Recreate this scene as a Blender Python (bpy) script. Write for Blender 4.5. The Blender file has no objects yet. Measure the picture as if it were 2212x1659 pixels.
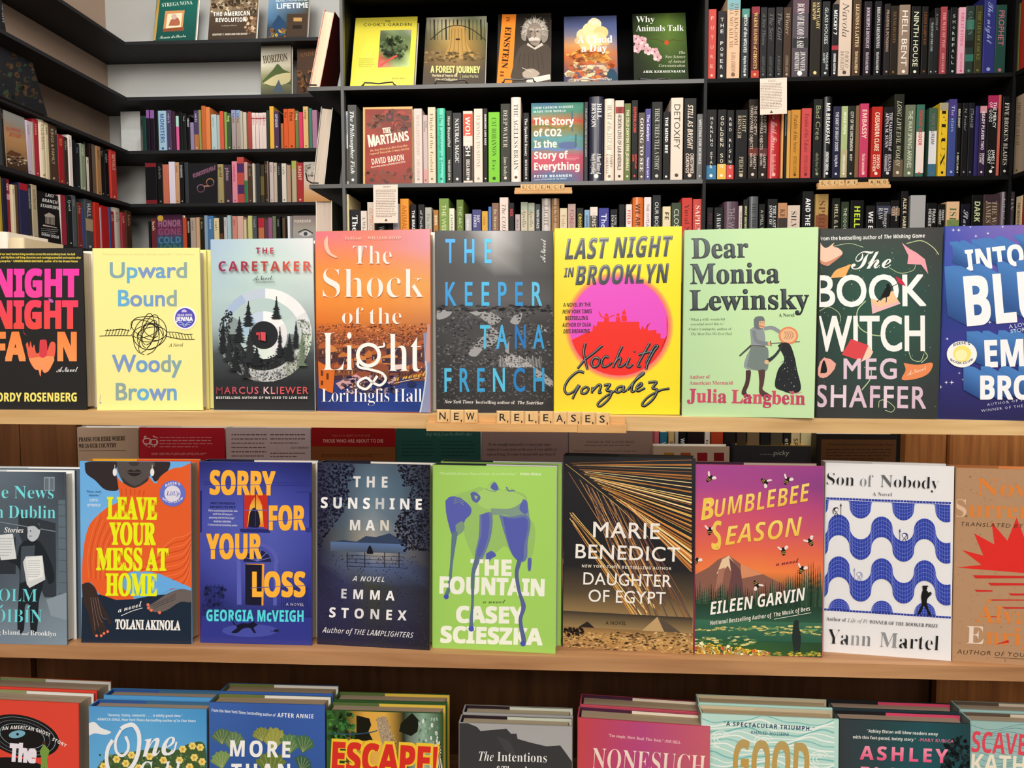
import bpy, math, os, random, colorsys
import numpy as np
from mathutils import Matrix, Vector

SC = bpy.context.scene
COL = SC.collection
# ---------------------------------------------------------------- camera
W, H, F = 2212, 1659, 1660.0
YAW, PITCH, ROLL = (math.radians(a) for a in (3.35, -3.88, -0.11))
CAM = np.array([0.0, 0.0, 1.45])
fw = np.array([-math.sin(YAW)*math.cos(PITCH), math.cos(YAW)*math.cos(PITCH), math.sin(PITCH)])
rt = np.array([math.cos(YAW), math.sin(YAW), 0.0])
up = np.cross(rt, fw)
rt, up = math.cos(ROLL)*rt + math.sin(ROLL)*up, -math.sin(ROLL)*rt + math.cos(ROLL)*up
cd = bpy.data.cameras.new('camera')
cd.sensor_fit = 'HORIZONTAL'; cd.sensor_width = 36.0; cd.lens = F/W*36.0; cd.clip_start = 0.02
cam = bpy.data.objects.new('camera', cd); COL.objects.link(cam)
cam.matrix_world = Matrix(((rt[0], up[0], -fw[0], CAM[0]), (rt[1], up[1], -fw[1], CAM[1]), (rt[2], up[2], -fw[2], CAM[2]), (0, 0, 0, 1)))
SC.camera = cam
# ---------------------------------------------------------------- world, lights, exposure
wd = bpy.data.worlds.new('world'); SC.world = wd; wd.use_nodes = True
wd.node_tree.nodes['Background'].inputs[0].default_value = (1.0, 0.95, 0.88, 1)
wd.node_tree.nodes['Background'].inputs[1].default_value = 0.14
SC.view_settings.view_transform = 'Standard'; SC.view_settings.look = 'None'
SC.view_settings.exposure = 0.0; SC.view_settings.gamma = 1.0

def area(x, y, z, size, power, aim, col=(1, 0.95, 0.885)):
    l = bpy.data.lights.new('ceiling_light', 'AREA'); l.shape = 'DISK'; l.size = size; l.energy = power; l.color = col
    o = bpy.data.objects.new('ceiling_light', l); COL.objects.link(o); o.location = (x, y, z)
    o.rotation_euler = (Vector(aim) - Vector((x, y, z))).to_track_quat('-Z', 'Y').to_euler()
    return o

def spot(x, y, z, power, aim, ang, col=(1, 0.95, 0.885), blend=0.5):
    l = bpy.data.lights.new('track_spot', 'SPOT'); l.energy = power; l.color = col; l.spot_size = math.radians(ang)
    l.spot_blend = blend; l.shadow_soft_size = 0.05
    o = bpy.data.objects.new('track_spot', l); COL.objects.link(o); o.location = (x, y, z)
    o.rotation_euler = (Vector(aim) - Vector((x, y, z))).to_track_quat('-Z', 'Y').to_euler()
    return o

area(-0.9, -1.25, 3.3, 0.9, 27, (-0.4, 0.95, 1.2))
area(0.75, -1.25, 3.3, 0.9, 27, (0.3, 0.95, 1.2))
area(-0.1, -2.2, 2.7, 1.2, 53, (0, 0.95, 0.9))
area(-0.25, 0.75, 3.35, 0.6, 23, (-0.2, 2.35, 1.9))
area(0.95, 0.8, 3.35, 0.6, 10, (0.9, 2.35, 1.9))
area(-1.2, 2.2, 3.4, 0.6, 15, (-1.3, 4.0, 2.2), (0.96, 0.98, 0.98))
area(-1.1, 1.7, 3.4, 0.6, 11, (-2.3, 2.7, 2.0))
spot(-1.3, 2.9, 3.42, 26, (-1.95, 4.05, 2.55), 42, (0.9, 1.0, 0.97))

# ---------------------------------------------------------------- colours and materials
def lin(h):
    if isinstance(h, (tuple, list)): return tuple(h)
    if len(h) == 3: h = ''.join(c*2 for c in h)
    o = []
    for k in (0, 2, 4):
        c = int(h[k:k+2], 16)/255.0
        o.append(c/12.92 if c <= 0.04045 else ((c+0.055)/1.055)**2.4)
    return tuple(o)

def mat(name, build):
    m = bpy.data.materials.new(name); m.use_nodes = True
    nt = m.node_tree; b = nt.nodes['Principled BSDF']
    build(nt, b); return m

def attr(nt, b):
    a = nt.nodes.new('ShaderNodeAttribute'); a.attribute_name = 'Col'
    nt.links.new(a.outputs['Color'], b.inputs['Base Color']); return a

def _print(nt, b):
    attr(nt, b); b.inputs['Roughness'].default_value = 0.45; b.inputs['Specular IOR Level'].default_value = 0.2
def _gloss(nt, b):
    attr(nt, b); b.inputs['Roughness'].default_value = 0.24; b.inputs['Specular IOR Level'].default_value = 0.42
def _foil(nt, b):
    attr(nt, b); b.inputs['Metallic'].default_value = 0.18; b.inputs['Roughness'].default_value = 0.28
def _pages(nt, b):
    a = attr(nt, b)
    t = nt.nodes.new('ShaderNodeTexCoord'); mp = nt.nodes.new('ShaderNodeMapping'); mp.inputs['Scale'].default_value = (6, 900, 6)
    n = nt.nodes.new('ShaderNodeTexNoise'); n.inputs['Scale'].default_value = 1.0; n.inputs['Detail'].default_value = 3
    r = nt.nodes.new('ShaderNodeMapRange'); r.inputs[1].default_value = 0.3; r.inputs[2].default_value = 0.7
    r.inputs[3].default_value = 0.72; r.inputs[4].default_value = 1.05
    mx = nt.nodes.new('ShaderNodeMix'); mx.data_type = 'RGBA'; mx.blend_type = 'MULTIPLY'; mx.inputs[0].default_value = 1.0
    nt.links.new(t.outputs['Object'], mp.inputs[0]); nt.links.new(mp.outputs[0], n.inputs['Vector'])
    nt.links.new(n.outputs[0], r.inputs[0]); nt.links.new(a.outputs['Color'], mx.inputs[6]); nt.links.new(r.outputs[0], mx.inputs[7])
    nt.links.new(mx.outputs[2], b.inputs['Base Color']); b.inputs['Roughness'].default_value = 0.85
    b.inputs['Specular IOR Level'].default_value = 0.1
def wood(dark, light, sx=3.0, sy=60.0):
    def f(nt, b):
        t = nt.nodes.new('ShaderNodeTexCoord'); mp = nt.nodes.new('ShaderNodeMapping'); mp.inputs['Scale'].default_value = (sx, sy, sy)
        n = nt.nodes.new('ShaderNodeTexNoise'); n.inputs['Scale'].default_value = 1.6; n.inputs['Detail'].default_value = 6; n.inputs['Distortion'].default_value = 0.6
        n2 = nt.nodes.new('ShaderNodeTexNoise'); n2.inputs['Scale'].default_value = 2.2; n2.inputs['Detail'].default_value = 2
        cr = nt.nodes.new('ShaderNodeValToRGB')
        cr.color_ramp.elements[0].position = 0.3; cr.color_ramp.elements[0].color = (*lin(dark), 1)
        cr.color_ramp.elements[1].position = 0.68; cr.color_ramp.elements[1].color = (*lin(light), 1)
        ad = nt.nodes.new('ShaderNodeMix'); ad.data_type = 'FLOAT'; ad.inputs[0].default_value = 0.35
        nt.links.new(t.outputs['Object'], mp.inputs[0]); nt.links.new(mp.outputs[0], n.inputs['Vector'])
        nt.links.new(t.outputs['Object'], n2.inputs['Vector'])
        nt.links.new(n.outputs[0], ad.inputs[2]); nt.links.new(n2.outputs[0], ad.inputs[3]); nt.links.new(ad.outputs[0], cr.inputs[0])
        nt.links.new(cr.outputs[0], b.inputs['Base Color']); b.inputs['Roughness'].default_value = 0.5
        b.inputs['Specular IOR Level'].default_value = 0.3
    return f
def paint(c, rough=0.6, bump=0.0, spec=0.3):
    def f(nt, b):
        n = nt.nodes.new('ShaderNodeTexNoise'); n.inputs['Scale'].default_value = 9; n.inputs['Detail'].default_value = 4
        cr = nt.nodes.new('ShaderNodeValToRGB'); k = lin(c)
        cr.color_ramp.elements[0].color = (*[q*0.88 for q in k], 1); cr.color_ramp.elements[1].color = (*[min(1, q*1.1) for q in k], 1)
        nt.links.new(n.outputs[0], cr.inputs[0]); nt.links.new(cr.outputs[0], b.inputs['Base Color'])
        b.inputs['Roughness'].default_value = rough; b.inputs['Specular IOR Level'].default_value = spec
    return f
M = {k: mat(n, f) for k, n, f in (
    ('print', 'printed_paper', _print), ('gloss', 'glossy_print', _gloss), ('foil', 'foil_stamping', _foil), ('pages', 'page_edges', _pages),
    ('pale_wood', 'pale_wood_board', wood('bd9560', 'e2c08a')), ('oak', 'orange_wood_board', wood('8a5c3a', 'c6976a', 2.2, 34)),  # top board wood paler, lower boards more orange-brown
    ('walnut', 'dark_stained_panel', wood('4a2c16', '6c4628', 40, 3)), ('tile', 'tile_wood', wood('c99a5e', 'e6c48e', 30, 30)),
    ('rack', 'rack_wood', wood('bf8d55', 'e3b478', 5, 60)), ('black', 'black_shelf_paint', paint('0b0b0c', 0.6, 0, 0.15)),
    ('lip', 'lit_edge_paint', paint('5a5a5a', 0.4, 0, 0.5)), ('grey', 'charcoal_shelf_paint', paint('242426', 0.55, 0, 0.2)),  # grey of the lips is the lit sheen put into the colour
    ('wall', 'wall_paint', paint('c6c6c2', 0.8)), ('tan', 'warm_lit_wall_paint', paint('b49a86', 0.8)), ('floor', 'floor_boards', wood('5a4330', '7d6248', 2, 20)),  # tan is the grey wall with warm light put into its colour
    ('ceil', 'ceiling_paint', paint('b8b4ae', 0.9)), ('wire', 'black_wire', paint('0c0c0c', 0.35, 0, 0.5)), ('silver', 'pale_wire', paint('d8c4b8', 0.3, 0, 0.6)),
    ('panel', 'warm_wood_panel', wood('7c4a22', 'b5783f', 60, 3)))}
MK = list(M)

# ---------------------------------------------------------------- mesh builder
class MB:
    def __init__(s): s.v = []; s.f = []; s.c = []; s.m = []; s.n = 0; s.mats = []
    def mi(s, k):
        if k not in s.mats: s.mats.append(k)
        return s.mats.index(k)
    def add(s, V, faces, col, m='print'):
        V = np.asarray(V, float).reshape(-1, 3); k = len(V)
        s.v.append(V)
        c = np.asarray(col, float)
        s.c.append(np.tile(c, (k, 1)) if c.ndim == 1 else c)
        o = s.n; i = s.mi(m)
        s.f.extend([tuple(int(a)+o for a in f) for f in faces]); s.m.extend([i]*len(faces)); s.n += k
    def box(s, x0, y0, z0, x1, y1, z1, col=(0.5, 0.5, 0.5), m='print'):
        V = [(x0, y0, z0), (x1, y0, z0), (x1, y1, z0), (x0, y1, z0), (x0, y0, z1), (x1, y0, z1), (x1, y1, z1), (x0, y1, z1)]
        s.add(V, [(0, 3, 2, 1), (4, 5, 6, 7), (0, 1, 5, 4), (1, 2, 6, 5), (2, 3, 7, 6), (3, 0, 4, 7)], col, m)
    def tube(s, pts, r, m='wire', n=6, col=(0.02, 0.02, 0.02)):
        pts = [Vector(p) for p in pts]; V = []; fs = []
        for i, p in enumerate(pts):
            d = (pts[min(i+1, len(pts)-1)] - pts[max(i-1, 0)]).normalized()
            a = d.orthogonal().normalized() if i == 0 else (a - d*a.dot(d)).normalized()
            b = d.cross(a)
            for k in range(n):
                t = 2*math.pi*k/n; V.append(tuple(p + r*(math.cos(t)*a + math.sin(t)*b)))
        for i in range(len(pts)-1):
            for k in range(n): fs.append((i*n+k, i*n+(k+1) % n, (i+1)*n+(k+1) % n, (i+1)*n+k))
        fs.append(tuple(range(n))); fs.append(tuple(range((len(pts)-1)*n, len(pts)*n)))
        s.add(V, fs, col, m)
    def build(s, name, parent=None, mw=None, smooth=False):
        me = bpy.data.meshes.new(name)
        V = np.concatenate(s.v) if s.v else np.zeros((0, 3))
        me.from_pydata(V.tolist(), [], s.f)
        C = np.concatenate(s.c); a = me.attributes.new('Col', 'FLOAT_COLOR', 'POINT')
        a.data.foreach_set('color', np.hstack([C, np.ones((len(C), 1))]).astype(np.float32).ravel())
        for k in s.mats: me.materials.append(M[k])
        me.polygons.foreach_set('material_index', s.m)
        if smooth: me.polygons.foreach_set('use_smooth', [True]*len(s.f))
        me.update()
        o = bpy.data.objects.new(name, me); COL.objects.link(o)
        if parent is not None: o.parent = parent
        elif mw is not None: o.matrix_world = mw
        return o

def tag(o, label, cat, group=None):
    o['label'] = label; o['category'] = cat
    if group: o['group'] = group
    return o
def struct(o):
    o['kind'] = 'structure'; return o
def empty(name, label, cat, loc=(0, 0, 0), group=None, mw=None):
    o = bpy.data.objects.new(name, None); COL.objects.link(o); o.empty_display_size = 0.02
    if mw is not None: o.matrix_world = mw
    else: o.location = loc
    return tag(o, label, cat, group)
def boxes(name, lst, m, parent=None, mw=None):
    b = MB()
    for q in lst: b.box(*q, m=m)
    return b.build(name, parent, mw)

# ---------------------------------------------------------------- pixels of the frame to points of the place
A_PX = np.array([rt/F, -up/F, fw - rt*(W/2)/F + up*(H/2)/F]).T
def ray(x, y): return A_PX @ np.array([x, y, 1.0])
def atY(x, y, Y): d = ray(x, y); return CAM + d*Y/d[1]
def atX(x, y, X): d = ray(x, y); return CAM + d*X/d[0]
def atZ(x, y, z0, k=0.0):
    d = ray(x, y); return CAM + d*(z0 + k*CAM[0] - CAM[2])/(d[2] - k*d[0])
def atPlane(x, y, p, n):
    d = ray(x, y); return CAM + d*(np.dot(p - CAM, n)/np.dot(d, n))

# ---------------------------------------------------------------- lettering: glyph outlines of Blender's own fonts
FD = os.path.join(bpy.utils.system_resource('DATAFILES') or '', 'fonts')
def ldf(n):
    try: return bpy.data.fonts.load(os.path.join(FD, n))
    except Exception: return None
FM, FE = ldf('NotoSansMath-Regular.woff2'), ldf('NotoEmoji-VariableFont_wght.woff2')
ALPH = {'R': (0x1d400, 0x1d41a, 0x1d7ce), 'r': (0x1d400, 0x1d41a, 0x1d7ce), 'i': (0x1d434, 0x1d44e, 0), 'J': (0x1d468, 0x1d482, 0), 'c': (0x1d4d0, 0x1d4ea, 0),
        'S': (0x1d5d4, 0x1d5ee, 0x1d7ec), 'I': (0x1d63c, 0x1d656, 0)}
ACC = {'Ó': 'O', 'Í': 'I', 'Á': 'A'}
def conv(ch, f):
    if FM and f in ALPH:
        a, b, d = ALPH[f]
        if 'A' <= ch <= 'Z': return chr(a+ord(ch)-65)
        if 'a' <= ch <= 'z': return 'ℎ' if (f == 'i' and ch == 'h') else chr(b+ord(ch)-97)
        if '0' <= ch <= '9' and d: return chr(d+ord(ch)-48)
    return ch
GL = {}
def raw(s, f, off, res):
    c = bpy.data.curves.new('glyph', 'FONT'); c.body = s; c.size = 1.0; c.offset = off; c.resolution_u = res
    fo = FE if f == 'e' else (FM if f in 'RriJcSIm' else None)
    if fo: c.font = fo
    o = bpy.data.objects.new('glyph', c)
    me = o.to_mesh()
    V = np.array([v.co[:2] for v in me.vertices]).reshape(-1, 2); P = [tuple(p.vertices) for p in me.polygons]
    o.to_mesh_clear(); bpy.data.objects.remove(o); bpy.data.curves.remove(c)
    return V, P
BARX = {}
CAPH = {}
def glyph(ch, f, off, res=3):
    k = (ch, f, off, res)
    if k in GL: return GL[k]
    if f not in CAPH:
        V, _ = raw(conv('H', f), f, 0, 2); CAPH[f] = V[:, 1].max() if f != 'e' else 1.0
    bar = conv('I', f) if f != 'e' else '|'
    if (f, off) not in BARX: BARX[(f, off)] = raw(bar, f, off, res)[0][:, 0].max()
    adv = raw(conv(ch, f) + bar, f, off, res)[0][:, 0].max() - BARX[(f, off)]
    V, P = raw(conv(ch, f), f, off, res)
    g = (V/CAPH[f], P, adv/CAPH[f])
    GL[k] = g; return g

# ---------------------------------------------------------------- a printed face: px -> local (u, w) on a book's front or spine
class Face:
    def __init__(s, mw, w, h, r=0.0):
        s.mw = mw; s.w = w; s.h = h; s.r = r; s.d = 0.00006
        R3 = np.array(mw.to_3x3()); O = np.array(mw.translation)
        ex, n, ez = R3[:, 0], -R3[:, 1], R3[:, 2]
        c = np.dot(n, O - CAM)
        s.Hm = np.array([np.dot(ex, CAM-O)*n + c*ex, np.dot(ez, CAM-O)*n + c*ez, n]) @ A_PX
        s.parts = {}; s.cur = None; s.step = 6e-6 if mw.translation[1] < 1.7 else 1.6e-5
        s.k = np.linalg.norm(R3[:, 0])
    def loc(s, P):
        P = np.asarray(P, float).reshape(-1, 2)
        q = np.hstack([P, np.ones((len(P), 1))]) @ s.Hm.T
        return q[:, :2]/q[:, 2:3]
    def px(s, u, v):
        p = np.array(s.mw @ Vector((u*s.w, 0, v*s.h))) - CAM
        z = p @ fw; return (W/2 + F*(p@rt)/z, H/2 - F*(p@up)/z)
    def part(s, n):
        s.cur = n
        if n not in s.parts: s.parts[n] = MB()
        return s
    def lift(s, U):
        U = np.clip(U, [min(0.0011, s.w*0.03), 0.0002], [s.w-0.0002, s.h-0.0002])
        y = np.full(len(U), -s.d)
        if s.r:
            k = np.clip(s.r - U[:, 0], 0, s.r); y = y + s.r - np.sqrt(np.maximum(s.r**2 - k*k, 0))
        return np.stack([U[:, 0], y, U[:, 1]], 1)
    def put(s, U, faces, col, m):
        s.parts[s.cur].add(s.lift(np.asarray(U)), faces, col, m); s.d += s.step

CUR = None
MATK = 'print'
def PT(n):
    CUR.part(n)
def P(pts, c, m=None):
    if isinstance(c, list): cc = [lin(q) for q in c]
    else: cc = lin(c)
    CUR.put(CUR.loc(pts), [tuple(range(len(pts)))], cc, m or MATK)
def Rc(x0, y0, x1, y1, c, m=None): P([(x0, y1), (x1, y1), (x1, y0), (x0, y0)], c, m)
def C(x, y, r, c, ry=None, n=40, a0=0, a1=360, m=None, rot=0):
    ry = ry or r; ca, sa = math.cos(math.radians(rot)), math.sin(math.radians(rot)); pts = []
    full = a1-a0 >= 360
    for k in range(n + (0 if full else 1)):
        t = math.radians(a0 + (a1-a0)*k/n); X, Y = r*math.cos(t), -ry*math.sin(t)
        pts.append((x + X*ca - Y*sa, y + X*sa + Y*ca))
    P(pts, c, m)
def L(pts, w, c, m=None, w1=None):
    pts = np.asarray(pts, float); n = len(pts)
    if n < 2: return
    d = np.gradient(pts, axis=0); d /= np.maximum(np.linalg.norm(d, axis=1, keepdims=True), 1e-6)
    nn = np.stack([-d[:, 1], d[:, 0]], 1)
    ww = np.linspace(w, w if w1 is None else w1, n)[:, None]/2
    V = np.concatenate([pts+nn*ww, pts-nn*ww])
    CUR.put(CUR.loc(V), [(i, i+1, n+i+1, n+i) for i in range(n-1)], lin(c), m or MATK)
def curve(pts, k=8):
    pts = np.asarray(pts, float); o = []
    q = np.concatenate([[2*pts[0]-pts[1]], pts, [2*pts[-1]-pts[-2]]])
    for i in range(1, len(q)-2):
        for t in np.arange(k)/k:
            o.append(0.5*((2*q[i]) + (q[i+1]-q[i-1])*t + (2*q[i-1]-5*q[i]+4*q[i+1]-q[i+2])*t*t + (-q[i-1]+3*q[i]-3*q[i+1]+q[i+2])*t**3))
    o.append(pts[-1]); return np.array(o)
def CL(pts, w, c, m=None, w1=None): L(curve(pts), w, c, m, w1)
def CP(pts, c, m=None, k=5):
    q = list(pts)+[pts[0]]; P(curve(q, k)[:-1], c, m)
def grid(U0, U1, rows, m):
    nr, nc = len(rows), max(len(r) for r in rows)
    rows = [list(r)*nc if len(r) == 1 else list(r) for r in rows]
    us = list(np.linspace(U0[0], U1[0], nc)); ws = np.linspace(U1[1], U0[1], nr)
    ext = [u for u in (0.0003, CUR.r*0.15, CUR.r*0.4, CUR.r) if CUR.r and us[0] < u < us[-1]]
    allu = sorted(set(us+ext)); V = []; cc = []
    L3 = np.array([[lin(q) for q in r] for r in rows])
    for i, w in enumerate(ws):
        for u in allu:
            V.append((u, w)); cc.append([np.interp(u, us, L3[i, :, k]) for k in range(3)])
    n = len(allu)
    CUR.put(V, [(i*n+j, (i+1)*n+j, (i+1)*n+j+1, i*n+j+1) for i in range(nr-1) for j in range(n-1)], np.array(cc), m or MATK)
def Bg(rows, m=None):
    rows = [r if isinstance(r, (list, tuple)) else [r] for r in rows]
    rows = rows if len(rows) > 1 else rows*2
    rows = [list(r)*2 if len(r) == 1 else r for r in rows]
    grid((0.0004, 0.0004), (CUR.w-0.0004, CUR.h-0.0004), rows, m)
def Gd(x0, y0, x1, y1, rows, m=None):
    rows = [r if isinstance(r, (list, tuple)) else [r, r] for r in rows]
    a = CUR.loc([(x0, y1)])[0]; b = CUR.loc([(x1, y0)])[0]
    grid(a, b, rows, m)
RNG = random.Random(7)
def S(n, box, size, cols, seed=1, asp=1.0, inside=None, m=None, jag=5):
    rng = random.Random(seed); V = []; fs = []; cc = []
    x0, y0, x1, y1 = box
    for _ in range(n):
        for _t in range(30):
            x, y = rng.uniform(x0, x1), rng.uniform(y0, y1)
            if inside is None or inside(x, y): break
        else: continue
        s = size*rng.uniform(0.4, 1.3); a0 = rng.uniform(0, 6.28); o = len(V)
        for k in range(jag):
            t = a0 + 6.283*k/jag; q = s*rng.uniform(0.5, 1.0); V.append((x+q*asp*math.cos(t), y+q*math.sin(t)))
        fs.append(tuple(range(o, o+jag))); cc += [lin(rng.choice(cols))]*jag
    if V: CUR.put(CUR.loc(V), fs, np.array(cc), m or MATK)
def T(s, x0, y0, x1, y1, h, c, f='g', o=0.0, sl=0.0, sp=0.0, m=None, res=None, arc=0.0, jit=0.0):
    """set s on the baseline (x0,y0)-(x1,y1) px with capital height h px; c one colour, a list (per letter) or (top, bottom)"""
    res = res or (4 if h > 24 else (2 if h > 7 else 1))
    if f == 'r' and o == 0.0: o = -0.007
    if o > 0.001:
        e = o*h*1.35; q = ((-1, -1), (1, -1), (1, 1), (-1, 1)) if h > 8 else ((-1, 0), (1, 0))
        dl = math.hypot(x1-x0, y1-y0) or 1; tx, ty = (x1-x0)/dl, (y1-y0)/dl
        for a, b in q:
            dx, dy = e*(a*tx + b*ty), e*(a*ty - b*tx)
            T(s, x0+dx+e*tx, y0+dy+e*ty, x1+dx-e*tx, y1+dy-e*ty, h, c, f, 0.0 if f != 'r' else -0.001, sl, sp, m, res, arc, jit)
        return
    s = s.replace('“', '"').replace('”', '"').replace('’', "'").replace('—', '-')
    pen = 0.0; it = []; o0 = o
    for ch in s:
        b = ACC.get(ch, ch); o = max(o0, -0.006) if b in 'MNWVAKX' else o0
        if b == ' ': pen += 0.36 + sp; continue
        V, Pg, adv = glyph(b, f, o, res)
        it.append((ch, V, Pg, pen)); pen += adv + sp
    if not it: return
    lo = min(v[:, 0].min() + p for _, v, _, p in it if len(v)); hi = max(v[:, 0].max() + p for _, v, _, p in it if len(v))
    d = np.array([x1-x0, y1-y0], float); Ln = np.linalg.norm(d); d /= Ln; nrm = np.array([d[1], -d[0]])
    sx = Ln/max(hi-lo, 1e-6)
    AV = []; AF = []; AC = []; n = 0
    for j, (ch, V, Pg, p) in enumerate(it):
        X = (V[:, 0] + p - lo)*sx; Y = V[:, 1]*h
        if ch in ACC:
            m0 = (V[:, 0].min()+V[:, 0].max())/2 + p - lo
            X = np.concatenate([X, (np.array([m0-0.02, m0+0.1, m0+0.3, m0+0.12]))*sx]); Y = np.concatenate([Y, np.array([1.08, 1.08, 1.32, 1.32])*h])
            Pg = Pg + [(len(V), len(V)+1, len(V)+2, len(V)+3)]
        X = X + sl*Y
        if arc: Y = Y + arc*(1-((X/Ln)*2-1)**2)
        if jit: Y = Y + jit*h*math.sin(j*2.3+len(s))
        AV.append(np.array([x0, y0]) + X[:, None]*d + Y[:, None]*nrm); AF += [tuple(a+n for a in q) for q in Pg]
        if isinstance(c, tuple) and isinstance(c[0], str):
            a, b = np.array(lin(c[0])), np.array(lin(c[1])); t = np.clip(Y/h, 0, 1)[:, None]; AC.append(a*t + b*(1-t))
        else:
            cc = lin(c[j % len(c)]) if isinstance(c, list) else lin(c); AC.append(np.tile(cc, (len(X), 1)))
        n += len(X)
    CUR.put(CUR.loc(np.concatenate(AV)), AF, np.concatenate(AC), m or MATK)
def para(lines, x0, y0, x1, dy, h, c, f='g', o=0.0, slope=0.0, ends=None):
    for k, s in enumerate(lines):
        xe = x1 if ends is None else ends[k]
        T(s, x0, y0+k*dy, xe, y0+k*dy+slope*(xe-x0), h, c, f, o)
def greek(x0, y0, x1, y1, n, h, c, seed=1, slope=0.0):
    """rows of tiny unreadable print, as bars of word length"""
    rng = random.Random(seed); V = []; fs = []
    for k in range(n):
        y = y0 + (y1-y0)*k/max(1, n-1); x = x0; xe = x1 - (rng.random()*0.3*(x1-x0) if k == n-1 else rng.random()*0.06*(x1-x0))
        while x < xe-2:
            w = min(rng.uniform(0.04, 0.13)*(x1-x0), xe-x); o = len(V); s = slope*(x-x0)
            V += [(x, y+s), (x+w, y+s), (x+w, y-h+s), (x, y-h+s)]; fs.append((o, o+1, o+2, o+3)); x += w + 0.02*(x1-x0)
    CUR.put(CUR.loc(V), fs, lin(c), MATK)
# ---------------------------------------------------------------- books
BOARD = 0.0021
def jacket_geo(b, w, h, t, cf, cs, cb, inner, m, r=0.005):
    r = min(r, t*0.45); ri = max(r-BOARD, 0.0006); B = BOARD
    def prof(x0, y0, y1, rr, xe):
        o = [(xe, y0), (x0+rr, y0)]
        for k in range(1, 6):
            a = math.pi/2*k/6; o.append((x0+rr-rr*math.sin(a), y0+rr-rr*math.cos(a)))
        o += [(x0, y0+rr), (x0, y1-rr)]
        for k in range(1, 6):
            a = math.pi/2*k/6; o.append((x0+rr-rr*math.cos(a), y1-rr+rr*math.sin(a)))
        return o + [(x0+rr, y1), (xe, y1)]
    po, pi = prof(0, 0, t, r, w), prof(B, B, t-B, ri, w)
    xm = w*0.42; n = len(po)
    lc = [lin(cf)]*7 + [lin(cs)]*(n-14) + [lin(cb)]*7
    V = []; cc = []
    for (x, y), q in zip(po, lc): V += [(x, y, 0), (x, y, h)]; cc += [q, q]
    b.add(V, [(2*i, 2*i+1, 2*i+3, 2*i+2) for i in range(n-1)], np.array(cc), m)
    V = []; fs = []
    for x, y in pi: V += [(x, y, 0), (x, y, h)]
    b.add(V, [(2*i, 2*i+2, 2*i+3, 2*i+1) for i in range(n-1)], lin(inner[0]), 'print')
    for y in (B+0.0001, t-B-0.0001): b.box(xm, y-0.0001, 0.0005, w-0.0004, y+0.0001, h-0.0006, lin(inner[1]), 'print')
    V = []; fs = []
    for z in (0, h):
        o = len(V)
        V += [(x, y, z) for x, y in po] + [(x, y, z) for x, y in pi]
        fs += [(o+i, o+i+1, o+n+i+1, o+n+i) for i in range(n-1)]
    o = len(V); V += [(w, 0, 0), (w, B, 0), (w, B, h), (w, 0, h), (w, t-B, 0), (w, t, 0), (w, t, h), (w, t-B, h)]
    fs += [(o, o+1, o+2, o+3), (o+4, o+5, o+6, o+7)]
    b.add(V, fs, np.array([list(lin(cf))]*len(V)), m)
def pages_geo(b, w, h, t, col='e2d2ba'):
    B = BOARD + 0.0003; x0, x1 = B+0.002, w-0.0035; n = 7; V = []
    out = [(x0, B), (x1, B)] + [(x1-0.002*math.sin(math.pi*k/n), B+(t-2*B)*k/n) for k in range(1, n)] + [(x1, t-B), (x0, t-B)]
    k = len(out)
    for z in (0.003, h-0.0042): V += [(x, y, z) for x, y in out]
    b.add(V, [(i, (i+1) % k, k+(i+1) % k, k+i) for i in range(k)] + [tuple(range(k)), tuple(range(k, 2*k))], lin(col), 'pages')

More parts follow.
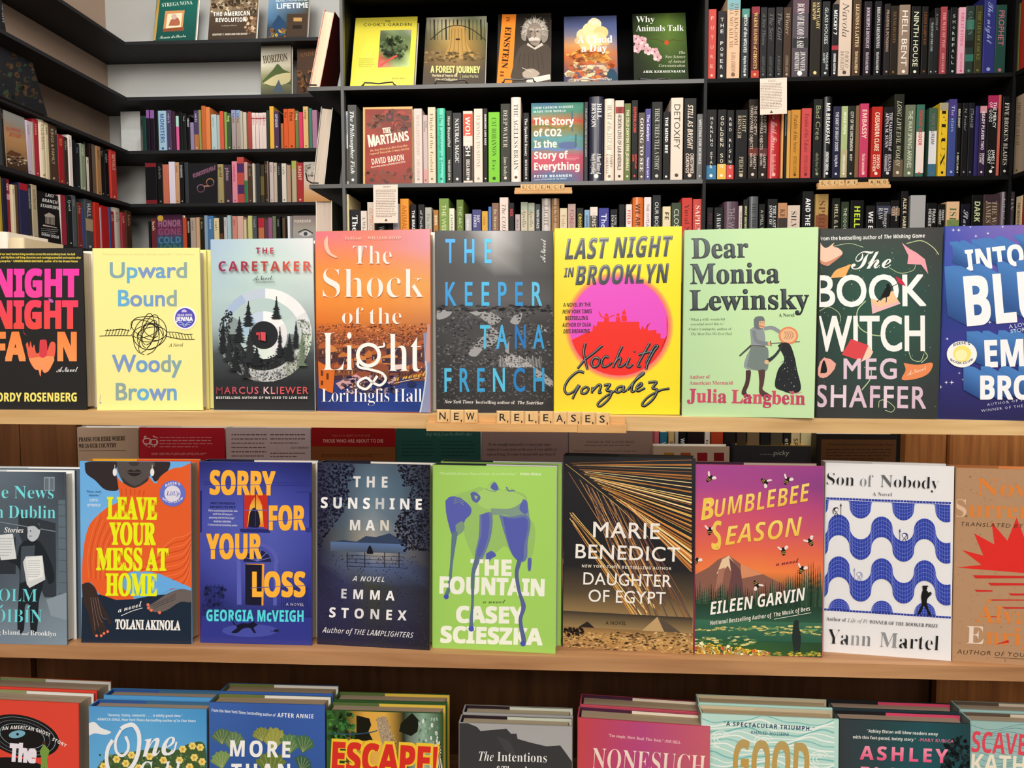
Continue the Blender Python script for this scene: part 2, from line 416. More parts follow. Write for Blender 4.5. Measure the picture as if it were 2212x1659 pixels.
PEND = None
def done():
    global PEND, CUR
    if PEND is None: return
    root, face = PEND; PEND = None
    for n, b in face.parts.items():
        if b.n: b.build(n, root)
    CUR = None
def basis(ex, lean):
    nh = np.array([ex[1], -ex[0], 0.0]); ez = np.array([0, 0, math.cos(lean)]) - nh*math.sin(lean); ey = np.cross(ez, ex); return nh, ez, ey
def mwof(o, ex, ey, ez):
    return Matrix([[ex[i], ey[i], ez[i], o[i]] for i in range(3)] + [[0, 0, 0, 1]])
INFO = []
def book(label, BL, BR, top, cf='888', cs=None, cb=None, t=0.03, lean=2.0, zs=None, Y=None, hh=None, zb=None, X=None, inner=('ddd', 'f2ede4'), m='print', copies=0,
         gap=0.002, dx=0.0, name='hardcover_book', group=None, pg='e2d2ba', cop_label=None, draw=True, maxd=9):
    """a face-out book. zs=(z0,k): its bottom corners lie on that shelf; Y/X: on that upright plane; hh+zb: top corners given, height fixed"""
    global CUR, PEND, MATK
    done(); MATK = m
    if zs is not None: a, b = atZ(*BL, *zs), atZ(*BR, *zs)
    elif X is not None: a, b = atX(*BL, X), atX(*BR, X)
    elif isinstance(Y, tuple): a, b = atY(*BL, Y[0]), atY(*BR, Y[1])
    else: a, b = atY(*BL, Y), atY(*BR, Y)
    if zb is not None:
        if hh is not None:                       # top corners known: drop them to the shelf along the lean
            pass
        else: a[2] = b[2] = zb
    if zs is not None: b = b.copy()
    ex = b-a; ex[2] = 0; w = np.linalg.norm(ex); ex = ex/w
    nh, ez, ey = basis(ex, math.radians(lean))
    if hh is not None:
        h = (a[2]-zb)/ez[2]; a = a - ez*h
    else:
        p = atPlane(*top, a, ey); h = float(np.dot(p-a, ez))
    mw = mwof(a, ex, ey, ez)
    root = empty(name, label, 'book', mw=mw, group=group)
    cs = cs or cf; cb = cb or cf
    face = Face(mw, w, h)
    INFO.append((label[:34], round(w, 3), round(h, 3), np.round(a, 3), round(math.degrees(math.atan2(ex[1], ex[0])), 1)))
    CUR = face; CUR.part('jacket' if name == 'hardcover_book' else 'cover')
    jacket_geo(CUR.parts[CUR.cur], w, h, t, cf, cs, cb, inner, m, 0.0022 if name == 'hardcover_book' else 0.0015)
    pb = MB(); pages_geo(pb, w, h, t, pg); face.parts['page_block'] = pb
    PEND = (root, face)
    me = None
    for k in range(copies):
        off = ey*((t+gap)*(k+1)) + ex*(dx*(1+0.25*((k*7) % 3-1)) if dx else 0.0008*((-1)**k)) ; off[2] = 0
        off = np.array([ey[0], ey[1], 0]); off = off/np.linalg.norm(off)*(t+gap)*(k+1)/math.cos(math.radians(lean)) + ex*(dx + 0.0012*((-1)**k))
        if off[1] > maxd: break
        r = empty(name, (cop_label or 'spare copy of {}').format(('first', 'second', 'third', 'fourth')[k]), 'book', mw=mwof(a+off, ex, ey, ez), group='spare copies stacked behind the display books')
        if me is None:
            j = MB(); jacket_geo(j, w, h, t, cf, cs, cb, inner, m, 0.0022 if name == 'hardcover_book' else 0.0015); q = MB(); pages_geo(q, w, h, t, pg)
            me = (j.build('jacket', r), q.build('page_block', r))
        else:
            for o in me:
                d = o.copy(); COL.objects.link(d); d.parent = r
    return root

# ---------------------------------------------------------------- colour words for labels
def cname(h):
    if h == 'multi': return 'patterned'
    if len(h) == 3: h = ''.join(c*2 for c in h)
    r, g, b = (int(h[k:k+2], 16)/255 for k in (0, 2, 4)); hu, s, v = colorsys.rgb_to_hsv(r, g, b); hu *= 360
    if v < 0.17: return 'black'
    if s < 0.16: return 'white' if v > 0.82 else ('grey' if v > 0.34 else 'charcoal')
    if v < 0.3 and s < 0.3: return 'charcoal'
    if hu < 14 or hu >= 340: return 'pink' if (v > 0.75 and s < 0.5) else ('maroon' if v < 0.5 else 'red')
    if hu < 45:
        if s < 0.42 and v > 0.72: return 'cream'
        if v < 0.5: return 'brown'
        if s < 0.55 or v < 0.7: return 'tan'
        return 'orange'
    if hu < 66: return 'cream' if (s < 0.42 and v > 0.7) else ('olive' if v < 0.62 else 'yellow')
    if hu < 160: return 'olive' if (hu < 85 and v < 0.55) else ('dark-green' if v < 0.4 else 'green')
    if hu < 200: return 'teal'
    if hu < 250: return 'navy' if v < 0.45 else ('blue' if s > 0.3 else 'slate')
    if hu < 300: return 'purple' if s > 0.3 else 'lilac'
    return 'magenta' if (s > 0.45 and v > 0.5) else ('plum' if v < 0.6 else 'pink')
USED = set()
ORD = ['first', 'second', 'third', 'fourth', 'fifth', 'sixth', 'seventh', 'eighth', 'ninth', 'tenth', 'eleventh', 'twelfth', 'thirteenth', 'fourteenth', 'fifteenth']

def spine_geo(b, T, D, h, col, rd, m):
    r = min(0.0022, T*0.3) if not rd else T*0.46; dp = r if not rd else T*0.22
    po = [(0, D), (0, dp)] + [(r-r*math.cos(math.pi/2*k/5), dp-dp*math.sin(math.pi/2*k/5)) for k in range(1, 5)] + [(r, 0), (T-r, 0)]
    po += [(T-r+r*math.sin(math.pi/2*k/5), dp-dp*math.cos(math.pi/2*k/5)) for k in range(1, 5)] + [(T, dp), (T, D)]
    V = []; n = len(po)
    for x, y in po: V += [(x, y, 0), (x, y, h)]
    b.add(V, [(2*i, 2*i+1, 2*i+3, 2*i+2) for i in range(n-1)], lin(col), m)
    c = 0.0009                                   # cap of the cover at head and foot
    V = [(x, y, z) for z in (0, h) for x, y in po] + [(min(max(x, c), T-c), max(y, dp*0.3+c), z) for z in (0, h) for x, y in po]
    b.add(V, [(z*n+i, z*n+i+1, 2*n+z*n+i+1, 2*n+z*n+i) for z in (0, 1) for i in range(n-1)], lin(col), m)
def spine_row(where, plane, z, data, group, name='paperback_book', D=0.145, skip=()):
    """shelved books seen by their spines; one line each: x0|x1|ytop|colour|ink|title~author|font|flags (px of the frame)"""
    global CUR
    done()
    ax, val = plane; lines = [q.strip().split('|') for q in data.strip().split('\n') if q.strip()]
    names = [cname(q[3]) for q in lines]; inks = [cname(q[4]) if len(q) > 4 and q[4] else '' for q in lines]
    ex = {'Y': np.array([1., 0, 0]), 'XL': np.array([0, 1., 0]), 'XR': np.array([0, -1., 0])}[ax]
    ey = np.array([-ex[1], ex[0], 0]); ez = np.array([0, 0, 1.])
    at = (lambda x, y: atY(x, y, val)) if ax == 'Y' else (lambda x, y: atX(x, y, val))
    rng = random.Random(len(lines)*13+int(abs(z)*100)); last = -9e9
    for i, q in enumerate(lines):
        x0, x1, yt = float(q[0]), float(q[1]), float(q[2]); col, ink = q[3], (q[4] if len(q) > 4 else ''); txt = q[5] if len(q) > 5 else ''
        fo = (q[6] if len(q) > 6 and q[6] else 'S'); fl = q[7] if len(q) > 7 else ''
        if txt.startswith(','): txt, fl = '', txt
        if max(lin(col)) < 0.03: col = ''.join('%02x' % int(int(col[k:k+2], 16)*0.72) for k in (0, 2, 4))
        xm = (x0+x1)/2; top = at(xm, yt)[2]; yb = 0
        pm = at(xm, yt) .copy(); pm[2] = z; v = pm-CAM; yb = H/2 - F*(v@up)/(v@fw); ym = (yt+yb)/2
        a, b = at(x0, ym), at(x1, ym); T_ = float(np.dot(b-a, ex)) - 0.0006; h = top-z
        sd = float(np.dot(a, ex)); 
        if sd < last: a = a + ex*(last-sd); T_ -= (last-sd)
        T_ = max(T_, 0.004); last = float(np.dot(a, ex)) + T_ + 0.0004
        a[2] = z; back = rng.uniform(0, 0.006) if 'd' not in fl else 0.012
        o = a + ey*back; mw = mwof(o, ex, ey, ez)
        thick = 'thick ' if T_ > 0.034 else ('thin ' if T_ < 0.0155 else '')
        nb = lambda k: ('the shelf upright' if not 0 <= k < len(names) else names[k])
        lt = f' lettered {inks[i]},' if txt and ink else ','
        if 0 < i < len(names)-1: bt = f'between {names[i-1]} and {names[i+1]} books' if names[i-1] != names[i+1] else f'between two {names[i-1]} books'
        else: bt = f'first of its row beside a {names[1]} book' if i == 0 else f'last of its row beside a {names[-2]} book'
        lab = f'{thick}{names[i]} spine{lt} {bt}, {where}'
        if lab in USED: lab = f'{thick}{names[i]} spine, {bt}, beyond a {nb(i-2)} one, {where}'
        k = 0
        while lab in USED and k < 14:
            lab = f'{thick}{names[i]} spine, {ORD[k]} repeat along the row {bt}, {where}'; k += 1
        if len(lab.split()) > 16: lab = lab.replace('first of its row beside a', 'starting its row by a').replace('last of its row beside a', 'ending its row by a')
        USED.add(lab)
        if len(lab.split()) > 16: print('LONG', lab)
        hard = 'h' in fl or 'o' in fl
        bk = MB(); spine_geo(bk, T_, D, h, col, 'o' in fl, 'gloss' if 'o' in fl else 'print')
        CUR = Face(mw, T_, h); CUR.parts['x'] = bk; CUR.cur = 'x'
        root = None
        X0, X1 = CUR.px(0, 0.5)[0], CUR.px(1, 0.5)[0]; wpx = X1-X0; yt2 = CUR.px(0.5, 1)[1]; yb2 = CUR.px(0.5, 0)[1]; hp = yb2-yt2
        cxt = lambda f: CUR.px(0.5, 1-f)[0]
        sub = [e for e in fl.split(',') if ':' in e]                      # painted bands top-bottom, e.g. 0-0.3:ff0
        for e in sub:
            rg, cc = e.split(':'); f0, f1 = (float(k) for k in rg.split('-'))
            u = np.array([(0.0002, h*(1-f1)), (T_-0.0002, h*(1-f1)), (T_-0.0002, h*(1-f0)), (0.0002, h*(1-f0))])
            CUR.put(u, [(0, 1, 2, 3)], lin(cc), 'print')
        if txt:
            CUR.part('spine_lettering')
            ti, _, au = txt.partition('~')
            if 's' in fl.split(',')[0]:
                n = len(ti); 
                for k, ch in enumerate(ti):
                    if ch == ' ': continue
                    f = 0.1 + 0.68*k/max(1, n-1) + 0.05
                    xx, yy = cxt(f), yt2+hp*f; s = min(wpx*0.42, hp*0.68/n*0.78)
                    T(ch, xx-s*0.4, yy, xx+s*0.4 if ch != 'I' else xx-s*0.15, yy, s, ink, fo)
                if au: T(au, cxt(0.84)-wpx*0.2, yt2+hp*0.83, cxt(0.96)-wpx*0.2, yt2+hp*0.96, wpx*0.35, ink, fo)
            else:
                tl = ti.split('/'); f0, f1 = 0.08, (0.62 if au else 0.86)
                n = len(tl); cap = min(wpx*0.46, wpx*0.74/n*0.8) if n > 1 else wpx*(0.5 if 'f' in fl.split(',')[0] or len(ti) < 9 else 0.42)
                for k, s in enumerate(tl):
                    off = (n-1)/2 - k; ln = min(f1-f0, len(s)*cap*0.92/hp) if 'f' not in fl.split(',')[0] else f1-f0
                    xa = off*cap*1.25 - cap*0.5
                    T(s, cxt(f0)+xa, yt2+hp*f0, cxt(f0+ln)+xa, yt2+hp*(f0+ln), cap, ink, fo)
                for k, s in enumerate(au.split('/') if au else []):
                    n2 = len(au.split('/')); cap2 = min(wpx*0.34, wpx*0.7/n2*0.8); off = (n2-1)/2-k; xa = off*cap2*1.3 - cap2*0.5; ln = min(0.24, len(s)*cap2*0.95/hp)
                    T(s, cxt(0.67)+xa, yt2+hp*0.67, cxt(0.67+ln)+xa, yt2+hp*(0.67+ln), cap2, ink, fo)
            if wpx > 8 and 'n' not in fl: C(cxt(0.93), yt2+hp*0.935, wpx*0.16, ink, n=8)
        root = bk.build('hardcover_book' if hard else name, None, mw); tag(root, lab, 'book', group)
        if 'spine_lettering' in CUR.parts and CUR.parts['spine_lettering'].n: CUR.parts['spine_lettering'].build('spine_lettering', root)
        pb = MB(); g = 0.0008; dp = T_*0.25 if 'o' in fl else 0.003
        pb.box(g, dp, 0.0015, T_-g, D-0.001, h-(0.0035 if hard else 0.0008), lin('ddccb2'), 'pages')
        pb.build('page_block', root)
    CUR = None
# ---------------------------------------------------------------- the room
XL, YBK, XR = -2.385, 4.05, 1.72
struct(boxes('floor', [(-2.6, -3.0, -0.1, 2.0, 4.3, 0)], 'floor'))
struct(boxes('ceiling', [(-2.6, -3.0, 3.6, 2.0, 4.3, 3.7)], 'ceil'))
struct(boxes('wall_back', [(-2.6, YBK, 0, 2.0, YBK+0.1, 3.6)], 'wall'))
struct(boxes('wall_left', [(XL-0.1, -3.0, 0, XL, YBK, 3.6)], 'tan'))
struct(boxes('wall_right', [(XR, -3.0, 0, XR+0.1, YBK, 3.6)], 'wall'))
# ---------------------------------------------------------------- front display fixture
YF = 0.945
Z1, K1, Z2, Z3 = 1.3466, -0.0058, 1.0412, 0.738
fx = empty('display_fixture', 'double-sided wooden display fixture with pale top shelf and orange-brown lower shelves', 'bookcase', (0, YF, 0))
b = MB(); V = []
for x, y in ((-1.35, 0), (1.2, 0), (1.2, 0.2), (-1.35, 0.2)):
    V += [(x, y, Z1 + K1*x - 0.0178), (x, y, Z1 + K1*x)]
b.add(V, [(0, 2, 4, 6), (1, 7, 5, 3)] + [(2*i, 2*i+1, (2*i+3) % 8, (2*i+2) % 8) for i in range(4)], (0.5, 0.5, 0.5), 'pale_wood')
o = b.build('shelf_board', fx); o['label'] = 'pale wood top shelf board'
for z in (Z2, Z3):
    o = boxes('shelf_board', [(-1.35, 0, z-0.0178, 1.2, 0.56, z)], 'oak', fx); o['label'] = 'orange-brown wood shelf board'
boxes('back_panel', [(-1.35, 0.3, Z3, 1.2, 0.318, Z2-0.0178)], 'walnut', fx)
boxes('base_cabinet', [(-1.35, 0.03, 0, 1.2, 0.56, Z3-0.0178)], 'walnut', fx)
xa, xb = atY(165, 960, YF+0.47)[0], atY(1945, 960, YF+0.47)[0]; xs = atY(43, 960, YF+0.47)[0]
boxes('end_panel', [(-1.35, 0.47, Z2, xs-0.001, 0.49, 1.325), (xs+0.001, 0.47, Z2, xa, 0.49, 1.325)], 'walnut', fx)
xc = atY(2044, 960, YF+0.45)[0]
boxes('end_panel', [(xb, 0.45, Z2, xc, 0.47, 1.325), (xc+0.002, 0.44, Z2, 1.2, 0.46, 1.325)], 'panel', fx)
x5 = atY(2165, 1480, YF+0.29)[0]
boxes('divider_panel', [(atY(2030, 1480, YF+0.26)[0], 0.27, Z3, 1.2, 0.285, Z2-0.0178)], 'panel', fx)
boxes('divider_panel', [(atY(62, 1440, YF+0.28)[0]-0.4, 0.285, Z3, atY(62, 1440, YF+0.28)[0], 0.297, Z2-0.0178)], 'walnut', fx)

# ---------------------------------------------------------------- black bookcase behind
YB = 2.30
s1, s2 = atY(1450, 171.7, YB)[2], atY(1450, 388.4, YB)[2]; s3 = s2 - (s1-s2); s0 = s1 + (s1-s2)
xu1, xu2, xu3 = atY(739.5, 200, YB)[0], atY(1524, 200, YB)[0], atY(2184, 250, YB)[0]
bc = empty('bookcase', 'tall black bookcase with thin metal shelves behind the display fixture', 'bookcase', (0, YB, 0))
TH = 0.0115
for z in (s0, s1, s2, s3):
    o = boxes('shelf_board', [(xu1-0.005, 0.0012, z-TH, xu2, 0.34, z)], 'black', bc); boxes('shelf_lip', [(xu1-0.005, 0, z-TH, xu2, 0.001, z)], 'lip', o)
    boxes('shelf_board', [(xu2+0.0005, 0, z-TH, xu3, 0.34, z)], 'black', bc)
for x, m in ((xu1, 'lip'), (xu2, 'grey'), (xu3+0.005, 'black')):
    boxes('upright', [(x-0.0045, -0.001, 0, x+0.0045, 0.02, 3.0)], m, bc)
    boxes('side_panel', [(x-0.004, 0.02, 0, x+0.004, 0.36, 3.0)], 'black', bc)
boxes('back_panel', [(xu1-0.004, 0.34, 0, xu3+0.3, 0.36, 3.0)], 'black', bc)
boxes('base_panel', [(xu1, 0.02, 0, xu3, 0.34, s3-0.3)], 'black', bc)
xe = atY(664, 193, YB)[0]
for z in (s1, s2, s3):
    o = boxes('end_shelf', [(xe, 0, z-TH, xu1-0.0052, 0.34, z)], 'black', bc); boxes('shelf_lip', [(xe, -0.0012, z-TH, xu1-0.0052, -0.0002, z)], 'lip', o)
    r = MB(); r.tube([(xe+0.03, -0.006, z+0.003), (xe+0.008, -0.006, z+0.004), (xe-0.004, -0.006, z+0.012), (xe-0.008, -0.006, z+0.034)], 0.0022, 'wire'); r.build('end_hook', o)
rb = empty('bookcase', 'black side bookcase meeting the tall bookcase at the far right corner', 'bookcase', (xu3, YB, 0))
for z in (s0, s1, s2, s3): boxes('shelf_board', [(0.006, -1.2, z-TH, XR-xu3-0.01, -0.002, z)], 'black', rb)
boxes('back_panel', [(XR-xu3-0.008, -1.2, 0, XR-xu3-0.002, -0.002, 3.0)], 'black', rb)
# ---------------------------------------------------------------- wall shelves in the far left corner
YS, XS = 3.785, -2.135
ZS = [atY(500, y, YS)[2] for y in (84.5, 205.5, 322.3, 437.8, 552.8)]
words = ('top', 'second', 'third', 'fourth', 'fifth')
for k, z in enumerate(ZS):
    o = boxes('wall_shelf', [(XS+0.001, YS, z-0.016, -0.2, YBK-0.001, z)], 'grey'); tag(o, f'{words[k]} charcoal shelf on the far back wall, counted from above', 'shelf', 'charcoal wall shelves')
    o = boxes('wall_shelf', [(XL+0.001, 1.0, z-0.016, XS, YBK-0.001, z)], 'grey'); tag(o, f'{words[k]} charcoal shelf running along the left wall, counted from above', 'shelf', 'charcoal wall shelves')

# ---------------------------------------------------------------- letter tile signs
PTS = dict(N=1, E=1, W=4, R=1, L=1, A=1, S=1, C=3, I=1, F=4, D=2)
def sign(name, rlabel, rects, tiles, Y, tw, group):
    """rects: rack pieces px (x0,x1,ybase at x0, ybase at x1); tiles: (x centre px, y bottom px, letter, label)"""
    global CUR
    done()
    for i, (x0, x1, y0, y1, hp, lb) in enumerate(rects):
        a, c = atY(x0, y0, Y), atY(x1, y1, Y); ex = c-a; w = np.linalg.norm(ex); ex /= w; ez = np.array([0, 0, 1.]); ez = ez-ex*ex[2]; ez /= np.linalg.norm(ez); ey = np.cross(ez, ex)
        r = empty('tile_rack', lb, 'tile rack', mw=mwof(a, ex, ey, ez), group=group)
        k = hp/F*Y
        boxes('ledge', [(0, 0, 0, w, 0.012, k*0.5)], 'rack', r); boxes('back_rest', [(0.001, 0.007, k*0.5+0.0002, w-0.001, 0.0185, k)], 'rack', r)
    for x, y, ch, lb in tiles:
        c = atY(x, y, Y+0.0012); t = tw; ez = np.array([0, math.sin(0.1), math.cos(0.1)]); ex = np.array([1., 0, 0]); ey = np.cross(ez, ex)
        mw = mwof(c - ex*t/2, ex, ey, ez)
        q = MB(); e = 0.0012; V = []
        for yy, i in ((0, e), (e, 0), (0.0045, 0)): V += [(i, yy, i), (t-i, yy, i), (t-i, yy, t-i), (i, yy, t-i)]
        q.add(V, [(0, 1, 2, 3), (8, 11, 10, 9)] + [(4*j+i, 4*j+4+i, 4*j+4+(i+1) % 4, 4*j+(i+1) % 4) for j in (0, 1) for i in range(4)], (0.5, 0.5, 0.5), 'tile')
        o = q.build('letter_tile', None, mw); tag(o, lb, 'letter tile', group + ' tiles')
        CUR = Face(mw, t, t); CUR.part('letter')
        p = lambda u, v: CUR.px(u, v)
        if ch == '-': T('-', *p(0.36, 0.35), *p(0.64, 0.35), t*F/Y*0.5, '2a1a10', 'g')
        else:
            wd_ = {'I': 0.1, 'L': 0.34, 'E': 0.36, 'W': 0.6, 'S': 0.38, 'F': 0.34}.get(ch, 0.46)
            T(ch, *p(0.46-wd_/2, 0.27), *p(0.46+wd_/2, 0.27), t*F/Y*0.5, '20140c', 'g', 0.012 if Y < 1.5 else 0.02)
            T(str(PTS[ch]), *p(0.78, 0.12), *p(0.86, 0.12), t*F/Y*0.17, '20140c', 'g', 0.01)
        CUR.parts['letter'].build('letter', o); CUR = None
nt = [(957, 914, 'N', 'wooden tile lettered N, first tile of the new releases sign'), (987, 915, 'E', 'wooden tile lettered E between the N and W tiles'), (1017, 915, 'W', 'wooden tile lettered W before the gap in the new releases sign'),
      (1087, 917, 'R', 'wooden tile lettered R just after the gap in the new releases sign'), (1117.5, 917.5, 'E', 'wooden tile lettered E between the R and L tiles'), (1148, 918, 'L', 'wooden tile lettered L in the new releases sign'),
      (1180, 918, 'E', 'wooden tile lettered E between the L and A tiles'), (1210, 919, 'A', 'wooden tile lettered A in the new releases sign'), (1240, 919, 'S', 'wooden tile lettered S between the A and last E tiles'),
      (1271, 920, 'E', 'wooden tile lettered E between the two S tiles'), (1302, 921, 'S', 'wooden tile lettered S, last tile of the new releases sign')]
sign('tile_rack', '', [(921, 1247, 931, 934, 34, 'longer wooden rack holding most of the new releases tiles'), (1247.5, 1353, 934.5, 935.5, 34, 'short wooden rack end butted against the longer new releases rack')], nt, 0.925, 0.0168, 'new releases sign')
st = [(1131+13.6*k, 411.3-0.12*k, ch, lb) for k, (ch, lb) in enumerate((('S', 'small wooden tile S starting the science sign'), ('C', 'small wooden tile C second in the science sign, after the S'), ('I', 'small wooden tile I in the science sign'),
      ('E', 'small wooden tile E between I and N in the science sign'), ('N', 'small wooden tile N in the science sign'), ('C', 'small wooden tile C between N and E in the science sign'), ('E', 'small wooden tile E ending the science sign')))]
sign('tile_rack', '', [(1111, 1236, 418.5, 417.5, 13.5, 'small wooden tile rack under the middle shelf, holding the science tiles')], st, 2.283, 0.0182, 'science sign')
xs_ = (1777, 1791, 1803.5, 1818, 1834, 1846.5, 1884, 1898.5, 1912.5)
sf = [(x, 402.4-0.019*(x-1777), ch, f'small wooden tile {nm} in the sci-fi sign') for x, ch, nm in zip(xs_, 'SCI-FIAND', ('S, first', 'C, second', 'I beside the C', 'with a dash', 'F', 'I beside the F', 'A after the gap', 'N', 'D, last'))]
sign('tile_rack', '', [(1767, 1924, 408.5, 405.5, 13.5, 'small wooden tile rack holding the sci-fi tiles under the right shelf')], sf, 2.283, 0.0182, 'sci-fi sign')

# ---------------------------------------------------------------- hanging note cards
def card(label, tl, tr, bl, n, seed):
    global CUR
    done()
    a, c, d = atY(*bl, 2.272), atY(*tr, 2.272), atY(*tl, 2.272); ex = c-d; w = np.linalg.norm(ex); ex /= w; ez = d-a; h = np.linalg.norm(ez); ez /= h; ez -= ex*np.dot(ex, ez); ez /= np.linalg.norm(ez); ey = np.cross(ez, ex)
    mw = mwof(a, ex, ey, ez)
    q = MB(); q.box(0, 0, 0, w, 0.0006, h, lin('efdccd')); CUR = Face(mw, w, h); CUR.parts['note_card'] = q; CUR.cur = 'note_card'
    X0, Y0 = tl; wp, hp = tr[0]-tl[0], bl[1]-tl[1]; s = (tr[1]-tl[1])/wp
    greek(X0+wp*0.36, Y0+hp*0.05, X0+wp*0.68, Y0+hp*0.08, 2, hp*0.012, '8a786c', seed, s)
    greek(X0+wp*0.06, Y0+hp*0.15, X0+wp*0.9, Y0+hp*0.84, n, hp*0.014, '7a685c', seed+1, s)
    xm, ym = X0+wp*0.48, Y0+hp*0.95
    P([(xm-3.6, ym), (xm, ym-6), (xm+3.6, ym)], '54463c')
    o = q.build('note_card', None, mw); tag(o, label, 'note card', 'staff note cards hanging from shelf edges'); CUR = None
card('cream note card of typed lines hanging below the face-out maroon book', (808.5, 399), (861.5, 398.5), (807, 482), 17, 3)
card('cream note card of typed lines hanging over the sci-fi books at right', (1638.5, 170), (1696.5, 167.5), (1642, 248), 17, 8)
# ---------------------------------------------------------------- plain books on the end shelves
def endbook(label, px, z, lean, t, h, cf, w=0.155, Y0=2.335):
    done()
    x = atY(px, 716, Y0)[0]; ex = np.array([0., -1, 0]); nh, ez, ey = basis(ex, math.radians(lean))
    r = empty('hardcover_book', label, 'book', mw=mwof(np.array([x, Y0+w, z+0.0006]), ex, ey, ez), group='books facing left on the bookcase end')
    j = MB(); jacket_geo(j, w, h, t, cf[0], cf[1], cf[1], (cf[2], cf[2]), 'print'); j.build('jacket', r)
    q = MB(); pages_geo(q, w, h, t, cf[3]); q.build('page_block', r)
endbook('leaning book on the top end shelf showing peach page edges', 676, s1, 12.5, 0.033, 0.243, ('d8b0a0', '5a1812', 'c87860', 'ffdcbe'))
endbook('leaning black book on the middle end shelf showing grey page edges', 681, s2, 7.5, 0.036, 0.24, ('c8c8b8', '1a1a1a', '26241e', 'd8c8b8'))
endbook('upright thick book on the lowest end shelf showing curved page edges', 686, s3, 0.5, 0.05, 0.243, ('f0e4d4', '3a4230', 'efe6d6', 'dccabb'))
# ---------------------------------------------------------------- wire stands of the top shelf
def stand(label, x0, x1, y0, y1, Y, m='wire'):
    done()
    a, c = atY(x0, y1, Y), atY(x1, y1, Y); u = atY(x0, y0, Y)[2] - a[2]; z = s1; w = c[0]-a[0]
    r = empty('book_stand', label, 'book stand', (a[0], Y, z), 'wire book stands on the top shelf')
    q = MB(); k = u*0.3
    q.tube([(-0.006, 0, 0.0026), (0, 0, 0.006), (0, 0, u-k), (k*0.6, 0, u), (w*0.25, 0, u-0.001), (w*0.5, 0, u-0.004), (w*0.75, 0, u-0.001), (w-k*0.6, 0, u), (w, 0, u-k), (w, 0, 0.006), (w+0.006, 0, 0.0026)], 0.0022, m)
    q.build('front_lip', r)
    q = MB(); q.tube([(-0.006, 0, 0.0026), (-0.006, 0.1, 0.0026), (0.012, 0.13, 0.05), (w*0.5, 0.15, 0.11), (w-0.012, 0.13, 0.05), (w+0.006, 0.1, 0.0026), (w+0.006, 0, 0.0026)], 0.0022, 'wire'); q.build('back_frame', r)
for lb, x0, x1, y0, y1, m in (('black wire stand under the yellow cookery book', 786, 850, 177.5, 186, 'wire'), ('black wire stand under the tree trunk book', 942, 1007, 173, 183, 'wire'), ('black wire stand under the orange-spined portrait book', 1089, 1153, 171, 181, 'wire'),
                              ('pale wire stand under the cloud book', 1252, 1313, 171.5, 179, 'silver'), ('black wire stand under the dark green blossom book', 1382, 1440, 172.5, 176.5, 'wire')):
    stand(lb, x0, x1, y0, y1, 2.262+0.045, m)
# ================================================================ row one, on the pale top shelf
ZA = (Z1, K1)
def qlines(lines, c, f='S', o=0.0): 
    for s, x0, y0, x1, y1, h in lines: T(s, x0, y0, x1, y1, h, c, f, o)
def spk(x, y, r, c='fff'):
    P([(x-r, y), (x-r*.16, y-r*.16), (x, y-r), (x+r*.16, y-r*.16), (x+r, y), (x+r*.16, y+r*.16), (x, y+r), (x-r*.16, y+r*.16)], c)
def conifer(x, y, w, h, c, seed=0):
    rng = random.Random(seed); pts = [(x, y-h)]; n = 7
    for k in range(1, n+1):
        q = w/2*k/n*rng.uniform(.7, 1.15); yy = y-h+h*k/n; pts += [(x+q, yy), (x+q*.45, yy-h*.02)]
    left = [(x-w/2*k/n*rng.uniform(.7, 1.15)*(1 if j else .45), y-h+h*k/n-(0 if j else h*.02)) for k in range(n, 0, -1) for j in (0, 1)]
    P(pts+left, c)

book('black book with pink and orange block lettering at the left end of the pale shelf', (-40, 884.5), (188, 886), (-38, 537), '262627', t=0.028, zs=ZA, lean=1, inner=('222', 'efe6d8'), pg='e6d8c4', copies=2, dx=0.009, cop_label='{} spare copy behind the black book with pink and orange lettering')
qlines([('“There are two of our most fearless living novelists across this extraordinary book. He shall', -34, 551, 162, 551.5, 4.6), ('transcend: here, just big ideas and living characters and cunningly panoplied and surprise after', -34, 558, 175, 559, 4.6),
        ('heart-stopping surprise.” —CARMEN MARIA MACHADO, author of In the Dream House', -34, 566, 168, 566.5, 4.6)], 'f6e25a')
PT('title_lettering')
T('NIGHT', -13, 640, 171, 640, 57, ('ff3fb0', 'f048a0'), 'S', .03); T('NIGHT', -13, 708.5, 169, 708.5, 57.5, ('f04466', 'ee5048'), 'S', .03)
T('FA', -16, 778, 56, 778, 59, ('ff8a48', 'ff9a5c'), 'S', .03); T('N', 124, 778, 166, 778, 59, ('ff8a48', 'ff9a5c'), 'S', .03)
PT('jacket')
CP([(56, 744), (60, 739), (63, 752), (66, 737), (70, 752), (74, 744), (78, 762), (85, 760), (86, 738), (90, 734), (101, 736), (102, 758), (108, 742), (114, 738), (120, 744), (118, 770), (108, 798), (96, 806), (90, 798), (88, 814), (84, 800), (76, 798), (64, 780)], 'ea6550', k=3)
CP([(62, 774), (116, 770), (107, 798), (96, 805), (90, 797), (87, 813), (83, 799), (75, 797)], 'fb9a62', k=3)
CP([(86, 737), (92, 734), (101, 737), (101, 768), (86, 770)], 'd8434e', k=3)
CP([(104, 644), (113, 647), (116, 653), (109, 653)], 'c060c0', k=3); CP([(50, 711), (54, 722), (61, 725), (53, 722)], 'e2485e', k=3); CP([(107, 847), (112, 856), (116, 862), (109, 858)], 'c23a2e', k=3)
T('A Novel', 122, 804, 168, 803, 11, 'eee', 'c', sl=.1)
PT('author_lettering'); T('JORDY ROSENBERG', -16, 867, 166, 867, 18.5, 'f4e878', 'S', .012)

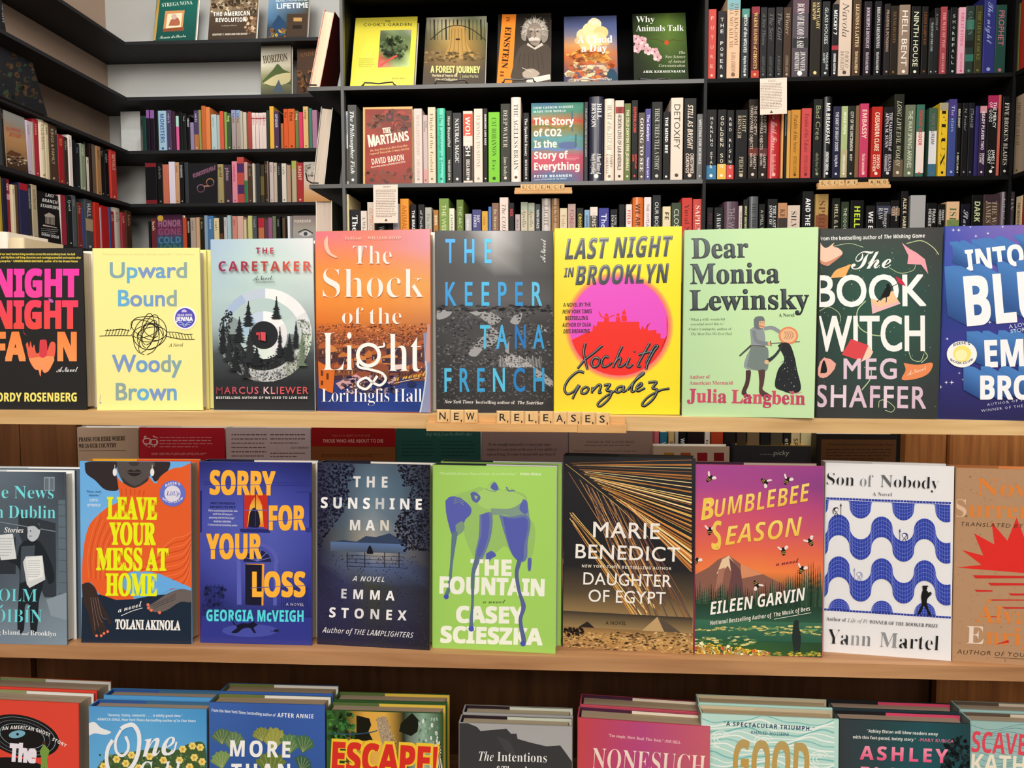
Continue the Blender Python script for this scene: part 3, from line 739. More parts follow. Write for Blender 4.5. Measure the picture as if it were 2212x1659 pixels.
book('pale yellow book with blue lettering and a black scribble drawing', (208, 886), (438.5, 887.5), (211, 536.5), 'f7ef9c', t=0.022, zs=ZA, lean=1, inner=('f0e48c', 'f7ef9c'), pg='eadcc6', copies=2, dx=0.0085, cop_label='{} spare copy behind the pale yellow scribble book')
T('“Weaving humor and revealing the seemingly impossible.” —Name Surname', 220, 551, 420, 551, 4, 'd8cf90', 'r')
UB = ['92b8c0', '72c0ee', '8aa8dc', '7cb2e4', '86a8e0', '9cb8b4']
PT('title_lettering'); T('Upward', 237, 600, 404, 600, 33, UB, 'g', .02, m='foil'); T('Bound', 255, 661, 382, 661, 34, UB[1:]+UB[:1], 'g', .02, m='foil')
PT('author_lettering'); T('Woody', 242, 803, 393, 803, 36, UB[2:]+UB[:2], 'g', .02, m='foil'); T('Brown', 250, 864, 382, 864, 36, UB[5:]+UB[:5], 'g', .02, m='foil')
PT('jacket')
rng_ = random.Random(5)
for k in range(9):
    a, bb, cx, cy, ph = rng_.uniform(16, 40), rng_.uniform(12, 30), 320+rng_.uniform(-9, 9), 719+rng_.uniform(-9, 9), rng_.uniform(0, 3.1)
    CL([(cx+a*math.cos(t)*math.cos(ph)-bb*math.sin(t)*math.sin(ph), cy+a*math.cos(t)*math.sin(ph)+bb*math.sin(t)*math.cos(ph)) for t in np.linspace(0, 6.1, 12)], 1.5, '1c1a12')
CL([(282, 712), (290, 690), (312, 684), (340, 686), (356, 700), (360, 724), (346, 744), (318, 755), (296, 744), (284, 722)], 1.6, '1c1a12')
for pts in ([(215, 726), (240, 725), (270, 725), (284, 725)], [(227, 714), (245, 713), (262, 711), (280, 715)], [(360, 717), (380, 718), (400, 722), (416, 722)], [(358, 726), (375, 730), (395, 733), (421, 733)]): CL(pts, 1.6, '1c1a12')
for k in range(8): L([(228+k*6.5, 725), (233+k*6.5, 711)], 1.2, '1c1a12'); L([(366+k*6.5, 719+k*.5), (370+k*6.5, 731+k*.4)], 1.2, '1c1a12')
T('A Novel', 365, 749, 396, 748, 7, '3a3520', 'i')
L([(217, 852), (216, 866)], 1, 'a8b4b8'); C(217, 870, 2.4, 'a8b4b8', n=12)
PT('sticker'); C(400, 687, 25, 'f4f2fa'); C(400, 687, 21.5, '5650b4'); C(398, 674.5, 6, 'c8c4f0', ry=6, a0=0, a1=180, n=14); T('READ WITH', 384, 683, 415, 683, 4.6, 'e8e6f8', 'S'); T('JENNA', 380, 693.5, 417, 693.5, 9, 'fff', 'S', .02)
CL([(386, 697), (392, 696), (399, 702)], 1.2, 'b8e0f4'); CL([(414, 697), (408, 696), (400, 702)], 1.2, 'b8e0f4'); CL([(388, 702), (394, 701), (399, 705), (405, 701), (411, 702)], 1.1, 'b8e0f4')

book('blue-grey book with red lettering and concentric white rings of forest', (460.5, 886), (681, 889), (463, 517), 'b8d2da', '3a3a3e', '2c2f33', t=0.026, zs=ZA, lean=1, copies=2, dx=0.006, pg='e8ddcc', cop_label='{} spare copy behind the book of concentric rings')
Bg([['abc4de', 'c4dcdc', 'e8e8ec'], ['b0cad8', 'c6e0d8', 'd8e4e2'], ['b4ccd2', 'bed8d2', 'c0d0d0'], ['a8bcc0', 'aac2c0', '98a4a6'], ['4a5356', '4c5557', '4a4e52'], ['2c2f33', '2b2e32', '2a2c30'], ['2a2d31', '2a2d31', '2a2c30']])
def ring(cx, cy, r0, r1, cols, n=36):
    for k in range(n):
        a, bb = 2*math.pi*k/n, 2*math.pi*(k+1.02)/n; c = cols[k*len(cols)//n]
        P([(cx+r0*math.cos(a), cy-r0*math.sin(a)), (cx+r1*math.cos(a), cy-r1*math.sin(a)), (cx+r1*math.cos(bb), cy-r1*math.sin(bb)), (cx+r0*math.cos(bb), cy-r0*math.sin(bb))], c)
C(573, 724, 101, 'c6ccd0'); ring(573, 724, 77, 101, ['dfe2e6', 'f0f0f2', 'f4f4f4', 'c2cfe0', 'a9bfdc', 'b4cbd8', 'bcd2d6', 'b0bcbe', 'b8bcbc', 'c8caca', 'c0c8be', 'd4e0d0'])
ring(568, 722, 50, 78, ['c4d6d4', 'bcd2d0', 'b8d0ce', 'b9d0cf', 'b4cbca', '8a9c9c', '33373a', '2a2d30', '26292c', '26292c', '2c3033', '7c8888'], 48)
ring(569, 724, 30, 52, ['e8e8ea', 'f6f6f6', 'fafafa', 'c4d4e6', 'a6c0dc', 'a9c4d8', 'b4cfd2', 'c2d6d2', 'dcebe2', 'e0ece4', 'e4e4e8', 'e2e2e6'])
S(420, (500, 760, 655, 828), 2.4, ['8a8e90', 'a8acac', '6a6e70', 'e0e2e2', '54585a'], 9, 1, lambda x, y: 78 < math.hypot(x-573, y-724) < 100)
S(300, (612, 690, 675, 810), 2.4, ['8a9484', 'aeb8a4', '5c6a5c', 'd0d8c8'], 6, .9, lambda x, y: 78 < math.hypot(x-573, y-724) < 100)
S(500, (474, 670, 540, 812), 2.6, ['2b2e31', '3a3e42', '22262a', '4a4f52', '9aa0a0'], 4, .8, lambda x, y: 78 < math.hypot(x-573, y-724) < 100 and x < 508+(y-690)*.3)
S(260, (494, 748, 640, 800), 2.2, ['3c4044', '202326', '4c5054'], 5, 1, lambda x, y: 51 < math.hypot(x-568, y-722) < 78)
C(571, 724, 30, '26282c')
def pine(x, y, w, h, c, sd):
    rr = random.Random(sd); L([(x, y), (x, y-h)], 1.6, c)
    for k in range(int(h/2.2)):
        yy = y-h+2.2*k+1; q = w/2*(k+1)/(h/2.2)*rr.uniform(.55, 1.2)
        for sg in (-1, 1): P([(x, yy-1.6), (x+sg*q, yy+rr.uniform(.5, 3.5)), (x+sg*q*.5, yy+2.6), (x, yy+2)], c)
for x, y, w, h, sd in ((537, 706, 34, 56, 1), (518, 740, 34, 56, 2), (598, 690, 26, 50, 3), (541, 784, 46, 74, 4), (556, 790, 40, 40, 14), (606, 772, 24, 66, 5), (641, 752, 24, 58, 6), (484, 762, 26, 78, 7), (497, 780, 30, 60, 8), (512, 802, 34, 50, 9), (628, 780, 30, 60, 10), (655, 790, 22, 80, 11), (535, 816, 30, 34, 12)):
    pine(x, y, w, h, ('22262a', '2c3034', '3a4044', '6c7c68')[0 if sd % 4 else 1] if sd != 11 else '6c7c68', sd)
P([(557, 718), (565, 718), (565, 735), (562, 735), (562, 724), (557, 724)], 'c8404c'); P([(566, 717), (577, 718), (577, 737), (567, 735)], 'd8505a')
T('A Novel', 550, 607, 592, 605, 10, '3a4848', 'c'); L([(556, 610), (597, 610)], .9, '4a5858')
PT('title_lettering'); T('THE', 556, 549, 594, 549, 13, ['a83058', 'b83850', 'c84454'], 'S', sp=.25, m='foil'); T('CARETAKER', 476, 586.5, 675, 586.5, 21, ['a42c58', 'b03454', 'b23850', 'ba4048', 'c44c44', 'cc5048', 'da5c4c', 'e4604e', 'e46a5a'], 'S', sp=.2, m='foil')
PT('author_lettering'); T('MARCUS KLIEWER', 471, 850, 669, 850, 14.5, ['8a3c4a', 'c05060', 'cc586a', 'd4606c', 'dc6478', 'e06a78', 'f0c8cc', 'ee98a4', 'e87078', 'e4606a', 'e05a5c', 'de5a5c', 'dd6060'], 'g', .012, sp=.14, m='foil')
T('BESTSELLING AUTHOR OF WE USED TO LIVE HERE', 471, 861, 667, 861, 5, 'e0e0e0', 'S', sp=.08)

book('orange book with tall white serif lettering over a city at dusk', (683, 888), (931, 893), (684, 500), 'e2845e', 'c07868', '2a3a80', t=0.028, zs=ZA, lean=1.2, m='gloss', copies=1)
Bg([['e87b8c', 'e88a78', 'eaa4b4'], ['ef8a66', 'ee9076', 'e6a0ac'], ['f2934e', 'ee9a54', 'e8a07c'], ['ee9a48', 'eeA456'.lower(), 'e8a860'], ['f08e40', 'ee9444', 'e89a58'], ['e07a34', 'd8803c', 'c88050'], ['7a4c38', '8a5038', '80503c'], ['5c3a34', '6a4440', '5a4648'], ['4a3c50', '3a3c68', '34406e'], ['2e3c7c', '2a4494', '2c4a98'], ['26326e', '2a4290', '243878']])
S(900, (686, 700, 932, 745), 2.3, ['c2623a', 'd87a44', '8a4a34', 'e09060', '6a3a30'], 12, 1.5, jag=4)
for k in range(40):
    rr = random.Random(k); x, y = rr.uniform(686, 905), rr.uniform(738, 812); w, h = rr.uniform(16, 40), rr.uniform(12, 30)
    P([(x, y), (x+w*.5, y-h*.35), (x+w, y-h*.1), (x+w, y+h*.2), (x, y+h*.3)], rr.choice(['c4743e', 'b0603a', '94503a', 'd08448'])); P([(x, y+h*.3), (x+w, y+h*.2), (x+w, y+h), (x, y+h*1.1)], rr.choice(['5a3a38', '6e443a', '4a3440', '845038']))
    for j in range(4): Rc(x+3+j*w*.22, y+h*.45, x+5+j*w*.22, y+h*.75, rr.choice(['e0a060', '2e2430', '3a2a30']))
P([(688, 780), (724, 800), (720, 850), (690, 838)], 'd8702c'); Rc(694, 800, 699, 812, '6a3420'); Rc(706, 806, 711, 820, '6a3420'); Rc(694, 822, 699, 832, '6a3420')
P([(726, 828), (770, 808), (782, 816), (738, 842)], 'd0a0a4'); P([(845, 790), (872, 786), (874, 796), (848, 800)], 'e8d0cc')
S(150, (740, 812, 860, 850), 4, ['3a3450', 'c8a8b0', '6a5868', '8a7a88', '28264a'], 15, 1.5)
P([(915, 720), (932, 716), (932, 894), (908, 894), (920, 820)], '8a92b4'); P([(924, 700), (933, 700), (933, 780), (918, 790)], 'c49a94'); CL([(908, 892), (916, 850), (922, 800), (920, 780)], 3, 'bcd0e4')
C(826, 832, 12, '20264a', ry=6); C(890, 830, 10, '26305a', ry=6)
P(curve([(708, 509), (701, 524), (707, 546), (724, 557), (729, 555), (716, 546), (710, 530), (710, 518)], 5), 'f2c6ae')
PT('title_lettering')
T('The', 763, 570.5, 847, 570.5, 40, 'fdf1ea', 'r', -.012); T('Shock', 698, 643, 916, 643, 63, 'fdf1ea', 'r', -.012); T('of the', 740, 700, 868, 700, 36, 'fdf1ea', 'r', -.012)
T('Li', 697, 801, 764, 801, 84, 'fff8f4', 'r', -.012, sp=-.06); T('ht', 840, 803, 912, 803, 84, 'fff8f4', 'r', -.012, sp=-.05)
ring(797, 767, 19, 27, ['fff8f4'], 28); CL([(775, 775), (776, 792), (800, 798), (826, 806), (834, 820), (822, 832), (806, 826), (792, 816), (776, 824), (776, 834), (792, 840), (806, 826), (816, 812)], 5.5, 'fff8f4'); CL([(818, 750), (830, 748), (830, 740)], 4, 'fff8f4')
PT('author_lettering'); T('Lori Inglis Hall', 696, 868, 912, 868, 29, 'fbf6f8', 'r', -.014, sp=-.05)
PT('jacket'); T('“Brilliant.” —WILLIAM BOYD', 743, 518, 867, 517, 6.5, 'f8d8c8', 'r', sp=.1)
T('a novel', 853, 823, 922, 811, 12, 'f0c050', 'c', sl=.2); CL([(852, 828), (880, 822), (907, 816)], 1.5, 'f0c8a0')

book('grey landscape book with bright blue widely spaced capitals', (942, 892), (1195.5, 892), (945, 498), '5a5b5d', '155066', '3a3b3d', t=0.03, zs=ZA, lean=1, copies=0)
Bg([['575757', '6a6a6a', 'cfcfd0', '7a7a7a', '5c5c5c'], ['505050', '5c5c5c', 'a8a8a8', '686868', '525252'], ['4a4a4c', '525254', '5c5c5e', '545456', '4a4a4c'], ['4c4c4e', '58585a', '5e5e60', '5c5c5e', '545456'], ['3c3c3e', '404042', '48484a', '404042', '3c3c3e'], ['38383a', '444446', '4a4a4c', '424244', '38383a'], ['303032', '3a3a3c', '3e3e40', '3a3a3c', '38383a'], ['2a2a2c', '333335', '363638', '383839', '2e2e30'], ['262628', '2e2e30', '303032', '303032', '2a2a2c']])
for pts in ([(944, 670), (975, 671), (968, 684), (945, 690)], [(1014, 675), (1050, 670), (1082, 688), (1078, 696), (1062, 702), (1040, 688)], [(1110, 682), (1128, 676), (1120, 700), (1102, 696)], [(1060, 702), (1078, 722), (1066, 744), (1046, 752), (1028, 770), (1012, 762), (1040, 730)], [(1100, 735), (1092, 760), (1122, 770), (1150, 790), (1130, 792), (1090, 784), (1098, 770)], [(1150, 790), (1180, 810), (1195, 825), (1190, 835), (1160, 815)], [(1168, 700), (1182, 716), (1170, 712)], [(1088, 772), (1120, 768), (1140, 790), (1100, 792)]):
    CP(pts, '9b9b9d')
S(1100, (944, 664, 1194, 790), 2.4, ['3a3a3c', '4c4c4e', '2f2f31', '5c5c5e', '747476'], 21, 1.7, lambda x, y: math.sin(x*.09)+math.sin(y*.13+x*.03) > -.7)
S(700, (944, 780, 1194, 872), 2.0, ['4a4a4c', '5a5a5c', '2a2a2c', '6a6a6c'], 22, 1.3); S(60, (944, 660, 1194, 672), 4, ['2a2a2c', '3a3a3c'], 23, 2.4)
for k in range(30): x = 1078+k*3.1; L([(x, 792+(k % 5)), (x+1, 776-(k*7 % 9))], .8, 'c8c8ca')
KB = [('2f8fd0', '4cc0e8'), ('3aa4dc', '2878c0'), ('48b8e8', '56c4ec'), ('2d9cd8', '66d0f0'), ('2272bc', '2a9ad4')]
PT('title_lettering')
for s, x0, x1, y, h, sp in (('THE', 962, 1062, 568, 51, .75), ('KEEPER', 962, 1171, 660, 50, .62)):
    n = len(s)
    T(s, x0, y, x1, y, h, ['2f92d4', '38a4de', '46b6e6', '3aa0da', '2f90d2', '5cc2ea'], 'g', .010, sp=sp, m='foil')
PT('author_lettering'); T('TANA', 1037, 753, 1176, 753, 50, ['4cbce4', '4ab0e4', '2878c4', '3c9edc'], 'g', .010, sp=.6, m='foil'); T('FRENCH', 960, 846, 1176, 845, 50, ['56c0ea', '3ea2da', '3aa0da', '5ac6ee', '2a82c8', '38a0dc'], 'g', .010, sp=.55, m='foil')
PT('jacket'); T('New York Times', 960, 871, 1022, 871.5, 7, 'dadada', 'J'); T('bestselling author of', 1028, 872, 1112, 873, 7, 'dadada', 'R', -.004); T('The Searcher', 1118, 873, 1174, 874, 7, 'dadada', 'J')
T('A Novel', 1178, 567, 1179, 517, 11, 'e8e8e8', 'c', sl=.1)

book('bright yellow book with chrome slanted title over a magenta and red sun', (1196, 893.5), (1468, 897.5), (1199, 493), 'f6e42e', 'e8d22c', 'f0dc30', t=0.03, zs=ZA, lean=.5, m='gloss', copies=1, dx=-.004)
Bg([['f4e63a', 'fbee2e', 'f8e830'], ['efd83a', 'f8e62e', 'f4e42c'], ['ecd040', 'f4de34', 'f2e030'], ['f0d038', 'f2d636', 'f0dc30']])
for k in range(6): C(1337, 705, 118-2.2*k, ('f4c848', 'f4b050', 'f29c58', 'ee8c62', 'ea7c74', 'e66c88')[k])
C(1337, 705, 106, 'e454c6'); P([(1337+106*math.cos(math.radians(a)), 705-106*math.sin(math.radians(a))) for a in np.linspace(196, 374, 50)] + [(1440, 731), (1427, 731), (1427, 720), (1418, 720), (1418, 712), (1400, 714), (1399, 700), (1407, 697), (1396, 706), (1393, 712), (1388, 703), (1384, 713), (1381, 706), (1381, 695), (1291, 695), (1288, 706), (1282, 701), (1279, 716), (1272, 716)], 'ea342c')
for x, y, s in ((1310, 692, 1), (1335, 690, .9), (1348, 688, 1.1)):
    C(x, y-11*s, 4*s, 'ea342c', n=14); P([(x-5*s, y+6), (x-5*s, y-6*s), (x+5*s, y-6*s), (x+6*s, y+6)], 'ea342c')
CL([(1294, 673), (1299, 684), (1308, 686)], 2.6, 'ea342c'); CL([(1312, 686), (1322, 683), (1328, 680)], 2.2, 'ea342c'); L([(1348, 680), (1349, 668)], 2.4, 'ea342c')
for q in (('A NOVEL BY THE', 1217, 663, 1276, 662), ('NEW YORK TIMES', 1215, 677.5, 1279, 676.5), ('BESTSELLING', 1221, 691.5, 1270, 691), ('AUTHOR OF OLGA', 1215, 706.5, 1277, 705), ('DIES DREAMING', 1217, 720, 1274, 719)): T(*q, 8.4, '2c2a1e', 'I' if q[0][:3] in ('NEW', 'DIE') else 'S', .004)
def chrome(s, x0, y0, x1, y1, h, f, o, sl, sp=0.0):
    T(s, x0, y0, x1, y1, h, '26272a', f, o+.014, sl, sp, m='foil'); T(s, x0+.9, y0-1.4, x1-.9, y1-1.4, h*.955, ('aeb4ba', '5c6268'), f, max(o-.012, 0), sl, sp, m='foil'); T(s, x0+2.4, y0-1.2, x1-1.6, y1-1.2, h*.95, ('4c5054', '33373b'), f, o-.014, sl, sp, m='foil')
PT('title_lettering'); chrome('LAST NIGHT', 1220, 560, 1447, 553, 43, 'S', .0, .18, .1); chrome('IN', 1218, 599, 1238, 598, 20, 'S', .0, .16, .06); chrome('BROOKLYN', 1243, 615, 1440, 610, 40, 'S', .0, .16, .08)
PT('author_lettering')
def brush(st):
    q = [[(1190+x*.2953, 470+y*.2953) for x, y in g] for g in st]
    for g in q: CL(g, 6.2, '17181a', 'foil', 5.2)
    for g in q: CL([(x-.5, y-.9) for x, y in g], 1.9, '8d969b', 'foil', 1.2)
brush([[(252, 920), (240, 985), (252, 1050), (268, 1112)], [(375, 936), (320, 985), (250, 1040), (195, 1106)], [(352, 1030), (318, 1028), (298, 1062), (312, 1094), (344, 1082), (356, 1044), (346, 1030)], [(424, 1024), (396, 1018), (372, 1056), (384, 1092), (420, 1082), (446, 1060)],
       [(522, 942), (490, 1010), (454, 1100)], [(462, 1074), (492, 1032), (512, 1036), (496, 1086), (520, 1088), (548, 1064)], [(576, 1026), (556, 1080), (572, 1096), (600, 1074)], [(606, 984), (612, 976)], [(724, 918), (672, 1010), (636, 1084), (660, 1090)], [(640, 1004), (690, 990), (742, 980)], [(696, 1112), (708, 1068), (752, 984), (782, 944), (758, 942), (724, 1004), (694, 1066)]])
brush([[(244, 1134), (198, 1128), (134, 1180), (100, 1246), (120, 1290), (168, 1270), (206, 1222)], [(212, 1226), (180, 1280), (158, 1328)], [(262, 1236), (230, 1256), (226, 1284), (256, 1284), (276, 1254), (262, 1236)], [(306, 1240), (300, 1286)], [(304, 1268), (346, 1226), (366, 1232), (352, 1280), (372, 1276)],
       [(388, 1228), (432, 1222), (408, 1262), (444, 1276), (420, 1330), (362, 1380), (344, 1362), (396, 1312), (476, 1264)], [(528, 1232), (488, 1246), (480, 1276), (510, 1272), (536, 1236), (528, 1274), (556, 1262)], [(560, 1262), (620, 1190), (680, 1140), (650, 1152), (600, 1220), (592, 1272), (618, 1268)], [(620, 1256), (664, 1226), (656, 1212), (628, 1240), (636, 1270), (690, 1246)],
       [(712, 1206), (772, 1204), (744, 1246), (778, 1262), (750, 1324), (690, 1376), (668, 1364), (712, 1312), (800, 1264), (868, 1250)]])

book('mint green book with black curvy serif title and two small figures', (1473, 899), (1758.5, 905), (1478, 497), 'c2e2ae', 'aacb9a', 'b8d8a8', t=0.032, zs=ZA, lean=.5, copies=1, pg='eae4d4')
Bg([['b8dcae', 'c4e6b0', 'c6e8b2'], ['b4d6a6', 'c0e2ac', 'c4e4b0'], ['b0d2a4', 'bcdea8', 'c0e0ac']])
PT('title_lettering')
for s, x0, y0, x1, y1 in (('Dear', 1494, 558.5, 1617, 556), ('Monica', 1491, 613.5, 1684, 611), ('Lewinsky', 1490, 670.5, 1748, 667)):
    T(s, x0, y0, x1, y1, 43, '23282a', 'R', .012, m='foil'); T(s, x0+2, y0-1.2, x1, y1-1.2, 42, ('4c585c', '3a4246'), 'R', -.012, m='foil')
PT('jacket'); T('A Novel', 1682, 684.5, 1716, 684, 7.4, '2a302a', 'R')
qlines([('“What a wild, wonderful', 1490, 693, 1566, 692, 5.4), ('essential novel this is.”', 1492, 703, 1566, 702, 5.4), ('—Claire Lombardo, author of', 1486, 713.5, 1580, 713, 5.4)], '4c5c48', 'r'); T('The Most Fun We Ever Had', 1492, 724, 1581, 723.5, 5.4, '3c4a3a', 'i')
T('Author of', 1489, 818, 1534, 817.5, 7.6, 'c04e68', 'R'); T('American Mermaid', 1489, 831, 1583, 830.5, 7.8, 'c04e68', 'R')
CP([(1620, 712), (1630, 706), (1646, 708), (1652, 722), (1654, 748), (1660, 780), (1656, 800), (1634, 800), (1608, 794), (1612, 770), (1622, 748)], '8d979a'); CP([(1613, 792), (1634, 800), (1656, 800), (1660, 760), (1652, 748), (1624, 748), (1618, 770)], '74827e')
CL([(1624, 746), (1652, 748)], 2, '5a4a48'); P([(1596, 768), (1622, 744), (1624, 748), (1599, 770)], '4a4c4a')
CP([(1628, 690), (1634, 684), (1648, 684), (1652, 694), (1651, 706), (1642, 712), (1630, 708)], '6a7476'); CP([(1640, 694), (1651, 694), (1651, 706), (1644, 709), (1639, 704)], 'dcae84'); L([(1639, 703), (1650, 706)], 1.4, 'c0302a'); C(1643, 697, .9, '222', n=8); C(1648, 697, .9, '222', n=8)
CL([(1628, 714), (1634, 736), (1656, 742), (1664, 742)], 8, '7a8488'); CL([(1650, 710), (1668, 708), (1686, 718)], 8, '889296'); C(1690, 720, 4, 'dcae84', n=12); C(1662, 742, 4, 'dcae84', n=12)
L([(1664, 742), (1728, 738)], 2, '5c5a54'); L([(1664, 736), (1666, 748)], 2, '6a5a44')
CP([(1611, 800), (1622, 802), (1618, 830), (1612, 848), (1626, 860), (1606, 854), (1602, 846), (1610, 824)], '4a3432'); CP([(1638, 800), (1652, 800), (1650, 828), (1648, 842), (1668, 856), (1650, 858), (1640, 848), (1640, 824)], '553c38')
C(1703, 725, 21, 'e08858', ry=19); C(1703, 725, 17, 'ecba92', ry=15); CP([(1692, 718), (1704, 711), (1716, 720), (1714, 732), (1700, 736), (1692, 730)], 'e2b48a'); for_ = [CL([(1694+k*5, 716), (1698+k*5, 724), (1694+k*5, 732)], .9, 'a05a34') for k in range(4)]
CP([(1680, 746), (1692, 740), (1706, 744), (1716, 770), (1722, 800), (1730, 840), (1712, 850), (1690, 844), (1674, 834), (1680, 800), (1694, 776)], '23272a'); CP([(1690, 742), (1684, 760), (1668, 778), (1656, 784), (1654, 778), (1672, 766)], '33393c'); C(1656, 782, 5, 'e0b48c', n=12)
S(26, (1682, 770, 1724, 838), 1.5, ['b8c0a8', '8a9484'], 31); CL([(1705, 846), (1718, 850), (1732, 847)], 2, 'd0a090')
PT('author_lettering'); T('Julia Langbein', 1484, 868, 1739, 874, 28, ['c84a6a', 'd8526e', 'c4486a', 'd85a70'], 'R', .012, m='foil')

book('dark green book with flying pink pages and white storybook capitals', (1763, 903), (2026, 906), (1769, 494), '3a3d3c', '2e3a30', '343636', t=0.03, zs=ZA, lean=1, copies=0)
Bg([['454545', '484848', '464646', '3e3e3e'], ['3a413f', '345046', '385046', '3a403e'], ['2f423c', '315447', '30524a', '364542'], ['2c423b', '315244', '33564a', '34453f'], ['303e3a', '304e44', '304c44', '363f3d'], ['363a3a', '344440', '354240', '37393a'], ['363737', '383a3a', '363838', '343535']])
T('From the bestselling author of', 1770, 519.5, 1906, 516, 8.2, 'f0f0ec', 'S', -.002); T('The Wishing Game', 1910, 515.5, 1998, 513, 8.2, 'f0f0ec', 'I', -.002)
S(90, (1768, 525, 2024, 880), 1.1, ['cfd8c8', 'a8b8a8', 'e8eee0'], 41)
for pts, w in (([(1800, 532), (1835, 526), (1865, 534)], 1.2), ([(1958, 526), (1990, 520), (2015, 534), (2028, 550)], 1.8), ([(1870, 650), (1852, 672), (1855, 705), (1880, 722), (1908, 726)], 2.2), ([(1770, 672), (1790, 663), (1812, 676), (1816, 694)], 1.2), ([(1920, 578), (1945, 590), (1972, 584), (1978, 572)], 1.2), ([(1962, 756), (1970, 776), (1988, 780), (1996, 764)], 1.4), ([(1898, 880), (1900, 866), (1915, 866), (1932, 880), (1926, 890), (1912, 886)], 1.3), ([(1882, 796), (1880, 818), (1862, 842)], 2.2), ([(1996, 758), (2003, 770), (1990, 784)], 1.8)): CL(pts, w, 'b8cc9a')
CP([(1770, 524), (1784, 536), (1802, 524), (1799, 532), (1811, 536), (1820, 548), (1800, 566), (1786, 574), (1768, 560)], 'f2c8b0', k=3); CP([(1768, 560), (1786, 566), (1818, 550), (1806, 562), (1786, 574), (1769, 566)], 'cf8c70', k=3)
P(curve([(1793, 601), (1805, 584), (1824, 576), (1838, 571), (1832, 584), (1826, 598)], 4), 'f0b068'); P([(1948, 524), (1962, 536), (1980, 546), (1998, 560), (2005, 592), (1990, 572), (1960, 570), (1962, 552)], 'eaa2ac')
CP([(1764, 796), (1780, 772), (1806, 786), (1794, 808), (1778, 817), (1765, 810)], 'e8a89a', k=2); CP([(1772, 806), (1774, 792), (1779, 778), (1784, 786), (1786, 804)], '1c1c1e', k=3)
CP([(1952, 784), (1982, 788), (2014, 784), (2006, 806), (1980, 818), (1948, 820), (1956, 800)], 'e88a58', k=4)
PT('title_lettering')
T('The', 1838, 582, 1924, 578, 38, 'f4f2ee', 'c', .0, .1); T('BOOK', 1762, 662, 2001, 660, 66, 'f6f4f2', 'g', .014); T('WITCH', 1764, 758, 1998, 757, 74, 'f2f2ee', 'g', .014)
PT('jacket')
P([(1881, 645), (1902, 650), (1921, 632), (1928, 628), (1934, 640), (1945, 656), (1884, 678)], 'f0c496'); P([(1884, 678), (1945, 656), (1940, 650), (1900, 664), (1882, 652)], 'e8b8b8'); CP([(1917, 614), (1924, 622), (1920, 640), (1904, 642), (1910, 628)], '16181a'); C(1918, 616, 3.4, '16181a', n=12); L([(1906, 640), (1894, 652)], 2, '16181a'); L([(1915, 640), (1914, 653)], 2, '16181a'); L([(1922, 622), (1940, 612)], 1.4, '16181a'); P([(1935, 597), (1948, 604), (1957, 618), (1944, 614), (1938, 608)], 'c8304a')
P([(1838, 732), (1876, 746), (1860, 780), (1818, 766)], 'd8484e'); P([(1876, 746), (1886, 760), (1880, 772), (1860, 782)], 'f0cfb8')
PT('author_lettering'); T('MEG', 1822, 818, 1937, 818, 43, 'e0c6d6', 'g', .014, sp=.1); T('SHAFFER', 1763, 878, 2000, 882, 46, ['d8bccc', 'e4d0dc', 'dcc0d0'], 'g', .012, sp=.1)
PT('jacket'); T('A Novel', 1960, 812, 2002, 798, 9, 'f8d8b8', 'c')

book('blue and purple book with white three-dimensional capitals at the right frame edge', (2027, 905.5), (2330, 911), (2031, 489), '34428e', '1e5a70', '25245a', t=0.03, zs=ZA, lean=.5, copies=0)
Bg([['4a56b0', '7068b8', '8a6ab4', '5a86c4'], ['3a52ac', '6058b0', '6a5cb0', '4a6ab4'], ['243c82', '2c3880', '3c3c90', '34509a'], ['34398a', '3c3c90', '443c92', '36347e'], ['302f72', '34327a', '343078', '2c2a64'], ['282756', '2a2856', '2a2652', '282450']])
for x, y, r in ((2059, 497, 4), (2071, 497, 4.5), (2096, 490, 3), (2134, 504, 3.5), (2108, 510, 4), (2166, 490, 3.5), (2044, 826, 4), (2056, 826, 5), (2032, 836, 4), (2093, 842, 4), (2072, 806, 3), (2046, 732, 3.5), (2138, 696, 4), (2080, 820, 3)): spk(x, y, r)
def ext(s, x0, y0, x1, y1, h, dx, dy):
    for k in range(14): q = 1-k/13; T(s, x0+dx*q, y0+dy*q, x1+dx*q, y1+dy*q, h, ('4a7ec0', '2c4e8a') if k < 13 else ('6aa0d8', '3a5a9a'), 'S', .012, res=2)
    T(s, x0, y0, x1, y1, h, 'f4f4f6', 'S', .014)
PT('title_lettering'); ext('INTO THE', 2088, 585, 2320, 560, 44, -32, -18); ext('BLUE', 2088, 703, 2318, 684, 104, -42, -22)
PT('author_lettering'); ext('EMMA', 2127, 793, 2318, 786, 57, -38, -19); ext('BRODIE', 2116, 862, 2322, 862, 50, -36, -20)
PT('jacket'); T('A LOVE', 2178, 710, 2222, 703, 8, 'c8d8f0', 'g'); T('STORY', 2182, 720, 2222, 714, 8, 'c8d8f0', 'g'); T('AUTHOR OF SONGS', 2131, 877, 2240, 862, 5.6, 'c0c0d8', 'g', .006, sp=.2); T('WINNER OF THE AMBER', 2118, 890, 2250, 874, 5.6, 'c0c0d8', 'g', .006, sp=.2)
PT('sticker'); C(2076.5, 765, 32.5, 'f2f2ee', ry=28.5); C(2077, 764, 19.5, 'f4e27a', ry=18); C(2075, 767, 13, 'faf0b4', ry=12); T("REESE'S", 2059, 749, 2094, 746, 6, '222', 'S', arc=4); T('BOOK CLUB', 2052, 779, 2100, 778, 5.4, '222', 'S', arc=-8)

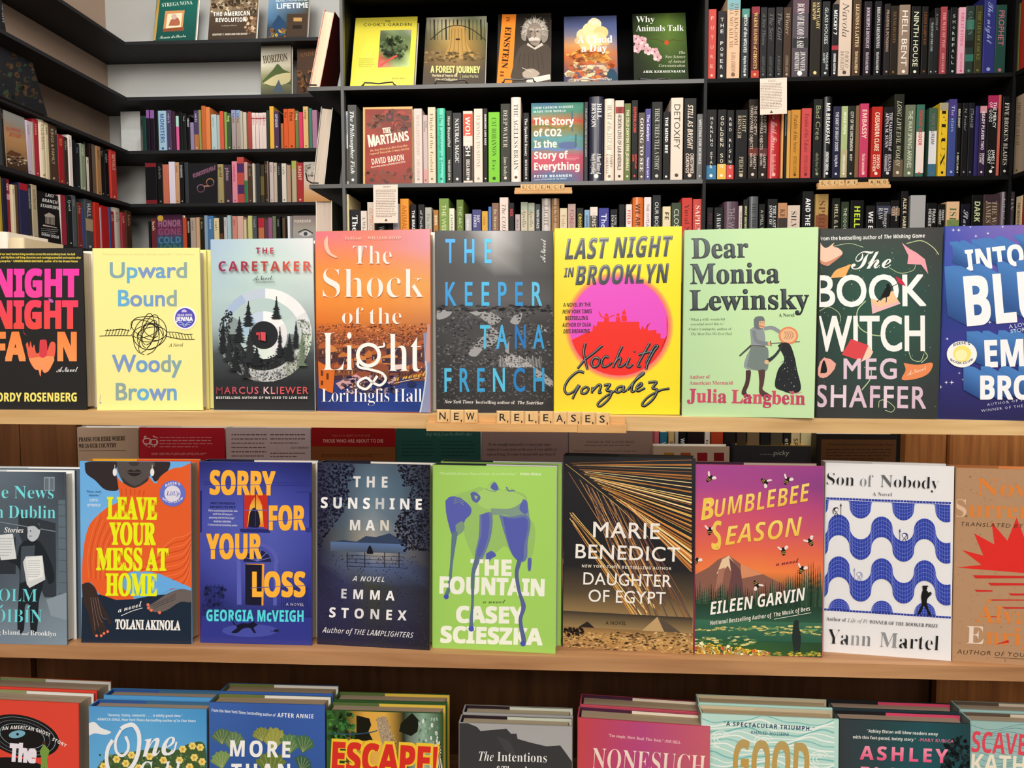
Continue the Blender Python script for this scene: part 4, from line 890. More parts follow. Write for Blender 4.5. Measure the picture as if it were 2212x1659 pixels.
# ================================================================ row two, on the upper orange-brown shelf
ZB = (Z2, 0.0)
book('slate photograph book with a newspaper boy and pale turquoise lettering', (-110, 1388), (145.5, 1394), (-108, 1018), '5c6c7c', '8a98a4', '9ab0c0', t=0.022, zs=ZB, lean=2.5, copies=1, dx=.012, inner=('c8d0d4', 'f4f4f2'), pg='cfd2cf', cop_label='spare copy standing right behind the newspaper boy book')
Bg([['4c5560', '6a7884', '5c6a78', '3c444c'], ['4a5660', '5a6672', '505e6c', '444e58'], ['3c4650', '4e5a66', '4c5864', '4a5662'], ['343e48', '46525e', '444e5a', '54626e'], ['3a4450', '4c5a66', '5a6874', '5e6e7a'], ['5e6e7c', '6e7e8c', '70828f', '7a8c98'], ['68798a', '74869a', '7a8c9c', '8498a6']])
Rc(95, 1030, 118, 1060, '8c9aa6'); Rc(97, 1033, 105, 1058, '66747f'); Rc(108, 1033, 116, 1058, '66747f'); Rc(-60, 1160, 34, 1240, '2c343c'); Rc(126, 1080, 146, 1290, '5e6e7a'); [L([(126, 1090+k*24), (146, 1091+k*24)], 1, '3c464e') for k in range(9)]; P([(40, 1150), (40, 1110), (120, 1130), (122, 1290), (96, 1290)], '323a42')
L([(-10, 1126), (120, 1148)], 2, '7a8894'); P([(100, 1295), (145, 1280), (145, 1340), (110, 1330)], '8a9aa6')
CP([(42, 1180), (54, 1168), (78, 1166), (92, 1178), (110, 1214), (118, 1250), (106, 1262), (98, 1240), (92, 1270), (84, 1300), (80, 1362), (66, 1362), (64, 1310), (54, 1310), (52, 1360), (38, 1362), (40, 1290), (42, 1230), (22, 1214), (8, 1206), (10, 1196), (34, 1206)], '1f262d', k=3)
P([(46, 1180), (76, 1178), (70, 1250), (44, 1260)], '434e58'); CP([(60, 1148), (60, 1134), (70, 1128), (84, 1131), (87, 1146), (82, 1162), (70, 1170), (60, 1162)], 'b9c4cb', k=3); CP([(58, 1138), (64, 1128), (80, 1128), (88, 1140), (84, 1144), (74, 1136)], '30383f', k=3); C(66, 1147, 1.4, '1f262d', n=8); L([(62, 1158), (69, 1158)], 1.2, '3c454c')
P([(-8, 1156), (28, 1153), (36, 1207), (2, 1210)], 'd8dee0'); greek(0, 1164, 28, 1200, 7, 1.4, '9aa4aa', 3); P([(50, 1214), (56, 1202), (92, 1200), (98, 1252), (64, 1270), (58, 1262)], 'd2d8da'); P([(56, 1206), (90, 1200), (94, 1246), (62, 1256)], 'e6eaea'); greek(60, 1212, 88, 1246, 8, 1.3, 'a4acb0', 4)
PT('title_lettering'); T('The News', -44, 1075.5, 116, 1077, 27, '78e2ea', 'R', -.008); T('from Dublin', -62, 1118.5, 120, 1119.5, 27, '78e2ea', 'R', -.008)
PT('author_lettering'); T('COLM', -28, 1298, 80, 1299.5, 27, '70dce6', 'R', -.011); T('TÓIBÍN', -36, 1343, 91, 1345, 28, '70dce6', 'R', -.011)
PT('jacket'); T('Stories', 9, 1150, 51, 1150.5, 11, 'eef2f2', 'J'); T('Author of Long Island', -90, 1369, 43, 1371, 10, 'eef2f4', 'R', -.004); T('and', 48, 1371.5, 62, 1372, 6, 'eef2f4', 'J'); T('Brooklyn', 66, 1372, 122, 1374, 10.5, 'eef2f4', 'R', -.004)

book('sky blue and orange book with a turtleneck figure and neon yellow title', (174, 1388), (414.5, 1391.5), (182, 996), '6fb4ee', 'f0b028', 'f0b028', t=0.03, zs=ZB, lean=3, m='gloss', copies=0, dx=.004, inner=('e8a820', 'e8582a'), pg='cbb898', cop_label='spare copy standing right behind the orange turtleneck book')
Bg(['6cb4f2', '74b8f0', '6aaee8', '6aaee8'])
CP([(183, 1000), (186, 1022), (206, 1038), (226, 1057), (252, 1060), (258, 1046), (250, 1020), (252, 996), (200, 996)], '332c30', k=4); CP([(330, 997), (366, 997), (362, 1018), (345, 1034), (334, 1040), (326, 1020)], '332c30', k=4)
CP([(253, 996), (330, 996), (327, 1020), (318, 1036), (300, 1050), (282, 1052), (264, 1038), (254, 1016)], '55504f', k=4); CP([(262, 1030), (292, 1050), (322, 1030), (312, 1050), (290, 1060), (270, 1050)], '3c3838', k=3)
CP([(277, 998), (283, 1006), (296, 1006), (300, 998)], '3f3a3a', k=4); CP([(273, 1020), (282, 1014), (290, 1017), (297, 1014), (306, 1020), (296, 1028), (284, 1028)], '2c2628', k=4); CL([(274, 1020), (290, 1020), (305, 1020)], 1, '6a6262')
for x in (248, 329): C(x, 1020, 4.4, 'f0f0f2', ry=8.5, n=16); L([(x, 1004), (x, 1014)], 1, 'ddd')
CP([(252, 1028), (262, 1040), (290, 1054), (318, 1040), (322, 1030), (330, 1040), (338, 1044), (346, 1030), (368, 1014), (392, 1009), (421, 1008), (420, 1120), (417, 1270), (396, 1262), (370, 1250), (340, 1238), (310, 1234), (280, 1236), (268, 1250), (264, 1268), (290, 1294), (256, 1296), (218, 1286), (196, 1258), (178, 1262), (180, 1190), (190, 1142), (204, 1120), (232, 1096), (258, 1082), (256, 1054)], 'e8622e', k=4)
rr = random.Random(9)
for k in range(13): y = 1150+k*9; CL([(418, 1146+k*3), (398, y+8), (372-k*3, y+16+k), (330-k*5, 1206+k*5)], 1.6, 'c24a24' if k % 2 else 'f27c46')
for k in range(8): CL([(214+k*5, 1110+k*6), (200+k*5, 1150+k*4), (190+k*6, 1200), (192+k*5, 1250)], 1.5, 'd05226' if k % 2 else 'f27a44')
for k in range(6): CL([(262+k*10, 1054+k), (264+k*9, 1070)], 1.6, 'c84e26')
CP([(276, 1240), (310, 1236), (345, 1242), (380, 1256), (416, 1272), (415, 1296), (380, 1270), (340, 1286), (300, 1290), (280, 1280)], '6ab0ee', k=4)
P([(177, 1290), (216, 1284), (252, 1296), (290, 1294), (330, 1286), (415, 1280), (414, 1392), (174, 1388)], '1d2c3e')
CP([(177, 1262), (192, 1258), (206, 1270), (216, 1296), (232, 1326), (241, 1345), (236, 1348), (222, 1326), (226, 1350), (234, 1366), (228, 1370), (216, 1350), (222, 1370), (218, 1375), (208, 1354), (208, 1372), (202, 1372), (196, 1350), (190, 1320), (180, 1300)], '3b2d2a', k=3)
for k in range(4): CL([(196+k*5, 1290), (202+k*6, 1330), (206+k*8, 1362-k*8)], 1.1, '7a6a66')
for x, y in ((209, 1373), (219, 1373), (225, 1368), (233, 1364)): C(x, y, 3, 'f07a58', n=10)
CP([(415, 1276), (390, 1272), (362, 1282), (338, 1298), (322, 1308), (318, 1312), (326, 1320), (346, 1322), (364, 1316), (390, 1300), (414, 1300)], '6b6260', k=3); [CL([(326+k*4, 1308+k*3), (350, 1298+k*4), (380, 1284+k*5)], 1, '3a3232') for k in range(3)]
for x, y in ((320, 1306), (321, 1313), (327, 1318), (345, 1323)): C(x, y, 3.4, 'f07a58', n=10)
T('“Warm, smart,', 186, 1064, 220, 1064, 5, '2c5a8a', 'r'); T('hilarious.”', 192, 1072, 217, 1072, 5, '2c5a8a', 'r'); T('CURTIS', 194, 1083, 212, 1083, 5.4, 'e8f4fc', 'S'); T('SITTENFELD', 189, 1094, 217, 1094, 5.4, 'e8f4fc', 'S')
PT('title_lettering')
for s, x0, x1, y in (('LEAVE', 231, 340, 1121), ('YOUR', 236, 337, 1176), ('MESS AT', 208, 364, 1231), ('HOME', 228, 340, 1286)): T(s, x0, y-.5, x1, y+.5, 46, 'eef61e', 'R', .022)
PT('author_lettering'); T('TOLANI AKINOLA', 249, 1358, 390, 1361, 20, 'f4f4f2', 'R', .02)
PT('jacket'); T('a novel', 256, 1323, 308, 1309, 12, 'f0f0ee', 'c', sl=.1); CL([(262, 1330), (285, 1320), (308, 1313)], 1.3, 'f0f0ee')
PT('sticker'); C(373, 1066, 28, '6a76d2'); C(373, 1066, 17.5, 'e2e0ee'); T('LitUp', 360, 1070, 388, 1070, 9, '5a62c0', 'J'); T("REESE'S", 358, 1052, 390, 1049, 5.6, 'e8e8f8', 'S', arc=4); T('BOOK CLUB', 352, 1079, 395, 1078, 5.4, 'e8e8f8', 'S', arc=-8)

book('indigo house-at-night book with sliced orange capitals', (431, 1388), (674, 1394.5), (438, 997), '4048a0', '20264c', '1c2244', t=0.03, zs=ZB, lean=3, m='gloss', copies=0, inner=('1a2040', 'e8e4dc'), cop_label='spare copy standing right behind the indigo house book')
Bg([['262c70', '2c3280', '2a3078', '1e2460'], ['4048a0', '464ea8', '444ca6', '343c90'], ['4a52ae', '525cb6', '545eb8', '444cac'], ['464ea8', '525ab4', '505ab2', '3e46a0'], ['343a8c', '444ca6', '424aa2', '30368a'], ['262a6a', '2c3278', '2e347c', '242a70'], ['262c74', '2e3686', '2c3482', '22286c']])
for y in (1041, 1046): L([(440, y), (680, y+3)], 1.6, '2a3080')
Rc(641, 1062, 681, 1064, '2a3080'); Rc(668, 1064, 680, 1140, '232868'); Rc(660, 1140, 680, 1150, '30368c'); Rc(432, 1060, 436, 1150, '232868')
Rc(525, 1064, 582, 1142, '3c44a0'); Gd(528, 1068, 578, 1138, ['e8602c', 'f0b040', 'f4c850', 'e87030']); CP([(528, 1068), (552, 1068), (540, 1092), (534, 1138), (528, 1138)], 'c83020', k=3); CP([(578, 1068), (556, 1068), (566, 1092), (570, 1138), (578, 1138)], 'c83020', k=3)
CP([(536, 1138), (539, 1112), (546, 1098), (553, 1099), (560, 1112), (560, 1138)], '1c1a30', k=3); L([(552, 1068), (552, 1138)], 2, '2c3280'); L([(528, 1102), (578, 1102)], 1.6, '5a62b8'); P([(518, 1142), (584, 1143), (583, 1151), (520, 1150)], '262c74')
C(556, 1216, 46, '585fb8', ry=44, a0=0, a1=180); C(556, 1216, 38, '4a52aa', ry=36, a0=0, a1=180); C(556, 1214, 30, '20244e', ry=26, a0=0, a1=180); [L([(556, 1212), (556+30*math.cos(a), 1212-26*math.sin(a))], 1.6, '6a72c4') for a in np.linspace(.3, 2.8, 6)]
P([(512, 1212), (520, 1212), (522, 1306), (512, 1306)], '5c64bc'); P([(592, 1212), (600, 1212), (598, 1308), (590, 1308)], '5860b8'); P([(530, 1218), (566, 1219), (566, 1308), (530, 1306)], '1a1a30'); P([(532, 1218), (571, 1218), (569, 1308), (565, 1308), (566, 1220), (532, 1219)], 'f2a23a')
for k in range(26):
    x = 446+k*2.9 if k < 13 else 608+(k-13)*4.6; L([(x, 1312), (x, 1262+(k % 3)*2)], 1.1, '20265e')
L([(444, 1268), (484, 1268)], 1.4, '20265e'); L([(606, 1270), (668, 1272)], 1.4, '20265e'); S(70, (440, 1270, 486, 1320), 5, ['262c6c', '2e3680', '20264e'], 3); P([(436, 1330), (676, 1334), (674, 1394), (431, 1388)], '323a90'); C(540, 1362, 60, '4650aa', ry=14)
qlines([('WHO’S THE PREDATOR', 455, 1089, 508, 1090, 4.6), ('AND WHO’S THE PREY?', 453, 1097, 510, 1098, 4.6)], '1e2250'); qlines([('This is a psychological thriller with', 450, 1104.5, 513, 1106, 4), ('teeth that will keep you', 460, 1112, 502, 1113, 4), ('guessing until the final page.”', 452, 1119.5, 508, 1121, 4), ('—KARMA BROWN,', 461, 1128, 500, 1129, 4), ('#1 international bestselling author', 449, 1135, 513, 1137, 4)], 'd4d8f0')
def sliced(s, x0, y0, x1, y1, h, n=3):
    T(s, x0, y0, x1, y1, h, 'ffb93e', 'S', .02)
    dy = h*.36
    P([(x0-3, y0-dy+1), (x1+3, y1-dy-4), (x1+3, y1-dy-5.4), (x0-3, y0-dy-.4)], '4a52ae')
PT('title_lettering'); sliced('SORRY', 453, 1067, 595, 1069, 50); sliced('FOR', 581, 1144, 660, 1144, 51); sliced('YOUR', 446, 1206, 566, 1206, 52); sliced('LOSS', 545, 1288, 660, 1288, 52)
PT('author_lettering'); T('GEORGIA McVEIGH', 446, 1341, 656, 1342.5, 24, '58dfe8', 'S', .012, sp=.05)
PT('jacket'); T('A NOVEL', 618, 1308, 657, 1309, 6.4, 'd0c8e0', 'g', sp=.15)
CP([(507, 1346), (512, 1350), (522, 1346), (540, 1346), (548, 1340), (550, 1345), (557, 1348), (552, 1353), (548, 1356), (553, 1366), (548, 1366), (540, 1356), (524, 1358), (514, 1366), (500, 1366), (510, 1358), (512, 1354), (504, 1342)], '151730', k=3); CL([(508, 1350), (504, 1342), (508, 1334)], 2.4, '151730'); C(597, 1362, 6, '1a1c3c', ry=3, n=12); L([(591, 1364), (584, 1362)], 1, '1a1c3c')

book('dark evening field book with glowing white spaced capitals', (684, 1391.5), (928, 1405), (686, 999), '26273c', '16172a', '1e1f30', t=0.03, zs=ZB, lean=3, m='gloss', copies=0, inner=('1c1c2c', 'e0e0dc'), cop_label='{} spare copy behind the dark evening field book')
Bg([['2a2a44', '3c4a5c', '54687a', '4a586c', '22222e'], ['24243a', '44566a', '5e788c', '4e6478', '222230'], ['20203a', '4a5c70', '6a8090', '56687c', '24242e'], ['222238', '50606e', '8a949a', '5a6878', '242430'], ['222236', '5c6468', 'b0a894', '6a6e74', '24242e'], ['22223a', '505a74', '5a6a90', '4a587c', '26262e'], ['262640', '34365a', '3e4238', '34384a', '26262c'], ['2a2a4a', '2e2e50', '3a3c3a', '32344a', '28282c'], ['2a2a48', '2c2c4c', '30303c', '2c2c44', '26262a'], ['22223a', '26263e', '2a2a3c', '262638', '242426']])
P([(714, 1172), (740, 1166), (770, 1170), (790, 1158), (812, 1160), (842, 1152), (862, 1164), (880, 1162), (880, 1180), (714, 1180)], '34425e'); Gd(714, 1176, 880, 1190, ['5a74a4', '4c5a6c'])
S(1000, (687, 1002, 765, 1200), 3, ['1a1a30', '24243c', '30304c', '3c3c5a', '14142a'], 51, 1.1, lambda x, y: x < 722+32*math.sin((y-1000)/42.0)+(40 if y < 1040 else 0)); S(1000, (850, 1002, 928, 1190), 3, ['1a1a2e', '22222e', '2e2e44', '14141e'], 52, 1.1, lambda x, y: x > 872+18*math.sin((y-1000)/30.0)-(20 if y < 1050 else 0)); S(900, (688, 1200, 924, 1400), 2, ['2e2e50', '343458', '22223a', '28284a', '3a3a4c'], 53, .8)
for k in range(4): L([(750, 1199+k*8), (872, 1203+k*8)], 1, '14141c')
for x in (750, 788, 831, 862): L([(x, 1193), (x, 1226)], 1.8, '14141c')
CP([(792, 1196), (794, 1186), (799, 1178), (804, 1186), (806, 1196)], '15161f', k=3)
PT('title_lettering'); T('THE', 763, 1052, 837, 1053, 23, 'f0f0f2', 'S', .012, sp=.55, m='foil'); T('SUNSHINE', 693, 1097, 911, 1101, 23, ['f2f2f4', 'e8e8ec', 'f4f4f4', 'fff', 'c8ccd0', 'f0f0f0', 'f0f0f2', 'f6f6f6'], 'S', .012, sp=.42); T('MAN', 756, 1145, 840, 1146, 22, ['e4e2de', 'f0f0f0', 'd8d4c8'], 'S', .012, sp=.5)
PT('author_lettering'); T('EMMA', 737, 1292, 852, 1297, 20, ['d0d0d4', 'e8e8ea', 'f0f0f0', 'f4f4f4'], 'S', .01, sp=.6); T('STONEX', 711, 1333, 878, 1340, 21, ['f0f0f2', 'f0f0f0', 'e4e4e6', 'd8d8dc', 'eeeeee', 'e8e8ea'], 'S', .01, sp=.55)
PT('jacket'); T('A NOVEL', 761, 1255, 830, 1257, 11, 'e4e4e6', 'I', -.012, .1, .1); T('Author of THE LAMPLIGHTERS', 696, 1366, 892, 1378, 12, 'dcdce0', 'I', -.014, .1)

book('lime green book with an upside-down purple face dripping ink', (932.5, 1399), (1200, 1412), (934, 1004), 'a2d264', '8abc54', '1c2438', t=0.024, zs=ZB, lean=3, copies=1, inner=('1e2436', 'e6e6ea'), cop_label='spare copy standing right behind the lime green ink book', dx=0.004)
Bg([['9ecb62', 'a6d868', 'a4d666'], ['a0d062', 'a6d866', 'a2d464'], ['9ccc60', 'a4d664', 'a0d062']])
T('“Wonderfully delicious. Deep and funny. An excellent debut.”', 950, 1025, 1116, 1026, 5, 'dcf0c0', 'i'); T('EMMA STRAUB', 1124, 1026, 1169, 1027, 5, 'f0fae0', 'R')
FC = [(966, 1078), (992, 1066), (1014, 1060), (1034, 1052), (1048, 1054), (1056, 1046), (1064, 1039), (1072, 1042), (1080, 1056), (1090, 1058), (1095, 1051), (1102, 1058), (1106, 1054), (1113, 1060), (1124, 1064), (1137, 1072), (1139, 1090), (1141, 1108), (1146, 1122), (1154, 1132), (1156, 1160), (1150, 1200), (1140, 1206), (1110, 1198), (1092, 1180), (1074, 1192), (1060, 1204), (1034, 1214), (1016, 1190), (1002, 1150), (1004, 1120), (1014, 1102), (1002, 1084), (984, 1076)]
CP(FC, '98c26a', k=4); CP([(1046, 1056), (1064, 1044), (1076, 1058), (1098, 1060), (1122, 1068), (1134, 1080), (1110, 1098), (1066, 1102), (1036, 1092), (1028, 1070)], 'a6d072', k=4)
CP([(1060, 1098), (1104, 1098), (1130, 1084), (1140, 1094), (1142, 1120), (1120, 1122), (1090, 1112), (1064, 1112)], '7f9c8c', k=4)
CP([(962, 1082), (972, 1073), (990, 1074), (1006, 1084), (1018, 1098), (1016, 1112), (1006, 1122), (998, 1140), (990, 1156), (978, 1158), (971, 1140), (964, 1110)], '5860b2', k=4); CP([(984, 1134), (998, 1126), (1004, 1140), (996, 1152), (986, 1154)], '7c9a84', k=4)
CP([(976, 1150), (988, 1150), (984, 1180), (978, 1220), (974, 1270), (966, 1290), (962, 1294), (960, 1286), (966, 1268), (972, 1220)], '5e7a8c', k=4); C(964, 1289, 5.4, '4c56b4'); [CL([(980, 1078+k*5), (992, 1074+k*5), (1002, 1081+k*5)], 1, '86a07c') for k in range(3)]
CP([(1016, 1066), (1024, 1062), (1034, 1068), (1038, 1076), (1030, 1086), (1020, 1080)], '5a64aa', k=4); CP([(1024, 1070), (1032, 1072), (1028, 1079)], '93b878', k=3); CP([(1062, 1046), (1070, 1042), (1077, 1056), (1070, 1060), (1060, 1054)], '5a64b0', k=4); CL([(1094, 1052), (1098, 1060), (1106, 1060), (1112, 1060)], 2.4, '5a64b0'); CL([(1048, 1055), (1058, 1060), (1072, 1062)], 1.4, '7a948c')
CP([(1130, 1078), (1139, 1084), (1140, 1106), (1132, 1110), (1122, 1098)], '5c68b2', k=4)
CP([(1036, 1112), (1062, 1108), (1062, 1150), (1050, 1190), (1036, 1214), (1026, 1200), (1034, 1160)], '6c7ca4', k=4); CP([(1040, 1112), (1056, 1110), (1056, 1150), (1046, 1186), (1034, 1206), (1030, 1196), (1040, 1150)], '5a64b2', k=4)
CP([(1078, 1112), (1104, 1116), (1136, 1112), (1146, 1130), (1140, 1170), (1138, 1206), (1124, 1214), (1106, 1198), (1092, 1160)], '6a7aa6', k=4); CP([(1086, 1116), (1108, 1120), (1136, 1118), (1140, 1140), (1132, 1180), (1130, 1210), (1116, 1208), (1100, 1180)], '5660b2', k=4)
CP([(1050, 1196), (1062, 1190), (1072, 1200), (1060, 1208), (1054, 1222), (1050, 1212)], '5660b2', k=3)
PT('title_lettering'); T('THE', 1016, 1242, 1105, 1243, 33, 'f2f6e6', 'S', .03); T('FOUNTAIN', 949, 1281, 1176, 1287, 35, 'f2f6e6', 'S', .03)
PT('author_lettering'); T('CASEY', 985, 1344, 1133, 1346, 34, 'f2f6e6', 'S', .03); T('SCIESZKA', 951, 1387, 1172, 1393, 34, 'f2f6e6', 'S', .03)
PT('jacket'); CP([(1028, 1196), (1036, 1210), (1026, 1240), (1024, 1290), (1022, 1330), (1022, 1356), (1014, 1360), (1014, 1346), (1018, 1300), (1018, 1240)], '5e7490', k=4); C(1018, 1358, 6, '4c56b4'); CP([(1118, 1208), (1126, 1214), (1120, 1240), (1126, 1280), (1136, 1310), (1128, 1340), (1136, 1380), (1134, 1394), (1126, 1394), (1126, 1380), (1120, 1340), (1126, 1310), (1116, 1270), (1112, 1236)], '5a6496', k=4); C(1130, 1390, 6, '4c56b4'); CP([(1140, 1206), (1148, 1206), (1147, 1228), (1144, 1234), (1140, 1228)], '5a64a8', k=3); T('a novel', 1043, 1303, 1092, 1303, 8, '4c6a3c', 'c')

book('black book of golden palm-frond rays above small pyramids', (1214, 1397), (1498, 1414.5), (1212, 984), '242427', '1e1f1c', '1a1a1c', t=0.036, zs=ZB, lean=3, m='gloss', copies=0, inner=('141414', '2a2622'), cop_label='{} spare copy behind the black book of golden rays')
Bg([['2b2b2e'], ['262629'], ['232326'], ['242427'], ['262527'], ['5a4c3a'], ['a88a5a'], ['b08c58']])
rr = random.Random(4)
for k in range(64):
    t = (k+.5)/64; a = math.radians(-2 + 62*t); s = rr.random()
    x0, y0 = 1234+t*170*(t < .8)+rr.uniform(-4, 4), 1000+t*130+rr.uniform(-3, 3); ln = 420-150*t if t < .6 else 300-120*(t-.6)
    x1 = min(1494, x0+ln*math.cos(a)); q = (x1-x0)/max(ln*math.cos(a), 1); y1 = y0+ln*math.sin(a)*q
    L([(x0, y0), (x1, min(y1, 1330))], rr.uniform(.5, 1.2), rr.choice(['b8783a', 'e8b860', 'f6dc9a', '8a5a34', 'd88a44']), w1=rr.uniform(1.2, 3.6))
for k in range(46):
    t = k/46; a = math.radians(58 + 14*t); s = rr.uniform(0, 1); x0, y0 = 1228+s*150, 1020+s*100; ln = rr.uniform(180, 300)
    L([(x0, y0), (min(1492, x0+ln*math.cos(a)), min(1335, y0+ln*math.sin(a)))], .6, rr.choice(['8a5a3a', 'c89058', '6a4a44', '5a4a50', 'e0b070']), w1=2.0)
CL([(1222, 1002), (1270, 1040), (1340, 1098), (1400, 1160)], 1.4, 'c8a468')
Gd(1216, 1334, 1496, 1372, ['3c3630', '8a7450', 'c8a868'][:3]); P([(1228, 1367), (1269, 1342), (1298, 1368)], '2a2622'); P([(1375, 1372), (1420, 1332), (1440, 1372), (1466, 1376)], 'c0a070'); P([(1420, 1332), (1428, 1334), (1478, 1372), (1440, 1376)], '5a4e42')
Gd(1216, 1368, 1497, 1412, ['8a6a44', 'c49a5c', 'a87c48', 'b08450']); S(700, (1218, 1366, 1494, 1410), 2.2, ['6a4c30', 'd8b070', '9a7444', '4a3626', 'e0bc80', 'b48a54', 'c09a60'], 61, 2.4); S(60, (1218, 1356, 1260, 1376), 4, ['3a2e26', '241e1a'], 62)
PT('author_lettering'); T('MARIE', 1281, 1160, 1425, 1164, 33, 'f2efe8', 'g', .008, sp=.05); T('BENEDICT', 1243, 1205, 1468, 1213, 30, 'f4f0e8', 'g', .008, sp=.05)
PT('title_lettering'); T('DAUGHTER', 1260, 1262, 1450, 1268, 26, 'f4f1ea', 'g', .004, sp=.04); T('OF EGYPT', 1271, 1299, 1437, 1305, 26, 'f4f1ea', 'g', .004, sp=.04)
PT('jacket'); T('NEW YORK TIMES BESTSELLING AUTHOR', 1257, 1225, 1450, 1231, 6, 'e8e0d0', 'S', sp=.12); T('A NOVEL', 1308, 1349, 1353, 1350, 8, '2a241c', 'g', .008, sp=.08); T('MARIE BENEDICT', 1213.6, 1040, 1214.6, 1218, 3, 'a09a7a', 'g')

book('purple-to-orange sunset book with bees, a mountain and yellow brush title', (1499, 1411.5), (1776.5, 1421), (1497, 1003), 'c85878', '5a2a4a', '3a4a2c', t=0.032, zs=ZB, lean=3, m='gloss', copies=0, inner=('3c1c3a', 'b4a898'), cop_label='{} spare copy behind the bee and mountain book')
Bg([['a84a94', 'a44a90', '9c448c'], ['ac4c90', 'a84a8c', '8c4284'], ['cc5676', 'c8507a', 'b44a7c'], ['d85c62', 'd65a66', 'c4566e'], ['e46a50', 'e66c4e', 'e06a50'], ['f08048', 'f28646', 'ee7c48'], ['5a5a4a', '50584a', '3a5238'], ['305a4c', '2c5644', '2c5038'], ['2e5a44', '2e5a40', '2c4c34'], ['34583a', '38602e', '2e4a2a']])
P([(1499, 1241), (1530, 1226), (1552, 1208), (1575, 1200), (1600, 1218), (1640, 1236), (1690, 1262), (1710, 1290), (1499, 1300)], '8a5e50'); P([(1560, 1208), (1575, 1200), (1590, 1222), (1580, 1236), (1572, 1222), (1562, 1234), (1548, 1240)], 'e8c8a4'); P([(1600, 1218), (1648, 1240), (1620, 1246), (1600, 1250)], 'd88e66'); P([(1575, 1204), (1600, 1232), (1608, 1290), (1570, 1290), (1580, 1240)], '6a4848'); P([(1552, 1230), (1566, 1226), (1560, 1262), (1544, 1280)], 'a87460')
for k in range(56):
    q = random.Random(k+300); x = 1502+k*4.9; ht = 22+q.random()*18 + (max(0, x-1655)*.42 if x > 1655 else 0) - (12 if 1600 < x < 1650 else 0); conifer(x, 1318, 11, ht+26, q.choice(['243c30', '2c4636', '1e3428', '34503a']), k)
Gd(1500, 1312, 1776, 1352, ['24402f', '2c5040', '3a6448']); Gd(1500, 1346, 1776, 1380, ['3c6e54', '2e5c48']); S(60, (1500, 1352, 1776, 1362), 2.4, ['c8c070', '6a9a5c', 'e0d080'], 71, 4); S(50, (1650, 1358, 1776, 1372), 2, ['d8c878', '7aa060'], 72, 4); S(50, (1500, 1374, 1630, 1394), 2.4, ['d8d088', '5a8a54'], 75, 4)
S(170, (1500, 1388, 1660, 1416), 4.6, ['f0d048', 'f4e08a', 'e8a838', 'd8b830', 'f8f0c0', 'e06a3a'], 73, 1.2, lambda x, y: y > 1386+(x-1500)*.14, jag=7); S(40, (1660, 1408, 1776, 1419), 3, ['c8b040', '8a9a40'], 74, 2)
CP([(1714, 1344), (1720, 1338), (1726, 1344), (1725, 1354), (1730, 1372), (1728, 1400), (1722, 1404), (1716, 1404), (1711, 1380), (1712, 1360)], '26302e', k=3); L([(1717, 1400), (1716, 1408)], 4, '26302e'); L([(1724, 1400), (1727, 1408)], 4, '26302e')
def bee(x, y, a=0., s=1.0):
    ca, sa = math.cos(a), math.sin(a); q = lambda u, v: (x+(u*ca-v*sa)*s, y+(u*sa+v*ca)*s)
    for u, v in ((-9, -11), (9, -11)): CP([q(0, -2), q(u*.9-2, v), q(u*1.3, v*.7), q(u*.6, -2)], 'ece0da', k=3)
    CP([q(-5, -1), q(-4, 6), q(0, 10), q(4, 6), q(5, -1), q(0, -5)], '1f1a18', k=3); L([q(-4.5, 2), q(4.5, 2)], 1.6*s, 'b89a50'); L([q(-4, 5.4), q(4, 5.4)], 1.3*s, 'b89a50'); C(*q(0, -5), 3*s, '1f1a18', n=10)
for x, y, a in ((1533, 1033, .7), (1652, 1040, 2.2), (1700, 1038, .5), (1533, 1146, .1), (1750, 1170, -.5), (1692, 1190, -.1), (1503, 1211, .6), (1731, 1230, .4), (1634, 1262, 2.6)): bee(x, y, a)
PT('title_lettering'); T('BUMBLEBEE', 1516, 1122, 1750, 1082, 38, ('f6dc72', 'f0c24a'), 'I', -.004, .12, .03, jit=.02); T('B', 1514, 1124, 1544, 1119, 46, 'f2cc58', 'I', -.002, .12); T('S', 1538, 1184, 1562, 1180, 56, 'f2cc58', 'I', -.002, .1); T('EASON', 1566, 1177, 1732, 1157, 40, ('f6dc72', 'f0c24a'), 'I', -.004, .12, .03, jit=.02); CL([(1556, 1170), (1552, 1184), (1540, 1184), (1538, 1174)], 4, 'f2cc58')
PT('author_lettering'); T('EILEEN GARVIN', 1534, 1328, 1740, 1296, 27, 'f6f2ea', 'I', .0, .1, .02, jit=.02)
PT('jacket'); T('National Bestselling Author of', 1534, 1350, 1667, 1333, 9, 'f0ece0', 'I', -.008); T('The Music of Bees', 1672, 1332, 1750, 1318, 9, 'f0ece0', 'I', -.008); L([(1672, 1337), (1752, 1323)], 1, 'f0ece0'); T('a novel', 1676, 1222, 1726, 1214, 9, '7a1c30', 'c', .004)

